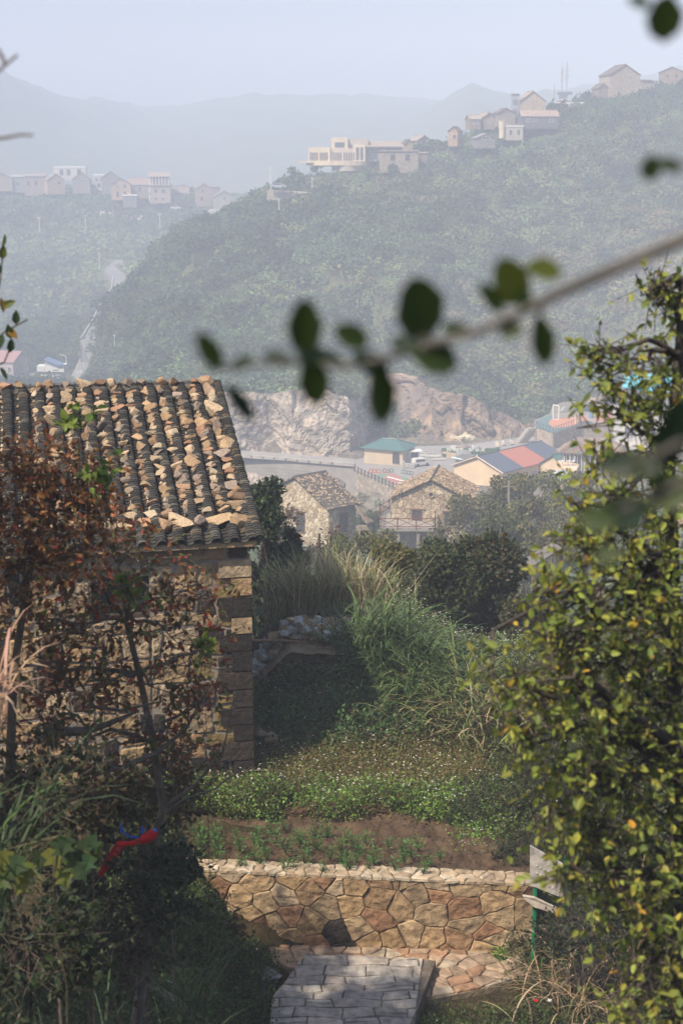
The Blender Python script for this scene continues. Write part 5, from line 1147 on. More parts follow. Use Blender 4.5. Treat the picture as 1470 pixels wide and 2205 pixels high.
# ================================================================== buildings
def wallbox(t, c, w, d, h, rz, col, name='wall', m='farwall'):
    return MB().box((c[0], c[1], c[2] + h / 2), (w, d, h), rz, col).build(name, MT[m], t)
def lf(base, rz, x, y, z): c, s = math.cos(rz), math.sin(rz); return Vector((base.x + c * x - s * y, base.y + s * x + c * y, base.z + z))
def openings(t, base, rz, w, d, wins):
    """wins: (face, u, z, width, height, kind) with u measured from the middle of the face"""
    for (f, u, z, ww, hh, kd) in wins:
        fx = {'f': (u, -d / 2, 0), 'b': (u, d / 2, 0), 'r': (w / 2, u, math.pi / 2), 'l': (-w / 2, u, math.pi / 2)}[f]
        out = {'f': (0, -1), 'b': (0, 1), 'r': (1, 0), 'l': (-1, 0)}[f]
        M_ = MB(); fr_ = {'w': (0.62, 0.6, 0.56), 'd': (0.12, 0.09, 0.07), 'D': (0.10, 0.07, 0.06), 's': (0.34, 0.28, 0.21)}[kd]
        p = lf(base, rz, fx[0] + out[0] * .04, fx[1] + out[1] * .04, z); a = rz + fx[2]; bw = .09
        for s in (-1, 1):
            q = lf(base, rz, fx[0] + out[0] * .04 + (s * (ww / 2) if fx[2] == 0 else 0), fx[1] + out[1] * .04 + (s * (ww / 2) if fx[2] else 0), z); M_.box(q, (bw, .12, hh + bw), a, fr_)
            M_.box(p + Vector((0, 0, s * hh / 2)), (ww - bw - .004, .12, bw), a, fr_)
        if kd == 'w': M_.box(p, (.06, .08, hh - bw), a, fr_)
        o = M_.build('door' if kd == 'D' else 'window', MT['paint'], t)
        p2 = lf(base, rz, fx[0] + out[0] * .012, fx[1] + out[1] * .012, z); MB().box(p2, (ww - .02, .03, hh - .02), a, (0.045, 0.05, 0.055)).build('pane' if kd != 'D' else 'leaf', MT['glass'] if kd != 'D' else MT['wood'], o)
def gable(name, label, cat, base, w, d, h, rh, rz, wc, rc, wins=(), gfront=True, ov=.3, group=None, tilerows=False, m='farwall', roofm='tile', site=1.0, chimney=False):
    """gable ends on +-y when gfront, else on +-x"""
    t = thing(name, label, cat, base, group); SITES.append((base.x, base.y, max(w, d) * .55 * site))
    W = MB()
    if gfront: sec = [(-w / 2, -1.2), (w / 2, -1.2), (w / 2, h), (0, h + rh), (-w / 2, h)]; pts = [lf(base, rz, x, -d / 2, z) for x, z in sec]; dirv = lf(Vector((0, 0, 0)), rz, 0, 1, 0); W.prism(pts, d, tuple(dirv), wc)
    else: sec = [(-d / 2, -1.2), (d / 2, -1.2), (d / 2, h), (0, h + rh), (-d / 2, h)]; pts = [lf(base, rz, -w / 2, y, z) for y, z in sec]; dirv = lf(Vector((0, 0, 0)), rz, 1, 0, 0); W.prism(pts, w, tuple(dirv), wc)
    W.build('wall', MT[m], t)
    Rf = MB(); half = (w if gfront else d) / 2; ln = (d if gfront else w); sl_ = rh / half
    for s in (-1, 1):
        def rp(a, b, hh):               # a: 0 ridge..1 eave(+overhang), b along
            off = s * a * (half + ov); z = h + rh - abs(off) * sl_ + hh + .04
            return lf(base, rz, off, b, z) if gfront else lf(base, rz, b, off, z)
        q = [rp(0, -ln / 2 - ov, 0), rp(1, -ln / 2 - ov, 0), rp(1, ln / 2 + ov, 0), rp(0, ln / 2 + ov, 0)]; Rf.prism(q, .14, (0, 0, 1), rc)
        if tilerows:
            k = int((ln + 2 * ov) / .42)
            for i in range(k):
                b = -ln / 2 - ov + .2 + i * (ln + 2 * ov - .4) / max(1, k - 1); m_ = 9
                for j in range(m_):
                    g_ = random.uniform(.55, 1.5); c_ = tuple(x * g_ for x in (rc if random.random() < .6 else (0.30, 0.23, 0.15)))
                    Rf.tube([rp(j / m_, b + random.uniform(-.03, .03), .15), rp((j + .95) / m_, b, .15)], [.12, .14], 5, c_)
    Rf.tube([(lf(base, rz, 0, -ln / 2 - ov, h + rh + .2) if gfront else lf(base, rz, -ln / 2 - ov, 0, h + rh + .2)), (lf(base, rz, 0, ln / 2 + ov, h + rh + .2) if gfront else lf(base, rz, ln / 2 + ov, 0, h + rh + .2))], .12, 5, tuple(x * .8 for x in rc))
    ro = Rf.build('roof', MT[roofm], t)
    if chimney: MB().box(lf(base, rz, w * .25, 0, h + rh + .3), (.6, .6, 1.3), rz, wc).build('chimney', MT['farwall'], ro)
    openings(t, base, rz, w, d, wins); return t
def flat(name, label, cat, base, w, d, h, rz, wc, wins=(), par=.35, group=None, cap=(0.55, 0.52, 0.48), m='stuccofar', slab_ov=.15):
    t = thing(name, label, cat, base, group); SITES.append((base.x, base.y, max(w, d) * .55))
    MB().box(lf(base, rz, 0, 0, (h - 1.2) / 2), (w, d, h + 1.2), rz, wc).build('wall', MT[m], t)
    R_ = MB(); R_.box(lf(base, rz, 0, 0, h + .1), (w + 2 * slab_ov, d + 2 * slab_ov, .19), rz, cap)
    for s in (-1, 1): R_.box(lf(base, rz, 0, s * (d / 2 + slab_ov - .08), h + .2 + par / 2), (w + 2 * slab_ov - .34, .15, par), rz, cap); R_.box(lf(base, rz, s * (w / 2 + slab_ov - .08), 0, h + .2 + par / 2), (.15, d + 2 * slab_ov, par), rz, cap)
    R_.build('roof', MT['paint'], t); openings(t, base, rz, w, d, wins); return t
def pxw(px, d): return px * d / FPX      # photo pixels to metres at a distance

# ------------------------------------------------------------------ two stone houses in the valley
def near_house(name, label, corner, gdir, rdir, W_, L_, hgt, rise, pal_, wins_g, wins_s, cell=.42, tilec=(0.11, 0.095, 0.08), ov=.3, round_w=None):
    """corner: foot of the near corner; gdir from it along the gable, rdir along the ridge"""
    g_ = Vector(gdir).normalized(); r_ = Vector(rdir).normalized(); Z = Vector((0, 0, 1)); t = thing(name, label, 'house', corner + g_ * W_ / 2 + r_ * L_ / 2)
    nrm_g = -r_; nrm_s = -g_
    core = MB(); core.prism([corner + g_ * .03 + r_ * .03 + Z * -1.2, corner + g_ * (W_ - .03) + r_ * .03 + Z * -1.2, corner + g_ * (W_ - .03) + r_ * .03 + Z * hgt, corner + g_ * W_ / 2 + r_ * .03 + Z * (hgt + rise - .03), corner + g_ * .03 + r_ * .03 + Z * hgt], L_ - .06, tuple(r_), (0.36, 0.32, 0.27)); core.build('wall', MT['mortar'], t)
    S_ = MB()
    def strips(Wd, top, wins):
        cuts = sorted(set([0, Wd / 2, Wd] + [a for q in wins for a in q[:2]])); out = []
        for a, b in zip(cuts[:-1], cuts[1:]):
            hs_ = [q for q in wins if q[0] <= a + 1e-4 and q[1] >= b - 1e-4]; lo = -1.0
            for q in sorted(hs_, key=lambda q: q[2]): out.append([(a, lo), (b, lo), (b, q[2]), (a, q[2])]); lo = q[3]
            out.append([(a, lo), (b, lo), (b, top(b)), (a, top(a))])
        return out
    topg = lambda u: hgt + rise * (1 - abs(u - W_ / 2) / (W_ / 2)); sd_ = brick_seeds(0, W_, -1, hgt + rise, cell, cell * .72, .5)
    stones(S_, stone_cells(strips(W_, topg, wins_g), sd_, 1.1), lambda a, b, h: tuple(corner + g_ * a + nrm_g * (h - 0.0) + Z * b), .05, .035, pal_, bev=.03, rough=.02)
    sd_ = brick_seeds(0, L_, -1, hgt, cell, cell * .72, .5)
    stones(S_, stone_cells(strips(L_, lambda u: hgt, wins_s), sd_, 1.1), lambda a, b, h: tuple(corner + r_ * a + nrm_s * h + Z * b), .05, .035, pal_, bev=.03, rough=.02)
    S_.build('stonework', MT['stone'], t)
    for wins, u_, n_ in ((wins_g, g_, nrm_g), (wins_s, r_, nrm_s)):
        for (a, b, c0, c1) in wins:
            an = math.atan2(u_.y, u_.x); ctr = corner + u_ * (a + b) / 2 + Z * (c0 + c1) / 2; F_ = MB()
            for s in (-1, 1): F_.box(ctr + u_ * s * ((b - a) / 2 - .06) + n_ * .03, (.12, .14, c1 - c0), an, (0.10, 0.06, 0.045)); F_.box(ctr + Z * s * ((c1 - c0) / 2 - .06) + n_ * .03, (b - a - .242, .14, .12), an, (0.10, 0.06, 0.045))
            F_.box(ctr + n_ * .03, (.06, .1, c1 - c0 - .24), an, (0.10, 0.06, 0.045)); fo = F_.build('window', MT['wood'], t)
            MB().box(ctr + n_ * .0, (b - a - .05, .05, c1 - c0 - .05), an, (0.05, 0.05, 0.055)).build('pane', MT['glass'], fo)
            MB().box(ctr + Z * ((c1 - c0) / 2 + .13) + n_ * .06, (b - a + .5, .16, .2), an, (0.33, 0.25, 0.17)).build('lintel', MT['stone'], t)
    if round_w:
        ctr = corner + g_ * round_w[0] + Z * round_w[1]; R_ = MB(); pts = [ctr + n_ * 0 for n_ in ()]
        th_ = np.linspace(0, 2 * math.pi, 17); ring = [ctr + g_ * math.cos(a) * round_w[2] + Z * math.sin(a) * round_w[2] + nrm_g * .08 for a in th_]
        R_.tube(ring, .07, 5, (0.34, 0.27, 0.19), cap=False); ro = R_.build('round_window', MT['stone'], t)
        MB().prism(ring[:-1], .05, tuple(-nrm_g), (0.05, 0.05, 0.055)).build('pane', MT['glass'], ro)
    T_ = MB(); sl_ = rise / (W_ / 2)
    for s in (-1, 1):
        def rp(a, b, hh): off = s * a * (W_ / 2 + ov); return corner + g_ * (W_ / 2 + off) + r_ * b + Z * (hgt + rise - abs(off) * sl_ + hh + .06)
        T_.prism([rp(0, -ov, 0), rp(1, -ov, 0), rp(1, L_ + ov, 0), rp(0, L_ + ov, 0)], .1, (0, 0, 1), (0.07, 0.062, 0.055))
        k = int((L_ + 2 * ov) / .30); m_ = 26
        for i in range(k + 1):
            b = -ov + .06 + i * (L_ + 2 * ov - .12) / k
            for j in range(m_):
                q = random.random(); base_c = tilec if q < .55 else ((0.36, 0.27, 0.18) if q < .88 else (0.05, 0.045, 0.04)); kk = random.uniform(.7, 1.35)
                T_.tube([rp(j / m_, b + random.uniform(-.03, .03), .10), rp((j + .98) / m_, b + random.uniform(-.03, .03), .10 + random.uniform(0, .05))], [.08, .11], 5, tuple(x * kk for x in base_c))
    T_.tube([corner + g_ * W_ / 2 + r_ * -ov + Z * (hgt + rise + .2), corner + g_ * W_ / 2 + r_ * (L_ + ov) + Z * (hgt + rise + .2)], .13, 6, (0.08, 0.075, 0.07))
    T_.build('roof', MT['tile'], t); SITES.append((t.location.x, t.location.y, W_)); return t
cA = P(707, 1165, 150); gA = (-.652, .758, 0); rA = (.758, .652, 0)
eA = zat(1096, 150) - cA.z
near_house('stone_house', 'pale stone gabled house in the valley, left of the two', cA, gA, rA, 9.9, 3.6, eA, 2.3, pal(PALE + [(0.5, 0.43, 0.33)]), [(3.6, 4.9, .1, 2.3), (8.0, 9.3, .6, 2.3)], [(1.4, 2.4, .7, 2.6)], cell=.52)
cB = P(843, 1152, 145); eB = zat(1073, 145) - cB.z
near_house('stone_house', 'brown stone house with round gable window behind the deck', cB, (.985, -.17, 0), (.17, .985, 0), 7.4, 6.0, eB, 1.85, pal([(0.36, 0.28, 0.19), (0.42, 0.34, 0.24), (0.30, 0.22, 0.15), (0.46, 0.38, 0.28)]), [(1.9, 2.85, 1.35, 2.6), (4.95, 6.0, 1.2, 2.5)], [], cell=.6, tilec=(0.20, 0.15, 0.10), round_w=(3.7, eB + .5, .26))
# shutter of the deck house
# lean-to at the right of the pale house
t = thing('lean_to', 'low tiled lean-to between the pale house and the deck', 'outbuilding', P(785, 1150, 151)); M_ = MB()
q = [P(763, 1094, 151.5), P(775, 1090, 153), P(818, 1127, 150), P(800, 1133, 147), P(764, 1133, 147)]
M_.prism([P(764, 1093, 152), P(774, 1090, 154), P(820, 1126, 151), P(790, 1133, 147.5)], .2, (0, 0, 1), (0.11, 0.095, 0.08))
for i in range(13):
    a = P(764, 1093, 152).lerp(P(774, 1090, 154), i / 12); b = P(790, 1133, 147.5).lerp(P(820, 1126, 151), i / 12); M_.tube([a + Vector((0, 0, .25)), b + Vector((0, 0, .25))], .1, 5, tuple(x * random.uniform(.7, 1.4) for x in (0.16, 0.13, 0.10)))
M_.build('roof', MT['tile'], t); M_ = MB(); M_.prism([P(768, 1132, 147.9), P(800, 1134, 148.2), P(818, 1128, 150.6), P(780, 1128, 150.8)], -2.6, (0, 0, 1), (0.30, 0.25, 0.18)); M_.build('wall', MT['farwall'], t)
# deck with brown railings
t = thing('wooden_deck', 'grey timber deck with brown railings in front of the right stone house', 'deck', P(876, 1155, 142)); zd = P(876, 1134, 142).z
dq = [P(818, 1128, 146.5), P(838, 1122, 149), P(842, 1128, 145.3), P(936, 1132, 143.8), P(936, 1141, 141), P(815, 1140, 141)]
dq = [Vector((p.x, p.y, zd)) for p in dq]; M_ = MB(); M_.prism(dq, -.22, (0, 0, 1), (0.27, 0.245, 0.22)); M_.build('floor', MT['wood'], t)
rl = [dq[1], dq[0], dq[5], dq[4], dq[3]]; rc_ = (0.15, 0.055, 0.035)
for a, b in zip(rl[:-1], rl[1:]):
    n_ = max(1, int((b - a).length / 1.35)); M_ = MB()
    for i in range(n_ + 1): p = a.lerp(b, i / n_); M_.box(p + Vector((0, 0, .55)), (.11, .11, 1.1), 0, rc_)
    for zz in (.25, 1.0): M_.tube([a + Vector((0, 0, zz)), b + Vector((0, 0, zz))], .04, 5, rc_)
    for i in range(n_):
        p = a.lerp(b, i / n_); q = a.lerp(b, (i + 1) / n_); M_.tube([p + Vector((0, 0, .25)), q + Vector((0, 0, 1.0))], .03, 4, rc_); M_.tube([p + Vector((0, 0, 1.0)), q + Vector((0, 0, .25))], .03, 4, rc_)
    M_.build('railing', MT['wood'], t)
for p in (dq[5], dq[5].lerp(dq[4], .35), dq[5].lerp(dq[4], .7), dq[4]):
    M_ = MB(); M_.box(p + Vector((0, .3, -1.5)), (.25, .25, 2.6), 0, (0.25, 0.22, 0.2)); M_.build('support_post', MT['wood'], t)

# ------------------------------------------------------------------ plaza, its walls, road wall
ZQ = -48.2
def Q(x, y, z=ZQ): return PZ(x, y, z)
pl = [Q(765, 1018), Q(852, 1057), Q(905, 1085), Q(1000, 1100), Q(1200, 1050), Q(1500, 1010), Q(1500, 935), Q(1110, 942), Q(1000, 958), Q(860, 962), Q(765, 990)]
poly = [(p.x, p.y) for p in pl]; M_ = MB(); M_.add([(a, b, ZQ) for a, b in poly], [tuple(range(len(poly)))], (0.25, 0.24, 0.235))
tag(M_.build('plaza', MT['asphalt']), kind='structure')
# coloured court patches
M_ = MB()
for pts, c, k in [([(800, 1022), (835, 1020), (868, 1026), (890, 1034), (882, 1048), (853, 1048), (812, 1034)], (0.14, 0.22, 0.17), 1), ([(832, 1022), (850, 1020), (862, 1026), (868, 1038), (855, 1046), (838, 1042), (826, 1032)], (0.30, 0.15, 0.13), 2), ([(783, 1017), (800, 1014), (830, 1016), (835, 1020), (800, 1021)], (0.33, 0.22, 0.17), 1)]:
    M_.add([tuple(Q(x, y, ZQ + .02 * k)) for x, y in pts], [tuple(range(len(pts)))], c)
for pts in ([(834, 1027), (846, 1030), (860, 1034), (872, 1036)], [(850, 1046), (858, 1040), (872, 1038), (884, 1040)]): M_.tube([Q(x, y, ZQ + .06) for x, y in pts], .08, 4, (.7, .7, .68))
tag(M_.build('court_marking', MT['asphalt']), kind='structure')
for k, (x, y, c, lb) in enumerate([(798, 1018, (0.35, .10, .06), 'red painted ring'), (806, 1018, (.35, .1, .06), 'red painted ring'), (814, 1018, (.4, .12, .06), 'red painted ring'), (827, 1017.5, (.12, .10, .09), 'brown ring'), (834, 1018, (.3, .1, .07), 'rust ring'), (842, 1016.5, (.03, .22, .12), 'green ring'), (867, 1020, (.08, .14, .12), 'dark ring'), (873, 1021, (.08, .14, .12), 'dark ring'), (879, 1022, (.08, .14, .12), 'dark ring'), (885, 1023, (.08, .14, .12), 'dark ring')]):
    p = Q(x, y); th_ = np.linspace(0, 2 * math.pi, 13); M_ = MB(); M_.tube([p + Vector((math.cos(a) * .26, 0.05 * math.sin(a), .30 + math.sin(a) * .26)) for a in th_], .07, 5, c, cap=False)
    tag(M_.build('half_tyre', MT['paint'], loc=p), '%s standing on the coloured court, %s from the left' % (lb.replace('ring', 'tyre'), ORDW[k]), 'tyre', 'tyres lined up on the court')
# stone wall below the plaza, with posts
t = thing('plaza_wall', 'tall stone embankment wall carrying the plaza with a dark post fence', 'wall', Q(800, 1040, -54)); a0_ = Q(763, 1018); a1_ = Q(853, 1058); a2_ = Q(905, 1086)
for A, B in ((a0_, a1_), (a1_, a2_)):
    u_ = (B - A); L0 = u_.length; u_ = u_.normalized(); n_ = Vector((-u_.y, u_.x, 0)); n_ = n_ if n_.x < 0 else -n_; sd_ = brick_seeds(0, L0, -8.5, 0, .85, .55, .5); M_ = MB()
    stones(M_, stone_cells([[(0, -8.5), (L0, -8.5), (L0, .25), (0, .25)]], sd_, 1.1), lambda a, b, h: tuple(A + u_ * a + n_ * h + Vector((0, 0, b))), .06, .04, pal([(0.34, 0.29, 0.23), (0.38, 0.33, 0.27), (0.29, 0.24, 0.19)]), bev=.04, rough=.03)
    M_.build('stonework', MT['stone'], t); M_ = MB(); M_.prism([A + Vector((0, 0, -8.6)), B + Vector((0, 0, -8.6)), B - n_ * .8 + Vector((0, 0, -8.6)), A - n_ * .8 + Vector((0, 0, -8.6))], 8.8, (0, 0, 1), (0.26, 0.23, 0.2)); M_.build('core', MT['mortar'], t)
    M_ = MB()
    for i in range(int(L0 / 1.25) + 1):
        p = A + u_ * (i * 1.25 + .1); M_.box(p + Vector((0, 0, .65)), (.22, .22, 1.0), 0, (0.10, 0.075, 0.07))
    for z_ in (.45, .95): M_.tube([A + Vector((0, 0, z_)), B + Vector((0, 0, z_))], .04, 4, (0.10, 0.075, 0.07))
    M_.build('fence', MT['paint'], t)
# the road that leads along the cliff foot on a concrete wall with drain holes
t = thing('road_wall', 'long grey concrete embankment wall with rows of drain holes under the cliff', 'wall', Q(640, 1010, -52)); A = Q(520, 984, -48.4); B = Q(764, 1000, -48.3); B = Q(764, 1003, -48.3)
u_ = B - A; L0 = Vector((u_.x, u_.y, 0)).length; u_ = Vector((u_.x, u_.y, 0)).normalized(); n_ = Vector((u_.y, -u_.x, 0)); M_ = MB()
M_.prism([A - n_ * 1, B - n_ * 1, B + Vector((0, 0, -6)), B + Vector((0, 0, 0))][0:0] or [A, B, B + Vector((0, 0, -7)), A + u_ * 4 + Vector((0, 0, -6)), A + Vector((0, 0, -1.5))], -.7, tuple(n_), (0.27, 0.255, 0.235)); M_.build('wall', MT['plaster'], t)
M_ = MB(); M_.box((A + B) / 2 + n_ * .05 + Vector((0, 0, .2)), (L0, .5, .5), math.atan2(u_.y, u_.x), (0.34, 0.325, 0.30)); M_.build('parapet', MT['plaster'], t)
M_ = MB(); kk = 0
for r_ in range(5):
    for i in range(26):
        s_ = 3.5 + i * .5 + (r_ % 2) * .25 + r_ * .3
        if s_ < L0 - .5 and (i > r_ * 0): p = A + u_ * s_ + n_ * .02 + Vector((0, 0, -1.5 - r_ * .5)); M_.box(p, (.1, .06, .14), math.atan2(u_.y, u_.x), (0.09, 0.08, 0.075))
tag(M_.build('drain_hole', MT['paint'], t), kind='stuff')
M_ = MB()
for i in range(8):
    p = A + u_ * (2 + i * 2.05) + n_ * .32 + Vector((0, 0, .22)); M_.box(p, (.3, .06, .3), math.atan2(u_.y, u_.x), (0.09, 0.08, 0.075))
M_.build('parapet_opening', MT['paint'], t)
M_ = MB(); rp_ = [Q(500, 984, -48.3), Q(764, 1002, -48.3), Q(764, 988, -48.3), Q(500, 968, -48.3)]; M_.add([tuple(p) for p in rp_], [(0, 1, 2, 3)], (0.27, 0.26, 0.25)); tag(M_.build('road', MT['asphalt']), kind='structure')

# ------------------------------------------------------------------ cliffs
def cliff(name, line, zb, tops, cols, seed, amp=1.6, lean=.22, steps=1.0, sm=6):
    """line: plan points (x,y); tops: height at each"""
    L_ = [0]
    for a, b in zip(line[:-1], line[1:]): L_.append(L_[-1] + math.hypot(b[0] - a[0], b[1] - a[1]))
    ns = int(L_[-1] / .28); s = np.linspace(0, L_[-1], ns); lx = np.interp(s, L_, [p[0] for p in line]); ly = np.interp(s, L_, [p[1] for p in line]); tp = np.interp(s, L_, tops)
    tp = tp + (fbm(s * .25, s * 0, seed + 5) - .5) * 2.2
    tx = np.gradient(lx); ty = np.gradient(ly); l_ = np.hypot(tx, ty); k = np.ones(sm) / sm
    nx = np.convolve(ty / l_, k, 'same'); ny = np.convolve(-tx / l_, k, 'same'); m_ = 56; t_ = np.linspace(-.1, 1, m_)[:, None]
    hgt = tp - zb; zz = zb + hgt[None] * t_
    strata = (s[None] * .5 + zz * .9)
    dg1 = s[None] * .8 + zz * .55; dg2 = zz * .8 - s[None] * .5
    slab = np.floor(vnoise(dg1 * .30, dg2 * .16, seed + 2) * 5) / 5 + .5 * np.floor(vnoise(dg1 * .7, dg2 * .35, seed + 4) * 4) / 4
    crk = np.exp(-np.abs(fbm(dg1 * .35, dg2 * .12, seed + 6, 3) - .47) * 45) * .9
    dsp = (fbm(s[None] * .12 + zz * .04, zz * .10, seed, 3) - .5) * 2.2 * amp + slab * amp * .75 - crk * amp * .7 + (fbm(dg1 * 1.2, dg2 * .8, seed + 9, 3) - .5) * .7
    back = (t_ * hgt[None]) * lean
    X_ = lx[None] + nx[None] * (dsp - back); Y_ = ly[None] + ny[None] * (dsp - back)
    n0 = fbm(s[None] * .25 + zz * .1, zz * .3, seed + 20, 4)[..., None]; n1 = vnoise(strata * .8, s[None] * .25, seed + 30)[..., None]
    c0, c1, c2 = [np.array(c) for c in cols]; cc = c0 + (c1 - c0) * np.clip((n0 - .35) * 3, 0, 1) + (c2 - c1) * np.clip((n1 - .62) * 3, 0, 1)
    idx = np.arange(m_ - 1)[:, None] * ns + np.arange(ns - 1)[None]; F_ = np.stack([idx, idx + 1, idx + ns + 1, idx + ns], -1).reshape(-1, 4)
    M_ = MB(); M_.add(np.stack([X_, Y_, np.broadcast_to(zz, X_.shape)], -1).reshape(-1, 3), F_, cc.reshape(-1, 3))
    # a shelf behind the top joins the hill
    top = np.stack([X_[-1], Y_[-1], zz[-1]], -1); bk = top.copy(); bk[:, 0] -= nx * 9; bk[:, 1] -= ny * 9; bk[:, 2] = H(bk[:, 0], bk[:, 1]) - .5
    M_.add(np.vstack([top, bk]), np.array([(i, i + 1, ns + i + 1, ns + i) for i in range(ns - 1)]), (0.07, 0.08, 0.04))
    tag(M_.build(name, MT['cliff']), kind='structure')
def cl(px, py, d): p = P(px, py, d); return (p.x, p.y)
l1 = [(395, 262), (470, 260), (545, 262), (590, 264), (625, 261), (700, 262), (752, 263), (772, 266), (785, 276), (800, 292)]
cliff('cliff', [cl(a, 950, d) for a, d in l1], -49.2, [zat(y, d) for y, d in [(850, 262), (842, 262), (845, 264), (845, 266), (836, 263), (832, 263), (846, 264), (868, 268), (850, 278), (820, 293)]], [(0.34, 0.30, 0.26), (0.42, 0.365, 0.31), (0.46, 0.38, 0.30)], 3, amp=.8, lean=.12)
l2 = [(790, 290), (850, 291), (880, 288), (930, 279), (990, 275), (1050, 278), (1110, 282), (1180, 286), (1260, 290), (1340, 292), (1560, 292)]
cliff('cliff', [cl(a, 940, d) for a, d in l2], -49.2, [zat(y, d) for y, d in [(815, 291), (812, 292), (835, 289), (842, 281), (850, 277), (868, 280), (905, 284), (905, 288), (880, 292), (830, 294), (800, 294)]], [(0.17, 0.14, 0.12), (0.27, 0.20, 0.15), (0.44, 0.31, 0.20)], 8, amp=2.4, lean=.45)
# grey boulders at the foot of the road wall
for k, (x, y, s, lb) in enumerate([(552, 1022, 3.2, 'big grey rock outcrop at the left foot of the concrete wall'), (530, 1045, 2.6, 'low rock outcrop beside the tiled roof corner, under the concrete wall'), (725, 1035, 2.8, 'dark rock outcrop below the corner where concrete wall meets the plaza')]):
    c = P(x, y, 246 if k < 2 else 240); M_ = MB(); rock(M_, c + Vector((0, 0, -1)), (s * 1.2, s, s), (0.36, 0.30, 0.25) if k < 2 else (0.2, 0.17, 0.15), sub=4, cuts=12, amp=.03); tag(M_.build('rock_outcrop', MT['cliff'], loc=c), lb, 'rock')
c = P(1490, 1140, 150); M_ = MB(); rock(M_, c, (5, 6, 7), (0.40, 0.29, 0.19), sub=4, cuts=14, amp=.03); tag(M_.build('rock_outcrop', MT['cliff'], loc=c), 'tan rock face behind the yellowing tree at the right edge', 'rock')

# ------------------------------------------------------------------ school-like long building
cS = P(1081, 1050, 225); eS = zat(1018, 225) - cS.z; gS = Vector((-.76, .65, 0)).normalized(); rS = Vector((.65, .76, 0)).normalized(); WS, LS = 8.8, 16.5; riS = 1.75; Z = Vector((0, 0, 1))
t = thing('long_building', 'long cream building with a blue and red metal roof beside the plaza', 'building', cS + gS * WS / 2 + rS * LS / 2)
M_ = MB(); M_.prism([cS + Z * -3, cS + gS * WS + Z * -3, cS + gS * WS + Z * eS, cS + gS * WS / 2 + Z * (eS + riS), cS + Z * eS], LS, tuple(rS), (0.62, 0.48, 0.32)); M_.build('wall', MT['stuccofar'], t)
for i, (b0_, b1_, c) in enumerate([(-.25, 5.0, (0.045, 0.065, 0.115)), (5.0, 11.6, (0.36, 0.115, 0.075)), (11.6, LS + .25, (0.045, 0.065, 0.115))]):
    M_ = MB()
    for s in (0, 1):
        def rp(a, b, hh=0): off = a * (WS / 2 + .3) * (1 if s else -1); return cS + gS * (WS / 2 + off) + rS * b + Z * (eS + riS - abs(off) * riS / (WS / 2) + .05 + hh)
        M_.prism([rp(0, b0_), rp(1, b0_), rp(1, b1_), rp(0, b1_)], .12, (0, 0, 1), c)
        for j in range(int((b1_ - b0_) / .42)): bb = b0_ + .2 + j * .42; M_.tube([rp(.02, bb, .13), rp(.98, bb, .13)], .035, 4, tuple(x * .85 for x in c))
    M_.build('roof_panel', MT['metal'], t)
M_ = MB(); M_.tube([cS + gS * WS / 2 - rS * .3 + Z * (eS + riS + .18), cS + gS * WS / 2 + rS * (LS + .3) + Z * (eS + riS + .18)], .1, 5, (0.05, 0.06, 0.09))
for s in (0, 1): M_.tube([cS + gS * (WS / 2 + (WS / 2 + .3) * (1 if s else -1)) - rS * .3 + Z * (eS - .06), cS + gS * WS / 2 - rS * .3 + Z * (eS + riS + .12)], .1, 4, (0.50, 0.40, 0.30))
M_.build('ridge_and_verge_trim', MT['metal'], t)
anS = math.atan2(rS.y, rS.x)
for i in range(7):
    for zz in (eS - 1.5,):
        p = cS + rS * (1.3 + i * 2.3) - gS * .04 + Z * zz; F_ = MB()
        for s in (-1, 1): F_.box(p + rS * s * .62, (.1, .14, 1.5), anS, (.62, .62, .6)); F_.box(p + Z * s * .7, (1.13, .14, .1), anS, (.62, .62, .6))
        F_.box(p, (.07, .12, 1.3), anS, (.62, .62, .6)); F_.box(p + Z * .15, (1.1, .10, .06), anS, (.62, .62, .6)); fo = F_.build('window', MT['paint'], t); MB().box(p + gS * .03, (1.2, .05, 1.4), anS, (.09, .11, .13)).build('pane', MT['glass'], fo)
# ------------------------------------------------------------------ green-roofed building with glazed entry
b_ = Q(848, 992); rz = R(-28)
def hip(name, label, cat, base, w, d, h, rh, rz, wc, rc, wins=(), ov=.5, m='stuccofar', tilerows=False, inset_=None):
    t = thing(name, label, cat, base); MB().box(lf(base, rz, 0, 0, (h - 1) / 2), (w, d, h + 1), rz, wc).build('wall', MT[m], t)
    ia = inset_ if inset_ is not None else d / 2; W2, D2 = w / 2 + ov, d / 2 + ov; e = [(-W2, -D2), (W2, -D2), (W2, D2), (-W2, D2)]; r0 = (-(W2 - ia), 0); r1 = ((W2 - ia), 0)
    V = [lf(base, rz, x, y, h + .02) for x, y in e] + [lf(base, rz, *r0, h + rh), lf(base, rz, *r1, h + rh)]; M_ = MB(); M_.add(V, [(0, 1, 5, 4), (1, 2, 5), (2, 3, 4, 5), (3, 0, 4), (3, 2, 1, 0)], rc)
    for a, b in ((0, 4), (1, 5), (2, 5), (3, 4), (4, 5)): M_.tube([V[a] + Z * .04, V[b] + Z * .04], .09, 5, tuple(x * 1.15 for x in rc))
    if tilerows:
        for (a, b, c, dd) in ((0, 1, 5, 4), (3, 0, 4, 4), (1, 2, 5, 5)):
            nn = int((V[b] - V[a]).length / .4)
            for i in range(nn):
                f = (i + .5) / nn; lo = V[a].lerp(V[b], f); hi = V[dd].lerp(V[c], f)
                for j in range(8): M_.tube([lo.lerp(hi, j / 8) + Z * .06, lo.lerp(hi, (j + .95) / 8) + Z * .06], .11, 5, tuple(x * random.uniform(.6, 1.5) for x in rc))
    M_.build('roof', MT['tile'] if tilerows else MT['metal'], t); openings(t, base, rz, w, d, wins); SITES.append((base.x, base.y, w * .6)); return t
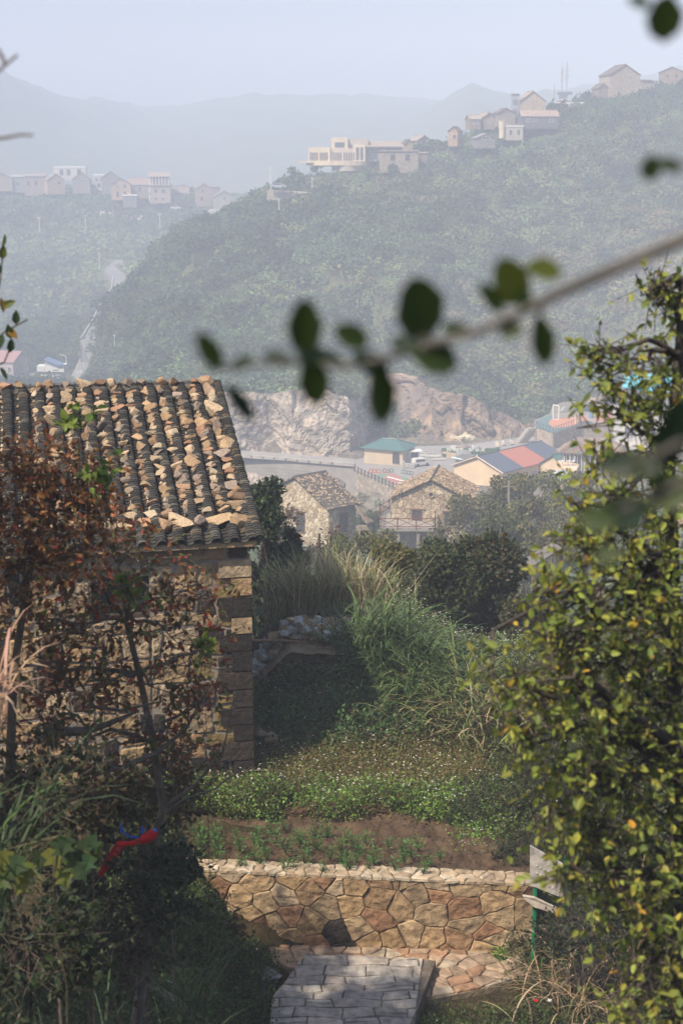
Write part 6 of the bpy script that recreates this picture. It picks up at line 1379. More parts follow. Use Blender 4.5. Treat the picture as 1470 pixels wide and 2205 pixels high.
t = hip('green_roofed_hall', 'cream hall with a dull green hipped roof at the cliff foot', 'building', Q(838, 994), 6.6, 5.2, 2.45, 1.25, R(-24) + math.pi * 0, (0.52, 0.42, 0.30), (0.055, 0.135, 0.13), [('r', .6, 1.3, 1.0, 1.6, 'd'), ('f', 2.2, 1.2, 1.1, 1.7, 'd')])
t = thing('entrance_canopy', 'white framed glass entrance canopy right of the green-roofed hall', 'canopy', Q(888, 997)); b_ = Q(888, 997)
for x in (-1.1, 1.1):
    for y in (-.6, .8): MB().box(lf(b_, R(10), x, y, .95), (.12, .12, 1.9), R(10), (.7, .7, .68)).build('post', MT['metal'], t)
MB().box(lf(b_, R(10), 0, .1, 2.0), (2.9, 2.0, .16), R(10), (.72, .72, .7)).build('roof', MT['metal'], t); MB().box(lf(b_, R(10), 0, .7, .95), (2.0, .06, 1.85), R(10), (.20, .24, .26)).build('glass_panel', MT['glass'], t); MB().box(lf(b_, R(10), -.7, -.55, .95), (.6, .06, 1.8), R(10), (.6, .62, .62)).build('door', MT['metal'], t)
# parked van
b_ = Q(905, 1003); rz = R(28); t = thing('parked_van', 'small white van parked in front of the entrance canopy', 'van', b_)
M_ = MB(); M_.prism([lf(b_, rz, x, -.6, z) for x, z in [(-1.35, .25), (1.35, .25), (1.35, .62), (.95, .75), (.65, 1.25), (-1.3, 1.28), (-1.36, .7)]], 1.2, tuple(lf(Vector((0, 0, 0)), rz, 0, 1, 0)), (.58, .58, .57)); M_.build('body', MT['metal'], t)
M_ = MB(); M_.box(lf(b_, rz, -.35, -.605, .97), (1.6, .03, .34), rz, (.05, .06, .07)); M_.build('side_window', MT['glass'], t); MB().prism([lf(b_, rz, .98, -.5, .78), lf(b_, rz, .98, .5, .78), lf(b_, rz, .70, .5, 1.2), lf(b_, rz, .70, -.5, 1.2)], .03, tuple(lf(Vector((0, 0, 0)), rz, 1, 0, .3)), (.05, .06, .07)).build('windscreen', MT['glass'], t)
for x in (-.85, .85):
    for y in (-.58, .58): M_ = MB(); a = lf(b_, rz, x, y - .08, .25); bb = lf(b_, rz, x, y + .08, .25); M_.tube([a, bb], .25, 12, (.03, .03, .03)); M_.build('wheel', MT['paint'], t)
# railing and steps of the hall
t = thing('ramp_railing', 'white ramp railing in front of the green-roofed hall', 'railing', Q(855, 1004)); A = Q(832, 1000); B = Q(868, 1004); D_ = Q(876, 1010); M_ = MB()
for z_ in (.3, .6, .9): M_.tube([A + Z * z_, B + Z * z_, D_ + Z * (z_ - .2)], .035, 4, (.62, .62, .6))
for i in range(8): p = A.lerp(B, i / 7); M_.tube([p, p + Z * .9], .035, 4, (.62, .62, .6))
M_.build('rail', MT['metal'], t)
M_ = MB(); [M_.box(Q(880, 1010 - i * 1.2) + Z * (.1 + i * .14), (1.8, .5, .2 + i * .02), R(10), (.30, .29, .27)) for i in range(4)]; tag(M_.build('steps', MT['plaster'], loc=Q(880, 1010)), 'short grey steps below the ramp railing', 'steps')

# ------------------------------------------------------------------ shell sculpture and big characters
b_ = Q(996, 966) + Z * .2; t = thing('shell_sculpture', 'cream conch shell sculpture on a round grey rock before the cliff', 'sculpture', b_); dS = b_.y
M_ = MB(); rock(M_, P(996, 963, dS), (1.15, .8, .95), (0.26, 0.21, 0.19), sub=3, cuts=3, amp=.02); M_.build('pedestal_rock', MT['stone'], t)
M_ = MB(); sh = [(968, 943), (971, 939), (971, 936), (975, 938), (981, 940), (990, 940), (995, 937), (998, 934), (1004, 931), (1007, 936), (1011, 936), (1013, 937.5), (1016, 937.5), (1018, 939.5), (1020.5, 939.5), (1023, 942), (1019, 944), (1018, 946.5), (1014, 947), (1012, 949.5), (1007, 950), (1004, 954), (1001, 955), (994, 954), (990, 951), (986, 947), (980, 944.5)]
M_.prism([P(x, y, dS - .3) for x, y in sh], .5, (0, 1, 0), (0.66, 0.57, 0.41))
prof = [(970, 941.5, .08), (978, 942, .14), (986, 943, .26), (993, 945, .55), (1000, 943.5, .72), (1007, 943, .58), (1013, 942.5, .34), (1019, 942, .16), (1023, 942, .03)]
M_.tube([P(x, y, dS) for x, y, r in prof], [r for _, _, r in prof], 12, (0.66, 0.57, 0.41)); M_.build('shell', MT['plaster'], t, smooth=False)
M_ = MB()
for pts in ([(988, 944), (996, 941), (1001, 940)], [(990, 947), (996, 945), (1001, 944)], [(993, 950), (998, 947), (1001, 948)]): M_.tube([P(x, y, dS - .72) for x, y in pts], .06, 4, (.10, .09, .07))
M_.build('shell_slits', MT['paint'], t)
p0 = Q(1004, 978); M_ = MB(); hq = [Q(952, 985), Q(1062, 985), Q(1075, 972), Q(950, 972)]; M_.prism([p for p in hq], .55, (0, 0, 1), (0.05, 0.09, 0.045)); tag(M_.build('clipped_hedge', MT['leaf_far'], loc=p0), 'low dark green hedge bed behind the white characters', 'hedge')
def sign_chars(label, s, x0, x1, py, size, col, d, jump=None, name='sign_character', gr=None):
    n = len(s)
    for i, ch in enumerate(s):
        x = x0 + (x1 - x0) * i / (n - 1); sz = size * ((jump or {}).get(i, 1)); p = P(x, py - (3 if (jump or {}).get(i, 1) > 1.2 else 0), d); M_ = MB(); text_mesh(M_, ch, p, (1, 0, 0), (0, 0, 1), sz, col, .12)
        if M_.n: tag(M_.build(name, MT['paint'], loc=p), label % (ch, ORDW[i]), 'sign character', gr)
dd_ = Q(1004, 985).y
sign_chars('large white character %s, %s of the upper row under the shell sculpture', '四海波静·渔利人间', 965, 1039, 969, .68, (.80, .80, .78), dd_, {1: 1.6, 6: 1.6}, gr='white characters of the upper row')
sign_chars('white character %s, %s of the lower row under the shell sculpture', '法治文化广场', 988, 1026, 982, .48, (.80, .80, .78), dd_ - 1.5, gr='white characters of the lower row')
M_ = MB(); M_.prism([Q(952, 984), Q(1000, 990), Q(1000, 987), Q(953, 981)], .7, (0, 0, 1), (0.42, 0.33, 0.22)); tag(M_.build('kerb_wall', MT['plaster'], loc=Q(970, 986)), 'low tan planter wall left of the lower row of characters', 'wall')
M_ = MB(); M_.tube([Q(972, 994) + Z * .7, Q(995, 999) + Z * .7], .12, 6, (.55, .68, .72)); tag(M_.build('pipe_rail', MT['metal'], loc=Q(980, 996)), 'pale blue tube lying beside the cream gable wall', 'tube')
c_ = Q(1000, 994); M_ = MB(); th_ = np.linspace(0, math.pi, 12); M_.prism([c_ + Vector((math.cos(a) * 1.5, 0, .2 + math.sin(a) * 1.1)) for a in th_], 3.5, (0, 1, 0), (0.22, 0.22, 0.215)); tag(M_.build('vaulted_canopy', MT['metal'], loc=c_), 'grey barrel-vaulted canopy behind the cream gable', 'canopy')
for k, (x, y, r, lb) in enumerate([(1068, 964, .7, 'round pale boulder at the cliff foot above the red roof part'), (1082, 960, .55, 'small pale boulder right of the round one at the cliff foot'), (1100, 958, .6, 'pale block of stone right of the pale boulders')]):
    c = Q(x, y) + Z * .5; M_ = MB(); rock(M_, c, (r, r, r), (.5, .44, .34), sub=2, cuts=6); tag(M_.build('boulder', MT['stone'], loc=c), lb, 'boulder')
for k, (x, y, l_, lb) in enumerate([(925, 985, 3.4, 'long pale beam lying on the plaza right of the hall'), (945, 992, 2.2, 'short pale beam near the vaulted canopy'), (915, 980, 1.6, 'tilted pale pole behind the van')]):
    c = Q(x, y) + Z * .3; M_ = MB(); M_.box(c, (l_, .25, .3), R(-12 + k * 20), (.5, .5, .47)); M_.box(c + Vector((.2, .5, .25)), (l_ * .5, .2, .2), R(20), (.4, .4, .38)); tag(M_.build('beam_stack', MT['plaster'], loc=c), lb, 'beams')

# ------------------------------------------------------------------ raised terrace on the right with frame, disc and palm
zt_ = ZQ + 2.6
tp_ = [PZ(x, y, zt_) for x, y in [(1155, 922), (1190, 934), (1250, 912), (1420, 905), (1420, 878), (1185, 890), (1150, 905)]]
t = thing('raised_terrace', 'raised play terrace with painted floor on stone walls below the cliff', 'terrace', (tp_[0] + tp_[3]) / 2 - Z * 2.6)
M_ = MB(); M_.prism([p - Z * 3.2 for p in tp_], 3.18, (0, 0, 1), (0.30, 0.26, 0.22)); M_.build('core', MT['stone'], t)
M_ = MB()
for A, B in ((tp_[0], tp_[1]), (tp_[1], tp_[2]), (tp_[2], tp_[3])):
    u_ = B - A; L0 = u_.length; u_ = u_.normalized(); n_ = Vector((u_.y, -u_.x, 0)); sd_ = brick_seeds(0, L0, -2.8, 0, .7, .5, .5)
    stones(M_, stone_cells([[(0, -2.8), (L0, -2.8), (L0, 0), (0, 0)]], sd_), lambda a, b, h: tuple(A + u_ * a + n_ * (h + .02) + Z * b), .06, .03, pal([(0.40, 0.34, 0.27), (0.34, 0.28, 0.22)]), bev=.04)
M_.build('stonework', MT['stone'], t)
M_ = MB()
for pts, c, k in [([(1155, 921), (1190, 933), (1250, 911), (1250, 892), (1185, 892), (1152, 906)], (0.10, 0.17, 0.18), 1), ([(1180, 912), (1190, 922), (1225, 918), (1262, 906), (1262, 896), (1205, 900), (1184, 904)], (0.50, 0.22, 0.13), 2), ([(1185, 900), (1200, 890), (1260, 884), (1262, 890), (1215, 900)], (0.26, 0.22, 0.18), 3)]:
    M_.add([tuple(PZ(x, y, zt_ + .02 * k)) for x, y in pts], [tuple(range(len(pts)))], c)
M_.build('painted_floor', MT['paint'], t)
for A, B in ((tp_[0], tp_[1]), (tp_[1], tp_[2]), (Q(1130, 952), tp_[0])):
    M_ = MB(); n_ = max(2, int((B - A).length / 1.0))
    for i in range(n_ + 1): p = A.lerp(B, i / n_); M_.tube([p, p + Z * 1.1], .045, 4, (.08, .10, .10))
    for z_ in (.15, 1.08): M_.tube([A + Z * z_, B + Z * z_], .04, 4, (.08, .10, .10))
    M_.build('railing', MT['metal'], t)
M_ = MB()
for i in range(9): p = Q(1130, 955).lerp(tp_[0], i / 8); M_.box(p + Vector((-.9, .6, -.3)), (1.8, .9, .5), R(30), (.36, .34, .31))
M_.build('stair', MT['plaster'], t)
t = thing('photo_frame', 'tall white rectangular photo frame standing on the painted terrace', 'frame', PZ(1196, 903, zt_)); dF = PZ(1196, 903, zt_).y; M_ = MB()
fx = [P(1190, 903, dF), P(1190, 872, dF), P(1203, 874, dF), P(1202, 903, dF)]
for a, b in zip(fx, fx[1:] + fx[:1]): M_.tube([a, b], .11, 4, (.74, .74, .73))
M_.build('frame_bars', MT['paint'], t)
p = P(1210.5, 880, dF + 1); M_ = MB(); th_ = np.linspace(0, 2 * math.pi, 20)[:-1]; M_.prism([p + Vector((math.cos(a) * .45 + math.sin(a) * .12, 0, math.sin(a) * .36 + math.cos(a) * .3)) for a in th_], .08, (0, 1, 0), (.42, .50, .52)); M_.tube([p + Vector((0, .1, 0)), p + Vector((0, .1, p.z * 0 - 1.7))], .05, 4, (.3, .3, .3)); tag(M_.build('round_mirror', MT['metal'], loc=p), 'tilted pale disc right of the white frame', 'mirror')
# mound behind
M_ = MB(); rock(M_, PZ(1228, 886, zt_) + Vector((0, 4, -.5)), (6.2, 3, 1.9), (0.17, 0.16, 0.13), sub=3, cuts=0, amp=.01); tag(M_.build('painted_mound', MT['plaster'], loc=PZ(1228, 886, zt_)), 'smooth grey-brown mound behind the painted terrace', 'mound')
# palm
b_ = Q(1246, 944); t = thing('palm_tree', 'hazy fan palm on the right side of the painted terrace', 'palm', b_); M_ = MB(); hp = P(1246, 888, b_.y).z - b_.z; M_.tube([b_, b_ + Z * hp * .5, b_ + Z * hp], [.28, .24, .22], 8, (.16, .13, .10)); M_.build('trunk', MT['bark'], t)
M_ = MB(); n = 130; blades(M_, np.tile(np.array(b_ + Z * hp), (n, 1)), rng.uniform(0, 6.28, n), rng.uniform(1.2, 2.2, n), .16, rng.uniform(0, 1.4, n), rng.uniform(1.4, 2.9, n), pick([(0.07, 0.10, 0.04), (0.10, 0.11, 0.05)], n), 5); M_.build('crown', MT['grass'], t)
def lamp(label, px, base, top, d, kind='t', group='street lamps', lr=.05):
    A = P(px, base, d); hgt = P(px, top, d).z - A.z; t = thing('street_lamp', label, 'lamp', A, group); M_ = MB(); M_.tube([A - Z * .5, A + Z * hgt * .97], [lr * 1.4, lr], 6, (.66, .66, .65)); M_.build('pole', MT['metal'], t); M_ = MB()
    if kind == 't':
        M_.box(A + Z * hgt, (hgt * .22, .2, .16), 0, (.7, .7, .7))
    else:
        s_ = -1 if kind == 'l' else 1; M_.tube([A + Z * hgt * .9, A + Vector((s_ * hgt * .1, 0, hgt * 1.0)), A + Vector((s_ * hgt * .32, 0, hgt * 1.04))], lr * .9, 5, (.66, .66, .65)); M_.box(A + Vector((s_ * hgt * .36, 0, hgt * 1.04)), (hgt * .12, .2, .1), 0, (.7, .7, .7))
    M_.build('lamp_head', MT['metal'], t); return t
lamp('tall white T-shaped floodlight pole between the terrace and the dark green roof', 1237, 945, 878, Q(1237, 945).y, 't', None, .09)
M_ = MB(); rock(M_, Q(1227, 938) + Z * .5, (.5, .5, .8), (.02, .22, .12), sub=2, cuts=1); tag(M_.build('waste_bin', MT['paint'], loc=Q(1227, 938)), 'green waste bin at the terrace wall left of the lamp foot', 'bin')
M_ = MB(); rock(M_, Q(1243, 940) + Z * .4, (.6, .5, .6), (.5, .5, .48), sub=2, cuts=4); tag(M_.build('white_sack', MT['cloth'], loc=Q(1243, 940)), 'pale sack at the terrace wall right of the lamp foot', 'sack')
# pink-walled building, blue figure, letter frames
b_ = PZ(1305, 905, zt_); flat('pink_kiosk', 'pink flat-roofed kiosk behind the stone terrace, partly behind leaves', 'kiosk', b_, 3.6, 3, 2.0, 0, (0.52, 0.27, 0.20), [], group=None)
b_ = PZ(1271, 900, zt_); t = thing('blue_figure', 'light blue winged figure standing left of the pink kiosk', 'figure', b_); M_ = MB(); M_.tube([b_, b_ + Z * .9, b_ + Z * 1.7, b_ + Z * 2.4], [.4, .5, .42, .15], 10, (.16, .26, .45)); [M_.tube([b_ + Z * 1.8, b_ + Vector((s * .6, 0, 2.7)), b_ + Vector((s * .35, 0, 3.1))], [.16, .1, .04], 6, (.22, .34, .52)) for s in (-1, 1)]; M_.build('body', MT['paint'], t, smooth=True)
for x, lb in ((1281, 'white A-shaped frame on the kiosk roof, left one'), (1300, 'white A-shaped frame on the kiosk roof, right one')):
    A = P(x, 884, b_.y + 1); M_ = MB(); [M_.tube([A + Vector((s * .28, 0, 0)), A + Z * 1.25], .05, 4, (.7, .7, .68)) for s in (-1, 1)]; M_.tube([A + Vector((-.15, 0, .5)), A + Vector((.15, 0, .5))], .04, 4, (.7, .7, .68)); tag(M_.build('letter_frame', MT['paint'], loc=A), lb, 'frame', 'white frames on the kiosk')
# second green roof, tiled pavilion, turquoise roof, white blocks behind the tree
b_ = P(1250, 985, 222); t = gable('green_roofed_shed', 'cream building with a plain dark green roof behind the tiled pavilion', 'building', Vector((P(1265, 1000, 232).x, 232, ZQ - .5)), 12.5, 7, 3.3, 1.9, R(28), (0.62, 0.48, 0.32), (0.055, 0.13, 0.13), [], gfront=False, roofm='metal', m='stuccofar')
b_ = Vector((P(1275, 1000, 212).x, 212, P(1275, 1010, 212).z)); t = hip('tiled_pavilion', 'stone-tiled glass pavilion right of the long cream building', 'pavilion', b_, 7.6, 5, 2.6, 1.6, R(-18), (0.18, 0.17, 0.16), (0.24, 0.19, 0.15), [('f', -3.2, 1.3, .9, 2.2, 'w'), ('f', -1.7, 1.3, 1.1, 2.2, 'w'), ('f', 0, 1.3, 1.3, 2.2, 'w'), ('f', 1.8, 1.3, 1.2, 2.2, 's')], ov=.7, m='farwall', tilerows=True)
M_ = MB(); A = P(1194, 1003, 208); B = P(1240, 1012, 205); M_.prism([A, B, B + Vector((1, 4, 0)), A + Vector((1, 4, 0))], -.6, (0, 0, 1), (.62, .48, .34)); tag(M_.build('cream_ledge', MT['stuccofar'], loc=A), 'cream terrace ledge in front of the tiled pavilion', 'ledge')
t = thing('terrace_tables', 'white table with chairs on the cream ledge', 'table set', P(1225, 995, 208)); M_ = MB()
for x in (1210, 1222, 1232): p = P(x, 1000, 208); M_.box(p + Z * .45, (.5, .5, .08), 0, (.6, .62, .63)); M_.tube([p, p + Z * .45], .05, 4, (.5, .5, .5)); M_.box(p + Vector((.25, 0, .8)), (.06, .5, .6), 0, (.5, .55, .58))
M_.build('table_top', MT['paint'], t)
c_ = P(1212, 1040, 190); M_ = MB(); M_.tube([Vector((c_.x, 190, c_.z - 2)), c_ + Z * 0, c_ + Z * 1.1, c_ + Z * 1.4, c_ + Z * 1.45], [1.2, 1.2, 1.2, 1.0, .1], 18, (.45, .52, .58)); tag(M_.build('water_tank', MT['metal'], loc=c_), 'round pale metal water tank below the cream ledge', 'tank')
c_ = P(1395, 905, 262); flat('white_building', 'white building with turquoise canopy seen through the yellow leaves', 'building', Vector((c_.x, c_.y, ZQ + 1)), 11, 8, 4.2, R(-5), (0.60, 0.60, 0.57), [('f', -3.5, 2.2, 1.6, 1.6, 'w'), ('f', 0, 2.2, 1.6, 1.6, 'w'), ('f', 3.5, 2.2, 1.6, 1.6, 'w')], cap=(.6, .6, .58))
q = [P(1338, 835, 256), P(1440, 850, 256), P(1446, 808, 262), P(1345, 808, 262)]; t = thing('turquoise_canopy', 'bright turquoise sloping canopy on posts behind the yellow leaves', 'canopy', P(1390, 900, 258)); MB().prism(q, .2, (0, 0, 1), (0.10, 0.48, 0.60)).build('roof', MT['metal'], t)
for x in (1342, 1390, 1436):
    A = P(x, 843, 256.3); MB().tube([A, Vector((A.x, A.y, ZQ + 2))], .1, 5, (.6, .6, .58)).build('post', MT['metal'], t)
c_ = P(1370, 960, 235); flat('white_building', 'low white block with grey windows behind the tiled pavilion', 'building', Vector((c_.x, c_.y, ZQ)), 9, 6, 4.6, R(-12), (0.58, 0.56, 0.52), [('f', -2.8, 2.6, 1.5, 1.4, 'w'), ('f', 0, 2.6, 1.5, 1.4, 'w'), ('f', 2.8, 2.6, 1.5, 1.4, 'w')])
# utility poles and the roofed stairway
for x, top, base, lb in ((866, 0, 0, ''),)[:0]: pass
for x, y0, y1, d, lb in ((1095, 1035, 1120, 128, 'left leaning grey utility pole among the trees below the cream building'), (1100, 1045, 1120, 130, 'right utility pole of the pair among the trees')):
    a = P(x, y0, d); M_ = MB(); M_.tube([Vector((a.x + .2, a.y, hz(a.x, a.y) - .3)), a], [.14, .1], 7, (.22, .20, .18)); M_.tube([a - Z * .5 + Vector((-.5, 0, 0)), a - Z * .5 + Vector((.5, 0, 0))], .05, 4, (.2, .18, .16)); tag(M_.build('utility_pole', MT['bark'], loc=Vector((a.x, a.y, hz(a.x, a.y)))), lb, 'pole', 'utility poles on the slope')
t = thing('stairway_roof', 'long slatted roof over the stairway on the hazy slope', 'roofed stairway', P(1145, 1215, 76)); A = P(1102, 1222, 74); B = P(1188, 1172, 80); side_ = Vector((.45, -.75, 0)).normalized(); M_ = MB()
M_.prism([A, B, B + side_ * .8 - Z * .15, A + side_ * .8 - Z * .15], .08, (0, 0, 1), (.10, .10, .10)); n_ = 26
for i in range(n_): p = A.lerp(B, i / (n_ - 1)); M_.tube([p + Z * .1, p + side_ * .8 + Z * -.05], .03, 4, (.20, .19, .18))
M_.build('roof', MT['tile'], t)
for i in range(5):
    for k in (0, 1): p = A.lerp(B, i / 4) + side_ * (1.0 * k); MB().tube([p, Vector((p.x, p.y, hz(p.x, p.y) - .2))], .05, 5, (.15, .12, .1)).build('post', MT['wood'], t)

# ------------------------------------------------------------------ hill village, right ridge
def HG(px, py, d0=300, d1=620): return hit(px, py, d0, d1)
BR = (0.30, 0.225, 0.165); BG = (0.3, 0.27, 0.24); DRF = (0.12, 0.09, 0.08)
def W_(px, d): return px * d / FPX
def at(px, py, d): p = P(px, py, d); return p
# (name,label,px centre, base py, depth, width px, depth m, height px, roof px, rot, wall, roof, wins, gfront)
def hh(label, px, by, d, wp, dm, hp, rp, rot, wc, rc, wins, gf, **k):
    b = P(px, by, d); s = d / FPX; ww = wp * s; wc = tuple(x * .78 for x in wc)
    wl = [(f, u * s, z * s, a * s, c * s, kd) for (f, u, z, a, c, kd) in wins]
    return gable(k.pop('name', 'hill_house'), label, 'house', b, ww, dm, hp * s, rp * s, R(rot), wc, rc, wl, gf, group='houses of the hill village', **k)
hh('tall pale gabled house on the ridge with grey tiled roof, highest of all', 1331, 213, 500, 66, 9, 47, 20, 12, (0.44, 0.36, 0.28), DRF, [('r', 0, 30, 18, 12, 'w'), ('f', -12, 8, 5, 8, 'd')], True)
hh('low stone wing attached right of the tallest ridge house', 1384, 208, 506, 26, 7, 30, 2, 12, (0.42, 0.36, 0.30), DRF, [], False)
hh('small stone annex left of the tallest ridge house', 1290, 212, 498, 22, 6, 20, 8, 12, BR, DRF, [], True)
hh('brown house with two small windows at the top right edge', 1446, 175, 515, 52, 9, 16, 11, -14, BR, DRF, [('f', -9, 9, 5, 6, 'd'), ('f', 9, 9, 5, 6, 'd')], True)
hh('tan gabled house on the ridge behind the long tiled veranda', 1139, 268, 480, 54, 8, 46, 20, 6, (0.50, 0.40, 0.29), (0.30, 0.24, 0.19), [('l', 0, 38, 10, 9, 'w')], True)
hh('long dark house with a pale ribbed tile roof below the tan gable', 1158, 268, 468, 76, 6, 16, 11, 3, (0.14, 0.13, 0.14), (0.34, 0.26, 0.22), [('f', -25, 8, 8, 6, 'w'), ('f', -10, 8, 8, 6, 'w'), ('f', 25, 8, 10, 6, 'w')], False, tilerows=True)
hh('grey-brown gabled house left of the tan gable', 1083, 272, 478, 36, 7, 26, 9, 10, (0.36, 0.30, 0.26), DRF, [('f', 4, 14, 5, 7, 'w')], True)
hh('brown stone house with white porch, third from the ridge end', 1044, 270, 474, 26, 7, 16, 9, 14, (0.38, 0.31, 0.25), (0.28, 0.23, 0.18), [('f', 6, 8, 4, 6, 'w')], True)
hh('house with a bright white-framed porch beside the brown stone house', 1018, 270, 472, 22, 6, 12, 8, 10, BR, (0.30, 0.26, 0.2), [('f', -5, 6, 4, 8, 'w'), ('f', 4, 6, 4, 8, 'w')], False)
hh('orange-brown small house peeping over the left end of the right village', 980, 306, 466, 20, 6, 22, 8, -18, (0.46, 0.32, 0.20), DRF, [('f', 3, 11, 5, 6, 'd')], True)
hh('cottage with white-trimmed gable right of the tan gable', 1212, 232, 492, 34, 7, 7, 9, 4, (0.48, 0.38, 0.27), (0.55, 0.52, 0.5), [('f', -4, 4, 4, 4, 'd')], True)
hh('small shed with pale blue gable on the slope below the village', 1040, 310, 458, 40, 6, 12, 8, 8, (0.25, 0.24, 0.23), (0.24, 0.24, 0.25), [('f', 0, 12, 14, 6, 'w')], True)
hh('roofless square stone house with two empty windows', 858, 362, 452, 76, 8, 34, .4, 4, (0.37, 0.31, 0.25), (0.25, 0.21, 0.18), [('f', -16, 22, 9, 12, 'd'), ('f', 15, 22, 9, 12, 'd')], False)
hh('small brown annex right of the roofless stone house', 907, 345, 458, 20, 6, 14, 1, 4, BR, BR, [], False)
hh('hazy gabled cottage behind the roofless house', 903, 322, 478, 32, 7, 18, 10, 20, (0.38, 0.33, 0.28), (0.28, 0.24, 0.2), [], True)
hh('pale gable end left of the hazy cottage', 876, 325, 476, 20, 6, 14, 8, 10, (0.48, 0.38, 0.27), DRF, [], True)
flat('white_outbuilding', 'white glazed flat-roofed outbuilding right of the white-trimmed cottage', 'building', P(1235, 233, 490), W_(34, 490), 5, W_(8, 490), R(3), (0.42, 0.45, 0.46), [], cap=(.7, .7, .68))
b_ = P(1080, 290, 462); t = thing('round_tower', 'round cream turret below the grey-brown gabled house', 'tower', b_); s_ = 462 / FPX; MB().tube([b_ - Z, b_ + Z * 12 * s_, b_ + Z * 18 * s_, b_ + Z * 27 * s_], [6 * s_, 6.5 * s_, 7 * s_, 7 * s_], 16, (0.60, 0.50, 0.36)).build('wall', MT['stuccofar'], t); MB().tube([b_ + Z * 27 * s_, b_ + Z * 28.5 * s_], 7.6 * s_, 16, (.62, .55, .42)).build('parapet', MT['stuccofar'], t)
flat('terrace_house', 'low white balustraded terrace block right of the round turret', 'building', P(1104, 293, 463), W_(34, 463), 5, W_(18, 463), R(5), (0.42, 0.38, 0.33), [('f', -1.2, 1, .9, 1.6, 'w'), ('f', 1.0, 1, .9, 1.6, 'w')], cap=(.6, .58, .54))
t = thing('glass_stair_tower', 'grey glazed stair tower on the left of the tan gable', 'tower', P(1107, 270, 477)); b_ = P(1107, 272, 477); MB().box(b_ + Z * 4.4, (2.0, 2.2, 9.4), .1, (.30, .33, .36)).build('wall', MT['metal'], t); MB().box(b_ + Z * 9.3, (2.7, 2.8, .3), .1, (.5, .5, .5)).build('roof', MT['metal'], t); [MB().box(b_ + Vector((0, -1.13, z)), (1.5, .06, 1.5), .1, (.14, .17, .2)).build('window', MT['glass'], t) for z in (1.6, 4.2, 6.8)]
# antenna masts
for px, by, ty, d, lb in [(1218, 206, 133, 505, 'tallest lattice antenna mast on the ridge'), (1208, 208, 142, 508, 'second lattice antenna mast left of the tallest'), (1192, 208, 180, 500, 'plain short mast left of the antenna pair')]:
    A = P(px, by, d); h_ = P(px, ty, d).z - A.z; t = thing('antenna_mast', lb, 'mast', A, 'antenna masts on the ridge'); M_ = MB(); r_ = .28 if ty < 150 else .1
    for k in range(3): a = k * 2.094; M_.tube([A + Vector((math.cos(a) * r_, math.sin(a) * r_, -1)), A + Vector((math.cos(a) * r_ * .4, math.sin(a) * r_ * .4, h_))], .06, 4, (.32, .33, .36))
    for k in range(10): z0_ = h_ * k / 10; a = k * 2.094; M_.tube([A + Vector((math.cos(a) * r_, math.sin(a) * r_, z0_)), A + Vector((math.cos(a + 2.1) * r_ * .7, math.sin(a + 2.1) * r_ * .7, z0_ + h_ / 10))], .035, 3, (.32, .33, .36))
    M_.build('pole', MT['metal'], t)
    if ty < 150:
        M_ = MB(); [M_.box(A + Vector((math.cos(a) * .5, math.sin(a) * .5, h_ * z_)), (.16, .16, 1.5), 0, (.45, .46, .48)) for a in (0, 2.1, 4.2) for z_ in (.55, .78)]; M_.build('antenna', MT['metal'], t)
M_ = MB(); M_.box(P(1215, 201, 503), (4.4, 2.0, .9), 0, (.16, .19, .25)); M_.box(P(1212, 208, 503), (2.4, 1.5, 1.3), 0, (.2, .22, .26)); tag(M_.build('equipment_hut', MT['metal'], loc=P(1215, 208, 503)), 'dark flat equipment hut under the antenna masts', 'hut')
# the colonnaded building
dC = 462; s_ = dC / FPX; b0 = P(742, 345, dC); t = thing('colonnade_building', 'cream hillside building with arched colonnades on a curved base', 'building', b0); SITES.append((b0.x, b0.y, 12)); SITES.append((b0.x + 12, b0.y, 6)); SITES.append((b0.x - 8, b0.y, 6))
CR = (0.62, 0.52, 0.38); G_ = (0.40, 0.36, 0.33)
def cbox(x0, x1, y0, y1, dep, dpt, col, nm='wall'):
    p = P((x0 + x1) / 2, (y0 + y1) / 2, dC); return MB().box((p.x, dC + dpt, p.z), ((x1 - x0) * s_, dep, (y1 - y0) * s_), 0, col).build(nm, MT['stuccofar'], t)
cbox(665, 710, 318, 349, 8, 0, CR); cbox(714, 748, 297, 322, 8, 1, CR); cbox(712, 766, 320, 349, 8, .6, (0.50, 0.42, 0.34)); cbox(748, 792, 300, 346, 8, 3, G_); cbox(760, 785, 313, 349, 5, -1, CR); cbox(792, 866, 316, 346, 8, 3, (0.33, 0.30, 0.28))
M_ = MB()
for x in list(np.arange(669, 686, 4.6)) + list(np.arange(690, 708, 4.6)) + list(np.arange(718, 736, 5)) + list(np.arange(741, 764, 5.2)):
    z1 = P(x, 328, dC).z; z0 = P(x, 345, dC).z; xx = P(x, 330, dC).x; yf = dC - 4.05 if x < 711 else dC - 3.45; r_ = .16; pts = [Vector((xx - r_, yf, z0)), Vector((xx + r_, yf, z0)), Vector((xx + r_, yf, z1 - r_))] + [Vector((xx + math.cos(a) * r_, yf, z1 - r_ + math.sin(a) * r_)) for a in np.linspace(.4, math.pi - .4, 5)] + [Vector((xx - r_, yf, z1 - r_))]
    o = MB().prism(pts, .1, (0, -1, 0), (.07, .075, .08)).build('arched_window', MT['glass'], t)
for x0, x1, y0, y1, yf in ((721, 741, 307, 317, -3.05), (766, 772, 318, 344, -3.55), (775, 781, 318, 344, -3.55), (797, 812, 328, 342, -1.05), (816, 830, 328, 342, -1.05), (832, 862, 318, 327, -1.05)):
    p = P((x0 + x1) / 2, (y0 + y1) / 2, dC); MB().box((p.x, dC + yf, p.z), ((x1 - x0) * s_, .12, (y1 - y0) * s_), 0, (.10, .115, .13)).build('window', MT['glass'], t)
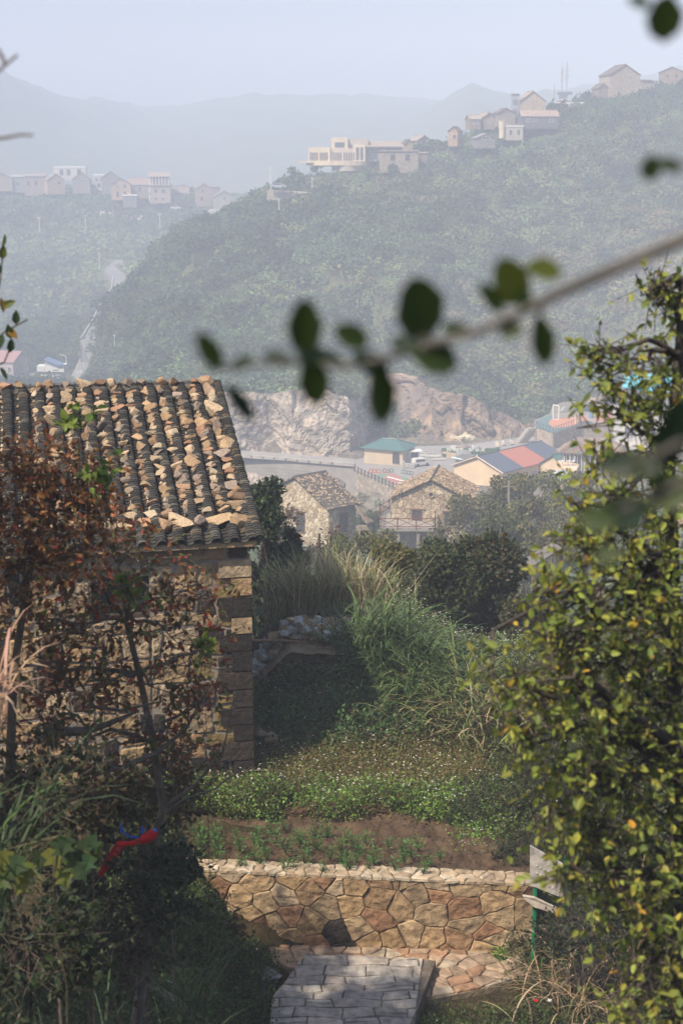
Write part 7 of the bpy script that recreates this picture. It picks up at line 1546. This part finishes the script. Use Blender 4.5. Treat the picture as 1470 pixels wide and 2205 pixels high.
M_ = MB(); a = P(788, 305, dC); b = P(868, 305, dC); M_.prism([P(786, 317, dC - 2), P(870, 317, dC - 2), P(858, 305, dC + 5), P(790, 305, dC + 5)], .25, (0, 0, 1), (0.30, 0.25, 0.21)); M_.build('tiled_roof', MT['tile'], t)
for (xc, w_, yt, yb, c) in [(725, 128, 347, 356, CR), (750, 100, 356, 358, (.2, .18, .16)), (748, 66, 357, 368, (0.42, 0.38, 0.33))]:
    p = P(xc, yb, dC - 3); th_ = np.linspace(math.pi, 2 * math.pi, 15); hw = w_ / 2 * s_; zt2 = P(xc, yt, dC - 3).z; M_ = MB(); M_.prism([Vector((p.x + math.cos(a) * hw, dC - 2 + math.sin(a) * 5, p.z)) for a in th_], zt2 - p.z, (0, 0, 1), c); M_.build('curved_base', MT['stuccofar'], t)
M_ = MB(); M_.box(P(664, 349, dC - 3), (5.5, 5, .5), 0, CR); M_.build('balcony_slab', MT['stuccofar'], t)
# hill road, its wall, car, lamps
M_ = MB(); ra = [hit(x, y, 380, 470) + Z * .5 for x, y in [(585, 408), (620, 409), (660, 412), (700, 404), (730, 396)]]
for a, b in zip(ra[:-1], ra[1:]): M_.prism([a + Vector((0, -1.6, 0)), b + Vector((0, -1.6, 0)), b + Vector((0, 1.6, .1)), a + Vector((0, 1.6, .1))], -.8, (0, 0, 1), (.30, .29, .28))
tag(M_.build('road', MT['asphalt']), kind='structure')
for (x0, x1, y0, y1, c, lb) in [(575, 630, 408, 432, (.36, .31, .25), 'rough stone wall holding the hill road below the parked car'), (625, 690, 411, 418, (.42, .40, .37), 'pale parapet wall along the hill road')]:
    A = P(x0, y1, 425); B = P(x1, y1 - 3, 425); M_ = MB(); M_.prism([A, B, Vector((B.x, 425, P(x1, y0 + 4, 425).z)), Vector((A.x, 425, P(x0, y0, 425).z))], 1.2, (0, 1, 0), c); tag(M_.build('stone_wall', MT['farwall'], loc=A), lb, 'wall')
def small_car(label, px, py, d, col, rz=0, sc=1.0):
    b_ = P(px, py, d); t = thing('parked_car', label, 'car', b_); v = lambda x, y, z: lf(b_, rz, x * sc, y * sc, z * sc)
    MB().prism([v(x, -.85, z) for x, z in [(-2, .3), (2, .3), (2.05, .8), (1.2, .95), (.6, 1.42), (-.9, 1.45), (-1.6, .98), (-2.05, .9)]], 1.7 * sc, tuple(lf(Vector((0, 0, 0)), rz, 0, 1, 0)), col).build('body', MT['metal'], t)
    MB().prism([v(x, -.87, z) for x, z in [(1.0, .97), (.55, 1.36), (-.85, 1.38), (-1.4, .98)]], .04 * sc, tuple(lf(Vector((0, 0, 0)), rz, 0, 1, 0)), (.06, .07, .08)).build('side_window', MT['glass'], t)
    for x in (-1.25, 1.25):
        for y in (-.8, .8): MB().tube([v(x, y - .1, .32), v(x, y + .1, .32)], .32 * sc, 10, (.03, .03, .03)).build('wheel', MT['paint'], t)
small_car('small blue-grey car parked at the left end of the hill road', 599, 406, 423, (.35, .40, .46))
small_car('white car parked below the stepped village house on the left', 378, 451, 640, (.6, .6, .6))
for px, by, ty, d, k, lb in [(672, 410, 383, 428, 't', 'street lamp on the hill road below the colonnade building'), (583, 405, 362, 424, 't', 'tall plain lamp pole at the left end of the hill road'), (601, 458, 428, 415, 't', 'short lamp pole on the slope under the road wall'), (86, 497, 468, 560, 't', 'leftmost lamp of the three in the field below the left village'), (185, 494, 465, 560, 't', 'middle lamp of the three in the field below the left village'), (345, 487, 461, 560, 't', 'rightmost lamp of the three in the field below the left village'),
                             (215, 574, 545, 560, 't', 'lone lamp pole above the bend of the valley road'), (260, 688, 632, 495, 'l', 'tall double lamp at the bend of the valley road'), (144, 800, 765, 420, 'l', 'curved white street lamp behind the white house'), (166, 830, 800, 400, 'r', 'curved white street lamp beside the road above the roof ridge'),
                             (823, 752, 720, 330, 't', 'thin pole on the hillside behind the blurred branch'), (592, 738, 715, 340, 't', 'thin pole on the lower hillside left of the blurred branch'), (247, 743, 722, 370, 't', 'thin pole on the hillside right of the valley road')]:
    lamp(lb, px, by, ty, d, k, 'street lamps', .09 if d > 380 else .06)
# valley road
M_ = MB(); wd_ = [4.0, 4.0, 4.0, 4.2, 4.2, 3.6, 3.0, 2.6, 2.4, 2.2]
Lp = []; Rp = []
for k, p in enumerate(roadp):
    a = roadp[max(0, k - 1)]; b = roadp[min(len(roadp) - 1, k + 1)]; u_ = Vector((b.x - a.x, b.y - a.y, 0)).normalized(); n_ = Vector((-u_.y, u_.x, 0)); Lp.append(p + n_ * wd_[k] + Z * .9); Rp.append(p - n_ * wd_[k] + Z * .9)
for k in range(len(roadp) - 1): M_.prism([Lp[k], Rp[k], Rp[k + 1], Lp[k + 1]], -2.5, (0, 0, 1), (.20, .20, .21))
tag(M_.build('road', MT['asphalt']), kind='structure')
M_ = MB()
for k in range(5):
    for j in range(3): a = ((Lp[k] + Rp[k]) / 2).lerp((Lp[k + 1] + Rp[k + 1]) / 2, j / 3 + .05) + Z * .05; b = ((Lp[k] + Rp[k]) / 2).lerp((Lp[k + 1] + Rp[k + 1]) / 2, j / 3 + .2) + Z * .05; M_.tube([a, b], .12, 4, (.6, .6, .58))
tag(M_.build('road_marking', MT['paint']), kind='structure')
M_ = MB(); [M_.prism([a + Z * .02, b + Z * .02, b + Vector((.3, 0, .02)), a + Vector((.3, 0, .02))], .6, (0, 0, 1), (.42, .42, .42)) for a, b in zip(Lp[:6], Lp[1:7])]; tag(M_.build('road_barrier', MT['plaster'], loc=Lp[0]), 'pale concrete barrier along the left side of the valley road', 'barrier')
# left village
lv = [('grey stone house cut by the left edge of the photo', 8, 405, 690, 40, 8, 20, 10, 8, (0.40, 0.35, 0.28), (0.2, 0.19, 0.17), [], True),
      ('flat-fronted grey house second from the left edge', 48, 408, 692, 40, 8, 26, 4, 6, (0.30, 0.30, 0.30), (0.3, 0.3, 0.3), [('f', -6, 12, 5, 6, 'd')], False),
      ('long brown house with balcony slab under a white roof line', 78, 415, 690, 44, 8, 34, 6, 8, (0.36, 0.31, 0.27), (0.24, 0.21, 0.2), [('f', 2, 20, 5, 8, 'd'), ('f', -14, 20, 5, 8, 'd')], False),
      ('orange-gabled house below the white terrace building', 118, 412, 684, 36, 9, 24, 12, 20, (0.46, 0.34, 0.24), (0.22, 0.2, 0.18), [('f', 6, 18, 5, 5, 'd')], True),
      ('dark gabled house with one white-framed window', 178, 410, 684, 36, 9, 24, 12, 4, (0.30, 0.27, 0.25), (0.22, 0.2, 0.18), [('f', 2, 20, 6, 6, 'w')], True),
      ('dark gabled house with white balconies on its left side', 240, 412, 684, 36, 9, 28, 12, 4, (0.26, 0.24, 0.24), (0.22, 0.2, 0.18), [('l', 0, 20, 8, 6, 'w'), ('l', 0, 8, 8, 6, 'w')], True),
      ('sunlit orange gabled house in the middle of the left village', 262, 424, 672, 40, 9, 26, 12, 6, (0.52, 0.38, 0.25), DRF, [('f', -7, 22, 4, 8, 'w'), ('f', 8, 23, 5, 6, 'd'), ('f', -7, 6, 5, 10, 'd'), ('f', 8, 9, 5, 5, 'd')], True),
      ('long red-brown tiled house right of the orange gable', 302, 420, 680, 44, 8, 22, 12, 6, (0.34, 0.27, 0.24), (0.28, 0.2, 0.17), [('f', 0, 12, 5, 8, 'd')], False),
      ('low grey shed in front of the orange gable', 281, 440, 668, 28, 6, 18, 1, 4, (0.24, 0.24, 0.25), (0.6, 0.6, 0.6), [], False),
      ('brown lower house right of the pillared tower', 384, 440, 676, 44, 8, 22, 14, 4, (0.36, 0.28, 0.23), (0.22, 0.18, 0.17), [('f', -10, 10, 4, 5, 'd'), ('f', 10, 10, 4, 5, 'd')], False),
      ('brown arched-gable house right of the dark tree', 438, 438, 672, 30, 8, 32, 9, 10, (0.40, 0.31, 0.24), (0.22, 0.18, 0.16), [('f', -3, 26, 5, 5, 's'), ('f', -5, 10, 5, 7, 'd')], True),
      ('grey gabled house above the bright white retaining block', 482, 452, 655, 42, 8, 28, 12, 8, (0.36, 0.34, 0.32), (0.24, 0.2, 0.19), [('f', 0, 24, 5, 8, 'w'), ('f', 2, 6, 10, 9, 'd')], True),
      ('hazy brown house behind the arched-gable one', 462, 425, 690, 24, 7, 22, 1, 6, (0.30, 0.27, 0.26), (0.3, 0.26, 0.25), [], False)]
for a in lv: hh(*a, name='village_house')
flat('white_terrace_building', 'long white flat-roofed building topping the left village', 'building', P(153, 382, 700), W_(66, 700), 8, W_(20, 700), R(4), (0.52, 0.50, 0.47), [('f', -3.5, 2.2, 1.6, 2.6, 'w'), ('f', -.5, 2.2, 1.6, 2.6, 'w'), ('f', 4, 2.2, 1.6, 2.6, 'd')], cap=(.75, .75, .73))
flat('white_porch_house', 'small white-balconied house left of the dark gable', 'building', P(215, 405, 690), W_(22, 690), 7, W_(26, 690), R(4), (0.46, 0.45, 0.44), [('f', -1, 3.6, 1.2, 1.6, 'w'), ('f', 1, 3.6, 1.2, 1.6, 'w'), ('f', 0, 1.2, 1.2, 1.6, 'd')], cap=(.7, .7, .68))
flat('white_block', 'bright white retaining block at the foot of the grey gabled house', 'building', P(470, 472, 645), W_(44, 645), 5, W_(18, 645), R(12), (0.68, 0.64, 0.54), [], cap=(.66, .63, .56), par=.1)
dT = 668; b_ = P(346, 436, dT); s_ = dT / FPX; t = thing('pillared_tower', 'three-storey house with white pillared top floor', 'tower house', b_); SITES.append((b_.x, b_.y, 6))
MB().box(b_ + Z * 17 * s_, (44 * s_, 8, 36 * s_), .06, (0.36, 0.29, 0.25)).build('wall', MT['farwall'], t); MB().box(b_ + Z * 36.5 * s_, (48 * s_, 9, 1.5 * s_), .06, (.42, .36, .32)).build('floor_slab', MT['farwall'], t)
MB().box(b_ + Z * 45 * s_ + Vector((0, .8, 0)), (38 * s_, 6, 15 * s_), .06, (.26, .22, .22)).build('upper_wall', MT['farwall'], t)
for i in range(7): MB().box(b_ + Vector(((-20 + i * 6.6) * s_, -3.9, 45 * s_)), (2.2 * s_, .5, 15.6 * s_), .06, (.66, .62, .58)).build('pillar', MT['paint'], t)
for i in range(2): MB().box(b_ + Vector((-20.5 * s_, -4.2, (10 + i * 16) * s_)), (3 * s_, .5, 11 * s_), .06, (.64, .60, .55)).build('pillar', MT['paint'], t)
MB().prism([b_ + Vector((-24 * s_, -4.6, 53 * s_)), b_ + Vector((24 * s_, -4.6, 53 * s_)), b_ + Vector((22 * s_, 0, 61 * s_)), b_ + Vector((-22 * s_, 0, 61 * s_))], .3, (0, 0, 1), (.30, .23, .2)).build('roof', MT['tile'], t)
openings(t, b_, .06, 44 * s_, 8, [('f', -8 * s_, 8 * s_, 4 * s_, 5 * s_, 'd'), ('f', 6 * s_, 8 * s_, 4 * s_, 5 * s_, 'd'), ('f', -8 * s_, 24 * s_, 6 * s_, 7 * s_, 'd'), ('f', 8 * s_, 24 * s_, 6 * s_, 7 * s_, 'd')])
# stone rubble terraces below that village
for x, y, lb in ((235, 470, 'pale stone arch-shaped rubble wall below the left village'), (290, 478, 'heap of pale rubble right of the stone arch')):
    p = hit(x, y, 600, 700); M_ = MB(); [rock(M_, p + Vector((random.uniform(-3.5, 3.5), random.uniform(-1, 1), random.uniform(0, 2.5))), (random.uniform(.5, 1.1),) * 3, (.42, .38, .33), sub=1, cuts=4) for k in range(16)]; tag(M_.build('rubble_heap', MT['rock'], loc=p), lb, 'rubble')
for lb, px, top, d, w, cols in [('dark round tree between the tower house and the arched-gable house', 415, 418, 664, 9, HILLC[:2]), ('dark tree at the right end of the right village', 965, 290, 470, 6, HILLC[:2]), ('round tree right of the hazy cottage', 925, 300, 470, 6, HILLC[:2]), ('dark tree before the gable left of the hazy cottage', 893, 302, 468, 3.5, HILLC[:2]), ('round tree crown rising behind the colonnade', 684, 306, 476, 5, HILLC[:2]), ('tree in front of the roofless house', 842, 352, 446, 3.5, HILLC[:3]), ('rounded tree under the colonnade base left', 640, 358, 452, 6, HILLC[:2]), ('rounded tree under the colonnade base right', 790, 362, 448, 6, HILLC[1:4]), ('dark tree above the brown stone house', 1095, 228, 484, 4.5, HILLC[:2])]:
    b_ = G2(px, d); h_ = max(3.0, top_at(px, top, d) - b_.z); crown_tree('hill_tree', lb, b_, h_, w, cols, 1100, .75, group='trees of the hill villages', clear=.1, lumps=12)
# bottom-left valley: pink building, white house
dW = 418; s_ = dW / FPX; t = thing('white_house', 'white two-part house with a blue mono-pitch roof beside the valley road', 'house', P(112, 822, dW)); b_ = P(112, 822, dW)
SITES.append((b_.x, b_.y - 3, 8)); SITES.append((b_.x + 2, b_.y - 14, 7)); SITES.append((b_.x, b_.y + 4, 7))
MB().box(b_ + Vector((2 * s_, 0, 9 * s_)), (40 * s_, 5, 22 * s_), 0, (.62, .63, .63)).build('wall', MT['stuccofar'], t)
MB().prism([P(x, y, dW - 3) for x, y in [(97, 801), (138, 801), (138, 788), (122, 788), (97, 778)]], 6, (0, 1, 0), (.66, .67, .66)).build('upper_wall', MT['stuccofar'], t)
MB().prism([P(x, y, dW - 3) for x, y in [(80, 799), (98, 801), (98, 789), (80, 788)]], 4, (0, 1, 0), (.64, .65, .64)).build('balcony', MT['stuccofar'], t)
MB().prism([P(94, 776, dW - 3.5), P(122, 787, dW - 3.5), P(141, 787, dW - 3.5), P(130, 780, dW + 5), P(104, 770, dW + 5)], .25, (0, 0, 1), (.10, .17, .34)).build('roof', MT['metal'], t)
for x, y, w_, h_ in ((109, 813, 6, 7), (120, 815, 5, 11), (130, 792, 9, 2.5), (120, 797, 11, 1.5)): MB().box(P(x, y, dW - (2.55 if y > 802 else 3.05)), (w_ * s_, .1, h_ * s_), 0, (.10, .12, .13)).build('window', MT['glass'], t)
b_ = P(18, 832, 412); t = gable('pink_building', 'pinkish two-storey block with a red roof at the left edge', 'building', b_ + Vector((-3, 4, 0)), 13.0, 9, 6.6, 2.2, R(-16), (0.40, 0.33, 0.33), (0.32, 0.18, 0.17), [('f', u, z, 1.0, 1.5, 'w') for u in (-4, -1.5, 1, 3.5, 5.4) for z in (1.4, 4.6)] + [('r', u, z, 1.0, 1.5, 'w') for u in (-2.5, 0, 2.5) for z in (1.4, 4.6)], gfront=False, m='stuccofar', roofm='metal')
flat('white_kiosk', 'tiny white kiosk between the pink block and the white house', 'kiosk', P(49, 812, 420), 1.9, 2, 2.6, 0, (.62, .63, .62), [('f', 0, 1.2, .8, 1.0, 'w')], cap=(.66, .66, .66))
flat('grey_annex', 'low grey annex wall right of the pink block', 'building', P(62, 825, 416), 4.5, 3, 2.2, 0, (.36, .33, .32), [('f', 0, 1.2, .8, .8, 'd')], cap=(.4, .38, .37))
# power pylons on the far ridge
for px, by, ty, lb in ((230, 216, 194, 'left tiny pylon on the far mountain ridge'), (312, 222, 195, 'right tiny pylon on the far mountain ridge')):
    d = 1400; A = P(px, by, d); h_ = P(px, ty, d).z - A.z; M_ = MB()
    for s in (-1, 1): M_.tube([A + Vector((s * 2, 0, 0)), A + Vector((0, 0, h_))], .4, 4, (.35, .36, .4))
    for z_ in (.6, .8): M_.tube([A + Vector((-4, 0, h_ * z_)), A + Vector((4, 0, h_ * z_))], .3, 4, (.35, .36, .4))
    tag(M_.build('power_pylon', MT['metal'], loc=A), lb, 'pylon', 'pylons on the far ridge')
# pale rocks on the hill
for k, (x, y, s_, lb) in enumerate([(640, 494, 1.6, 'pale rock patch on the hillside under the hill road'), (590, 572, 1.3, 'small pale rock below the rock patch')]):
    p = hit(x, y, 330, 450); M_ = MB(); rock(M_, p, (s_ * 1.6, s_, s_ * .7), (.42, .38, .33), sub=2, cuts=6); tag(M_.build('hill_rock', MT['rock'], loc=p), lb, 'rock')

# ------------------------------------------------------------------ vegetation that clothes the hills
SITES2 = list(SITES)
scrub('hill_scrub', 'dense scrub and low trees clothing the hillside', 9500, (262, 520), (-.26, .26), (1.2, 4.6), HILLC, 140, .66, mask=sitemask, kcol=.35)
scrub('hill_copses', 'larger dark tree clumps scattered over the hillside', 520, (275, 520), (-.26, .26), (3.2, 6.0), [(0.045, 0.075, 0.04), (0.06, 0.095, 0.045)], 420, .9, mask=sitemask, kcol=.2, flat=.85)
scrub('valley_side_scrub', 'scrub on the green slope by the valley road', 900, (440, 530), (-.26, -.1), (1.2, 3.4), [(0.08, 0.14, 0.055), (0.10, 0.16, 0.06)], 80, .9, mask=sitemask)
scrub('hill_grass_scrub', 'small bright bushes between the scrub', 9000, (262, 500), (-.25, .25), (.6, 1.5), [(0.07, 0.10, 0.035), (0.10, 0.12, 0.045), (0.13, 0.12, 0.055), (0.16, 0.125, 0.07)], 24, .9, mask=sitemask)
scrub('valley_woods', 'hazy scrub of the far valley under the left village', 8500, (520, 790), (-.26, .12), (1.8, 4.2), HILLC[:4], 60, 1.25, mask=sitemask)
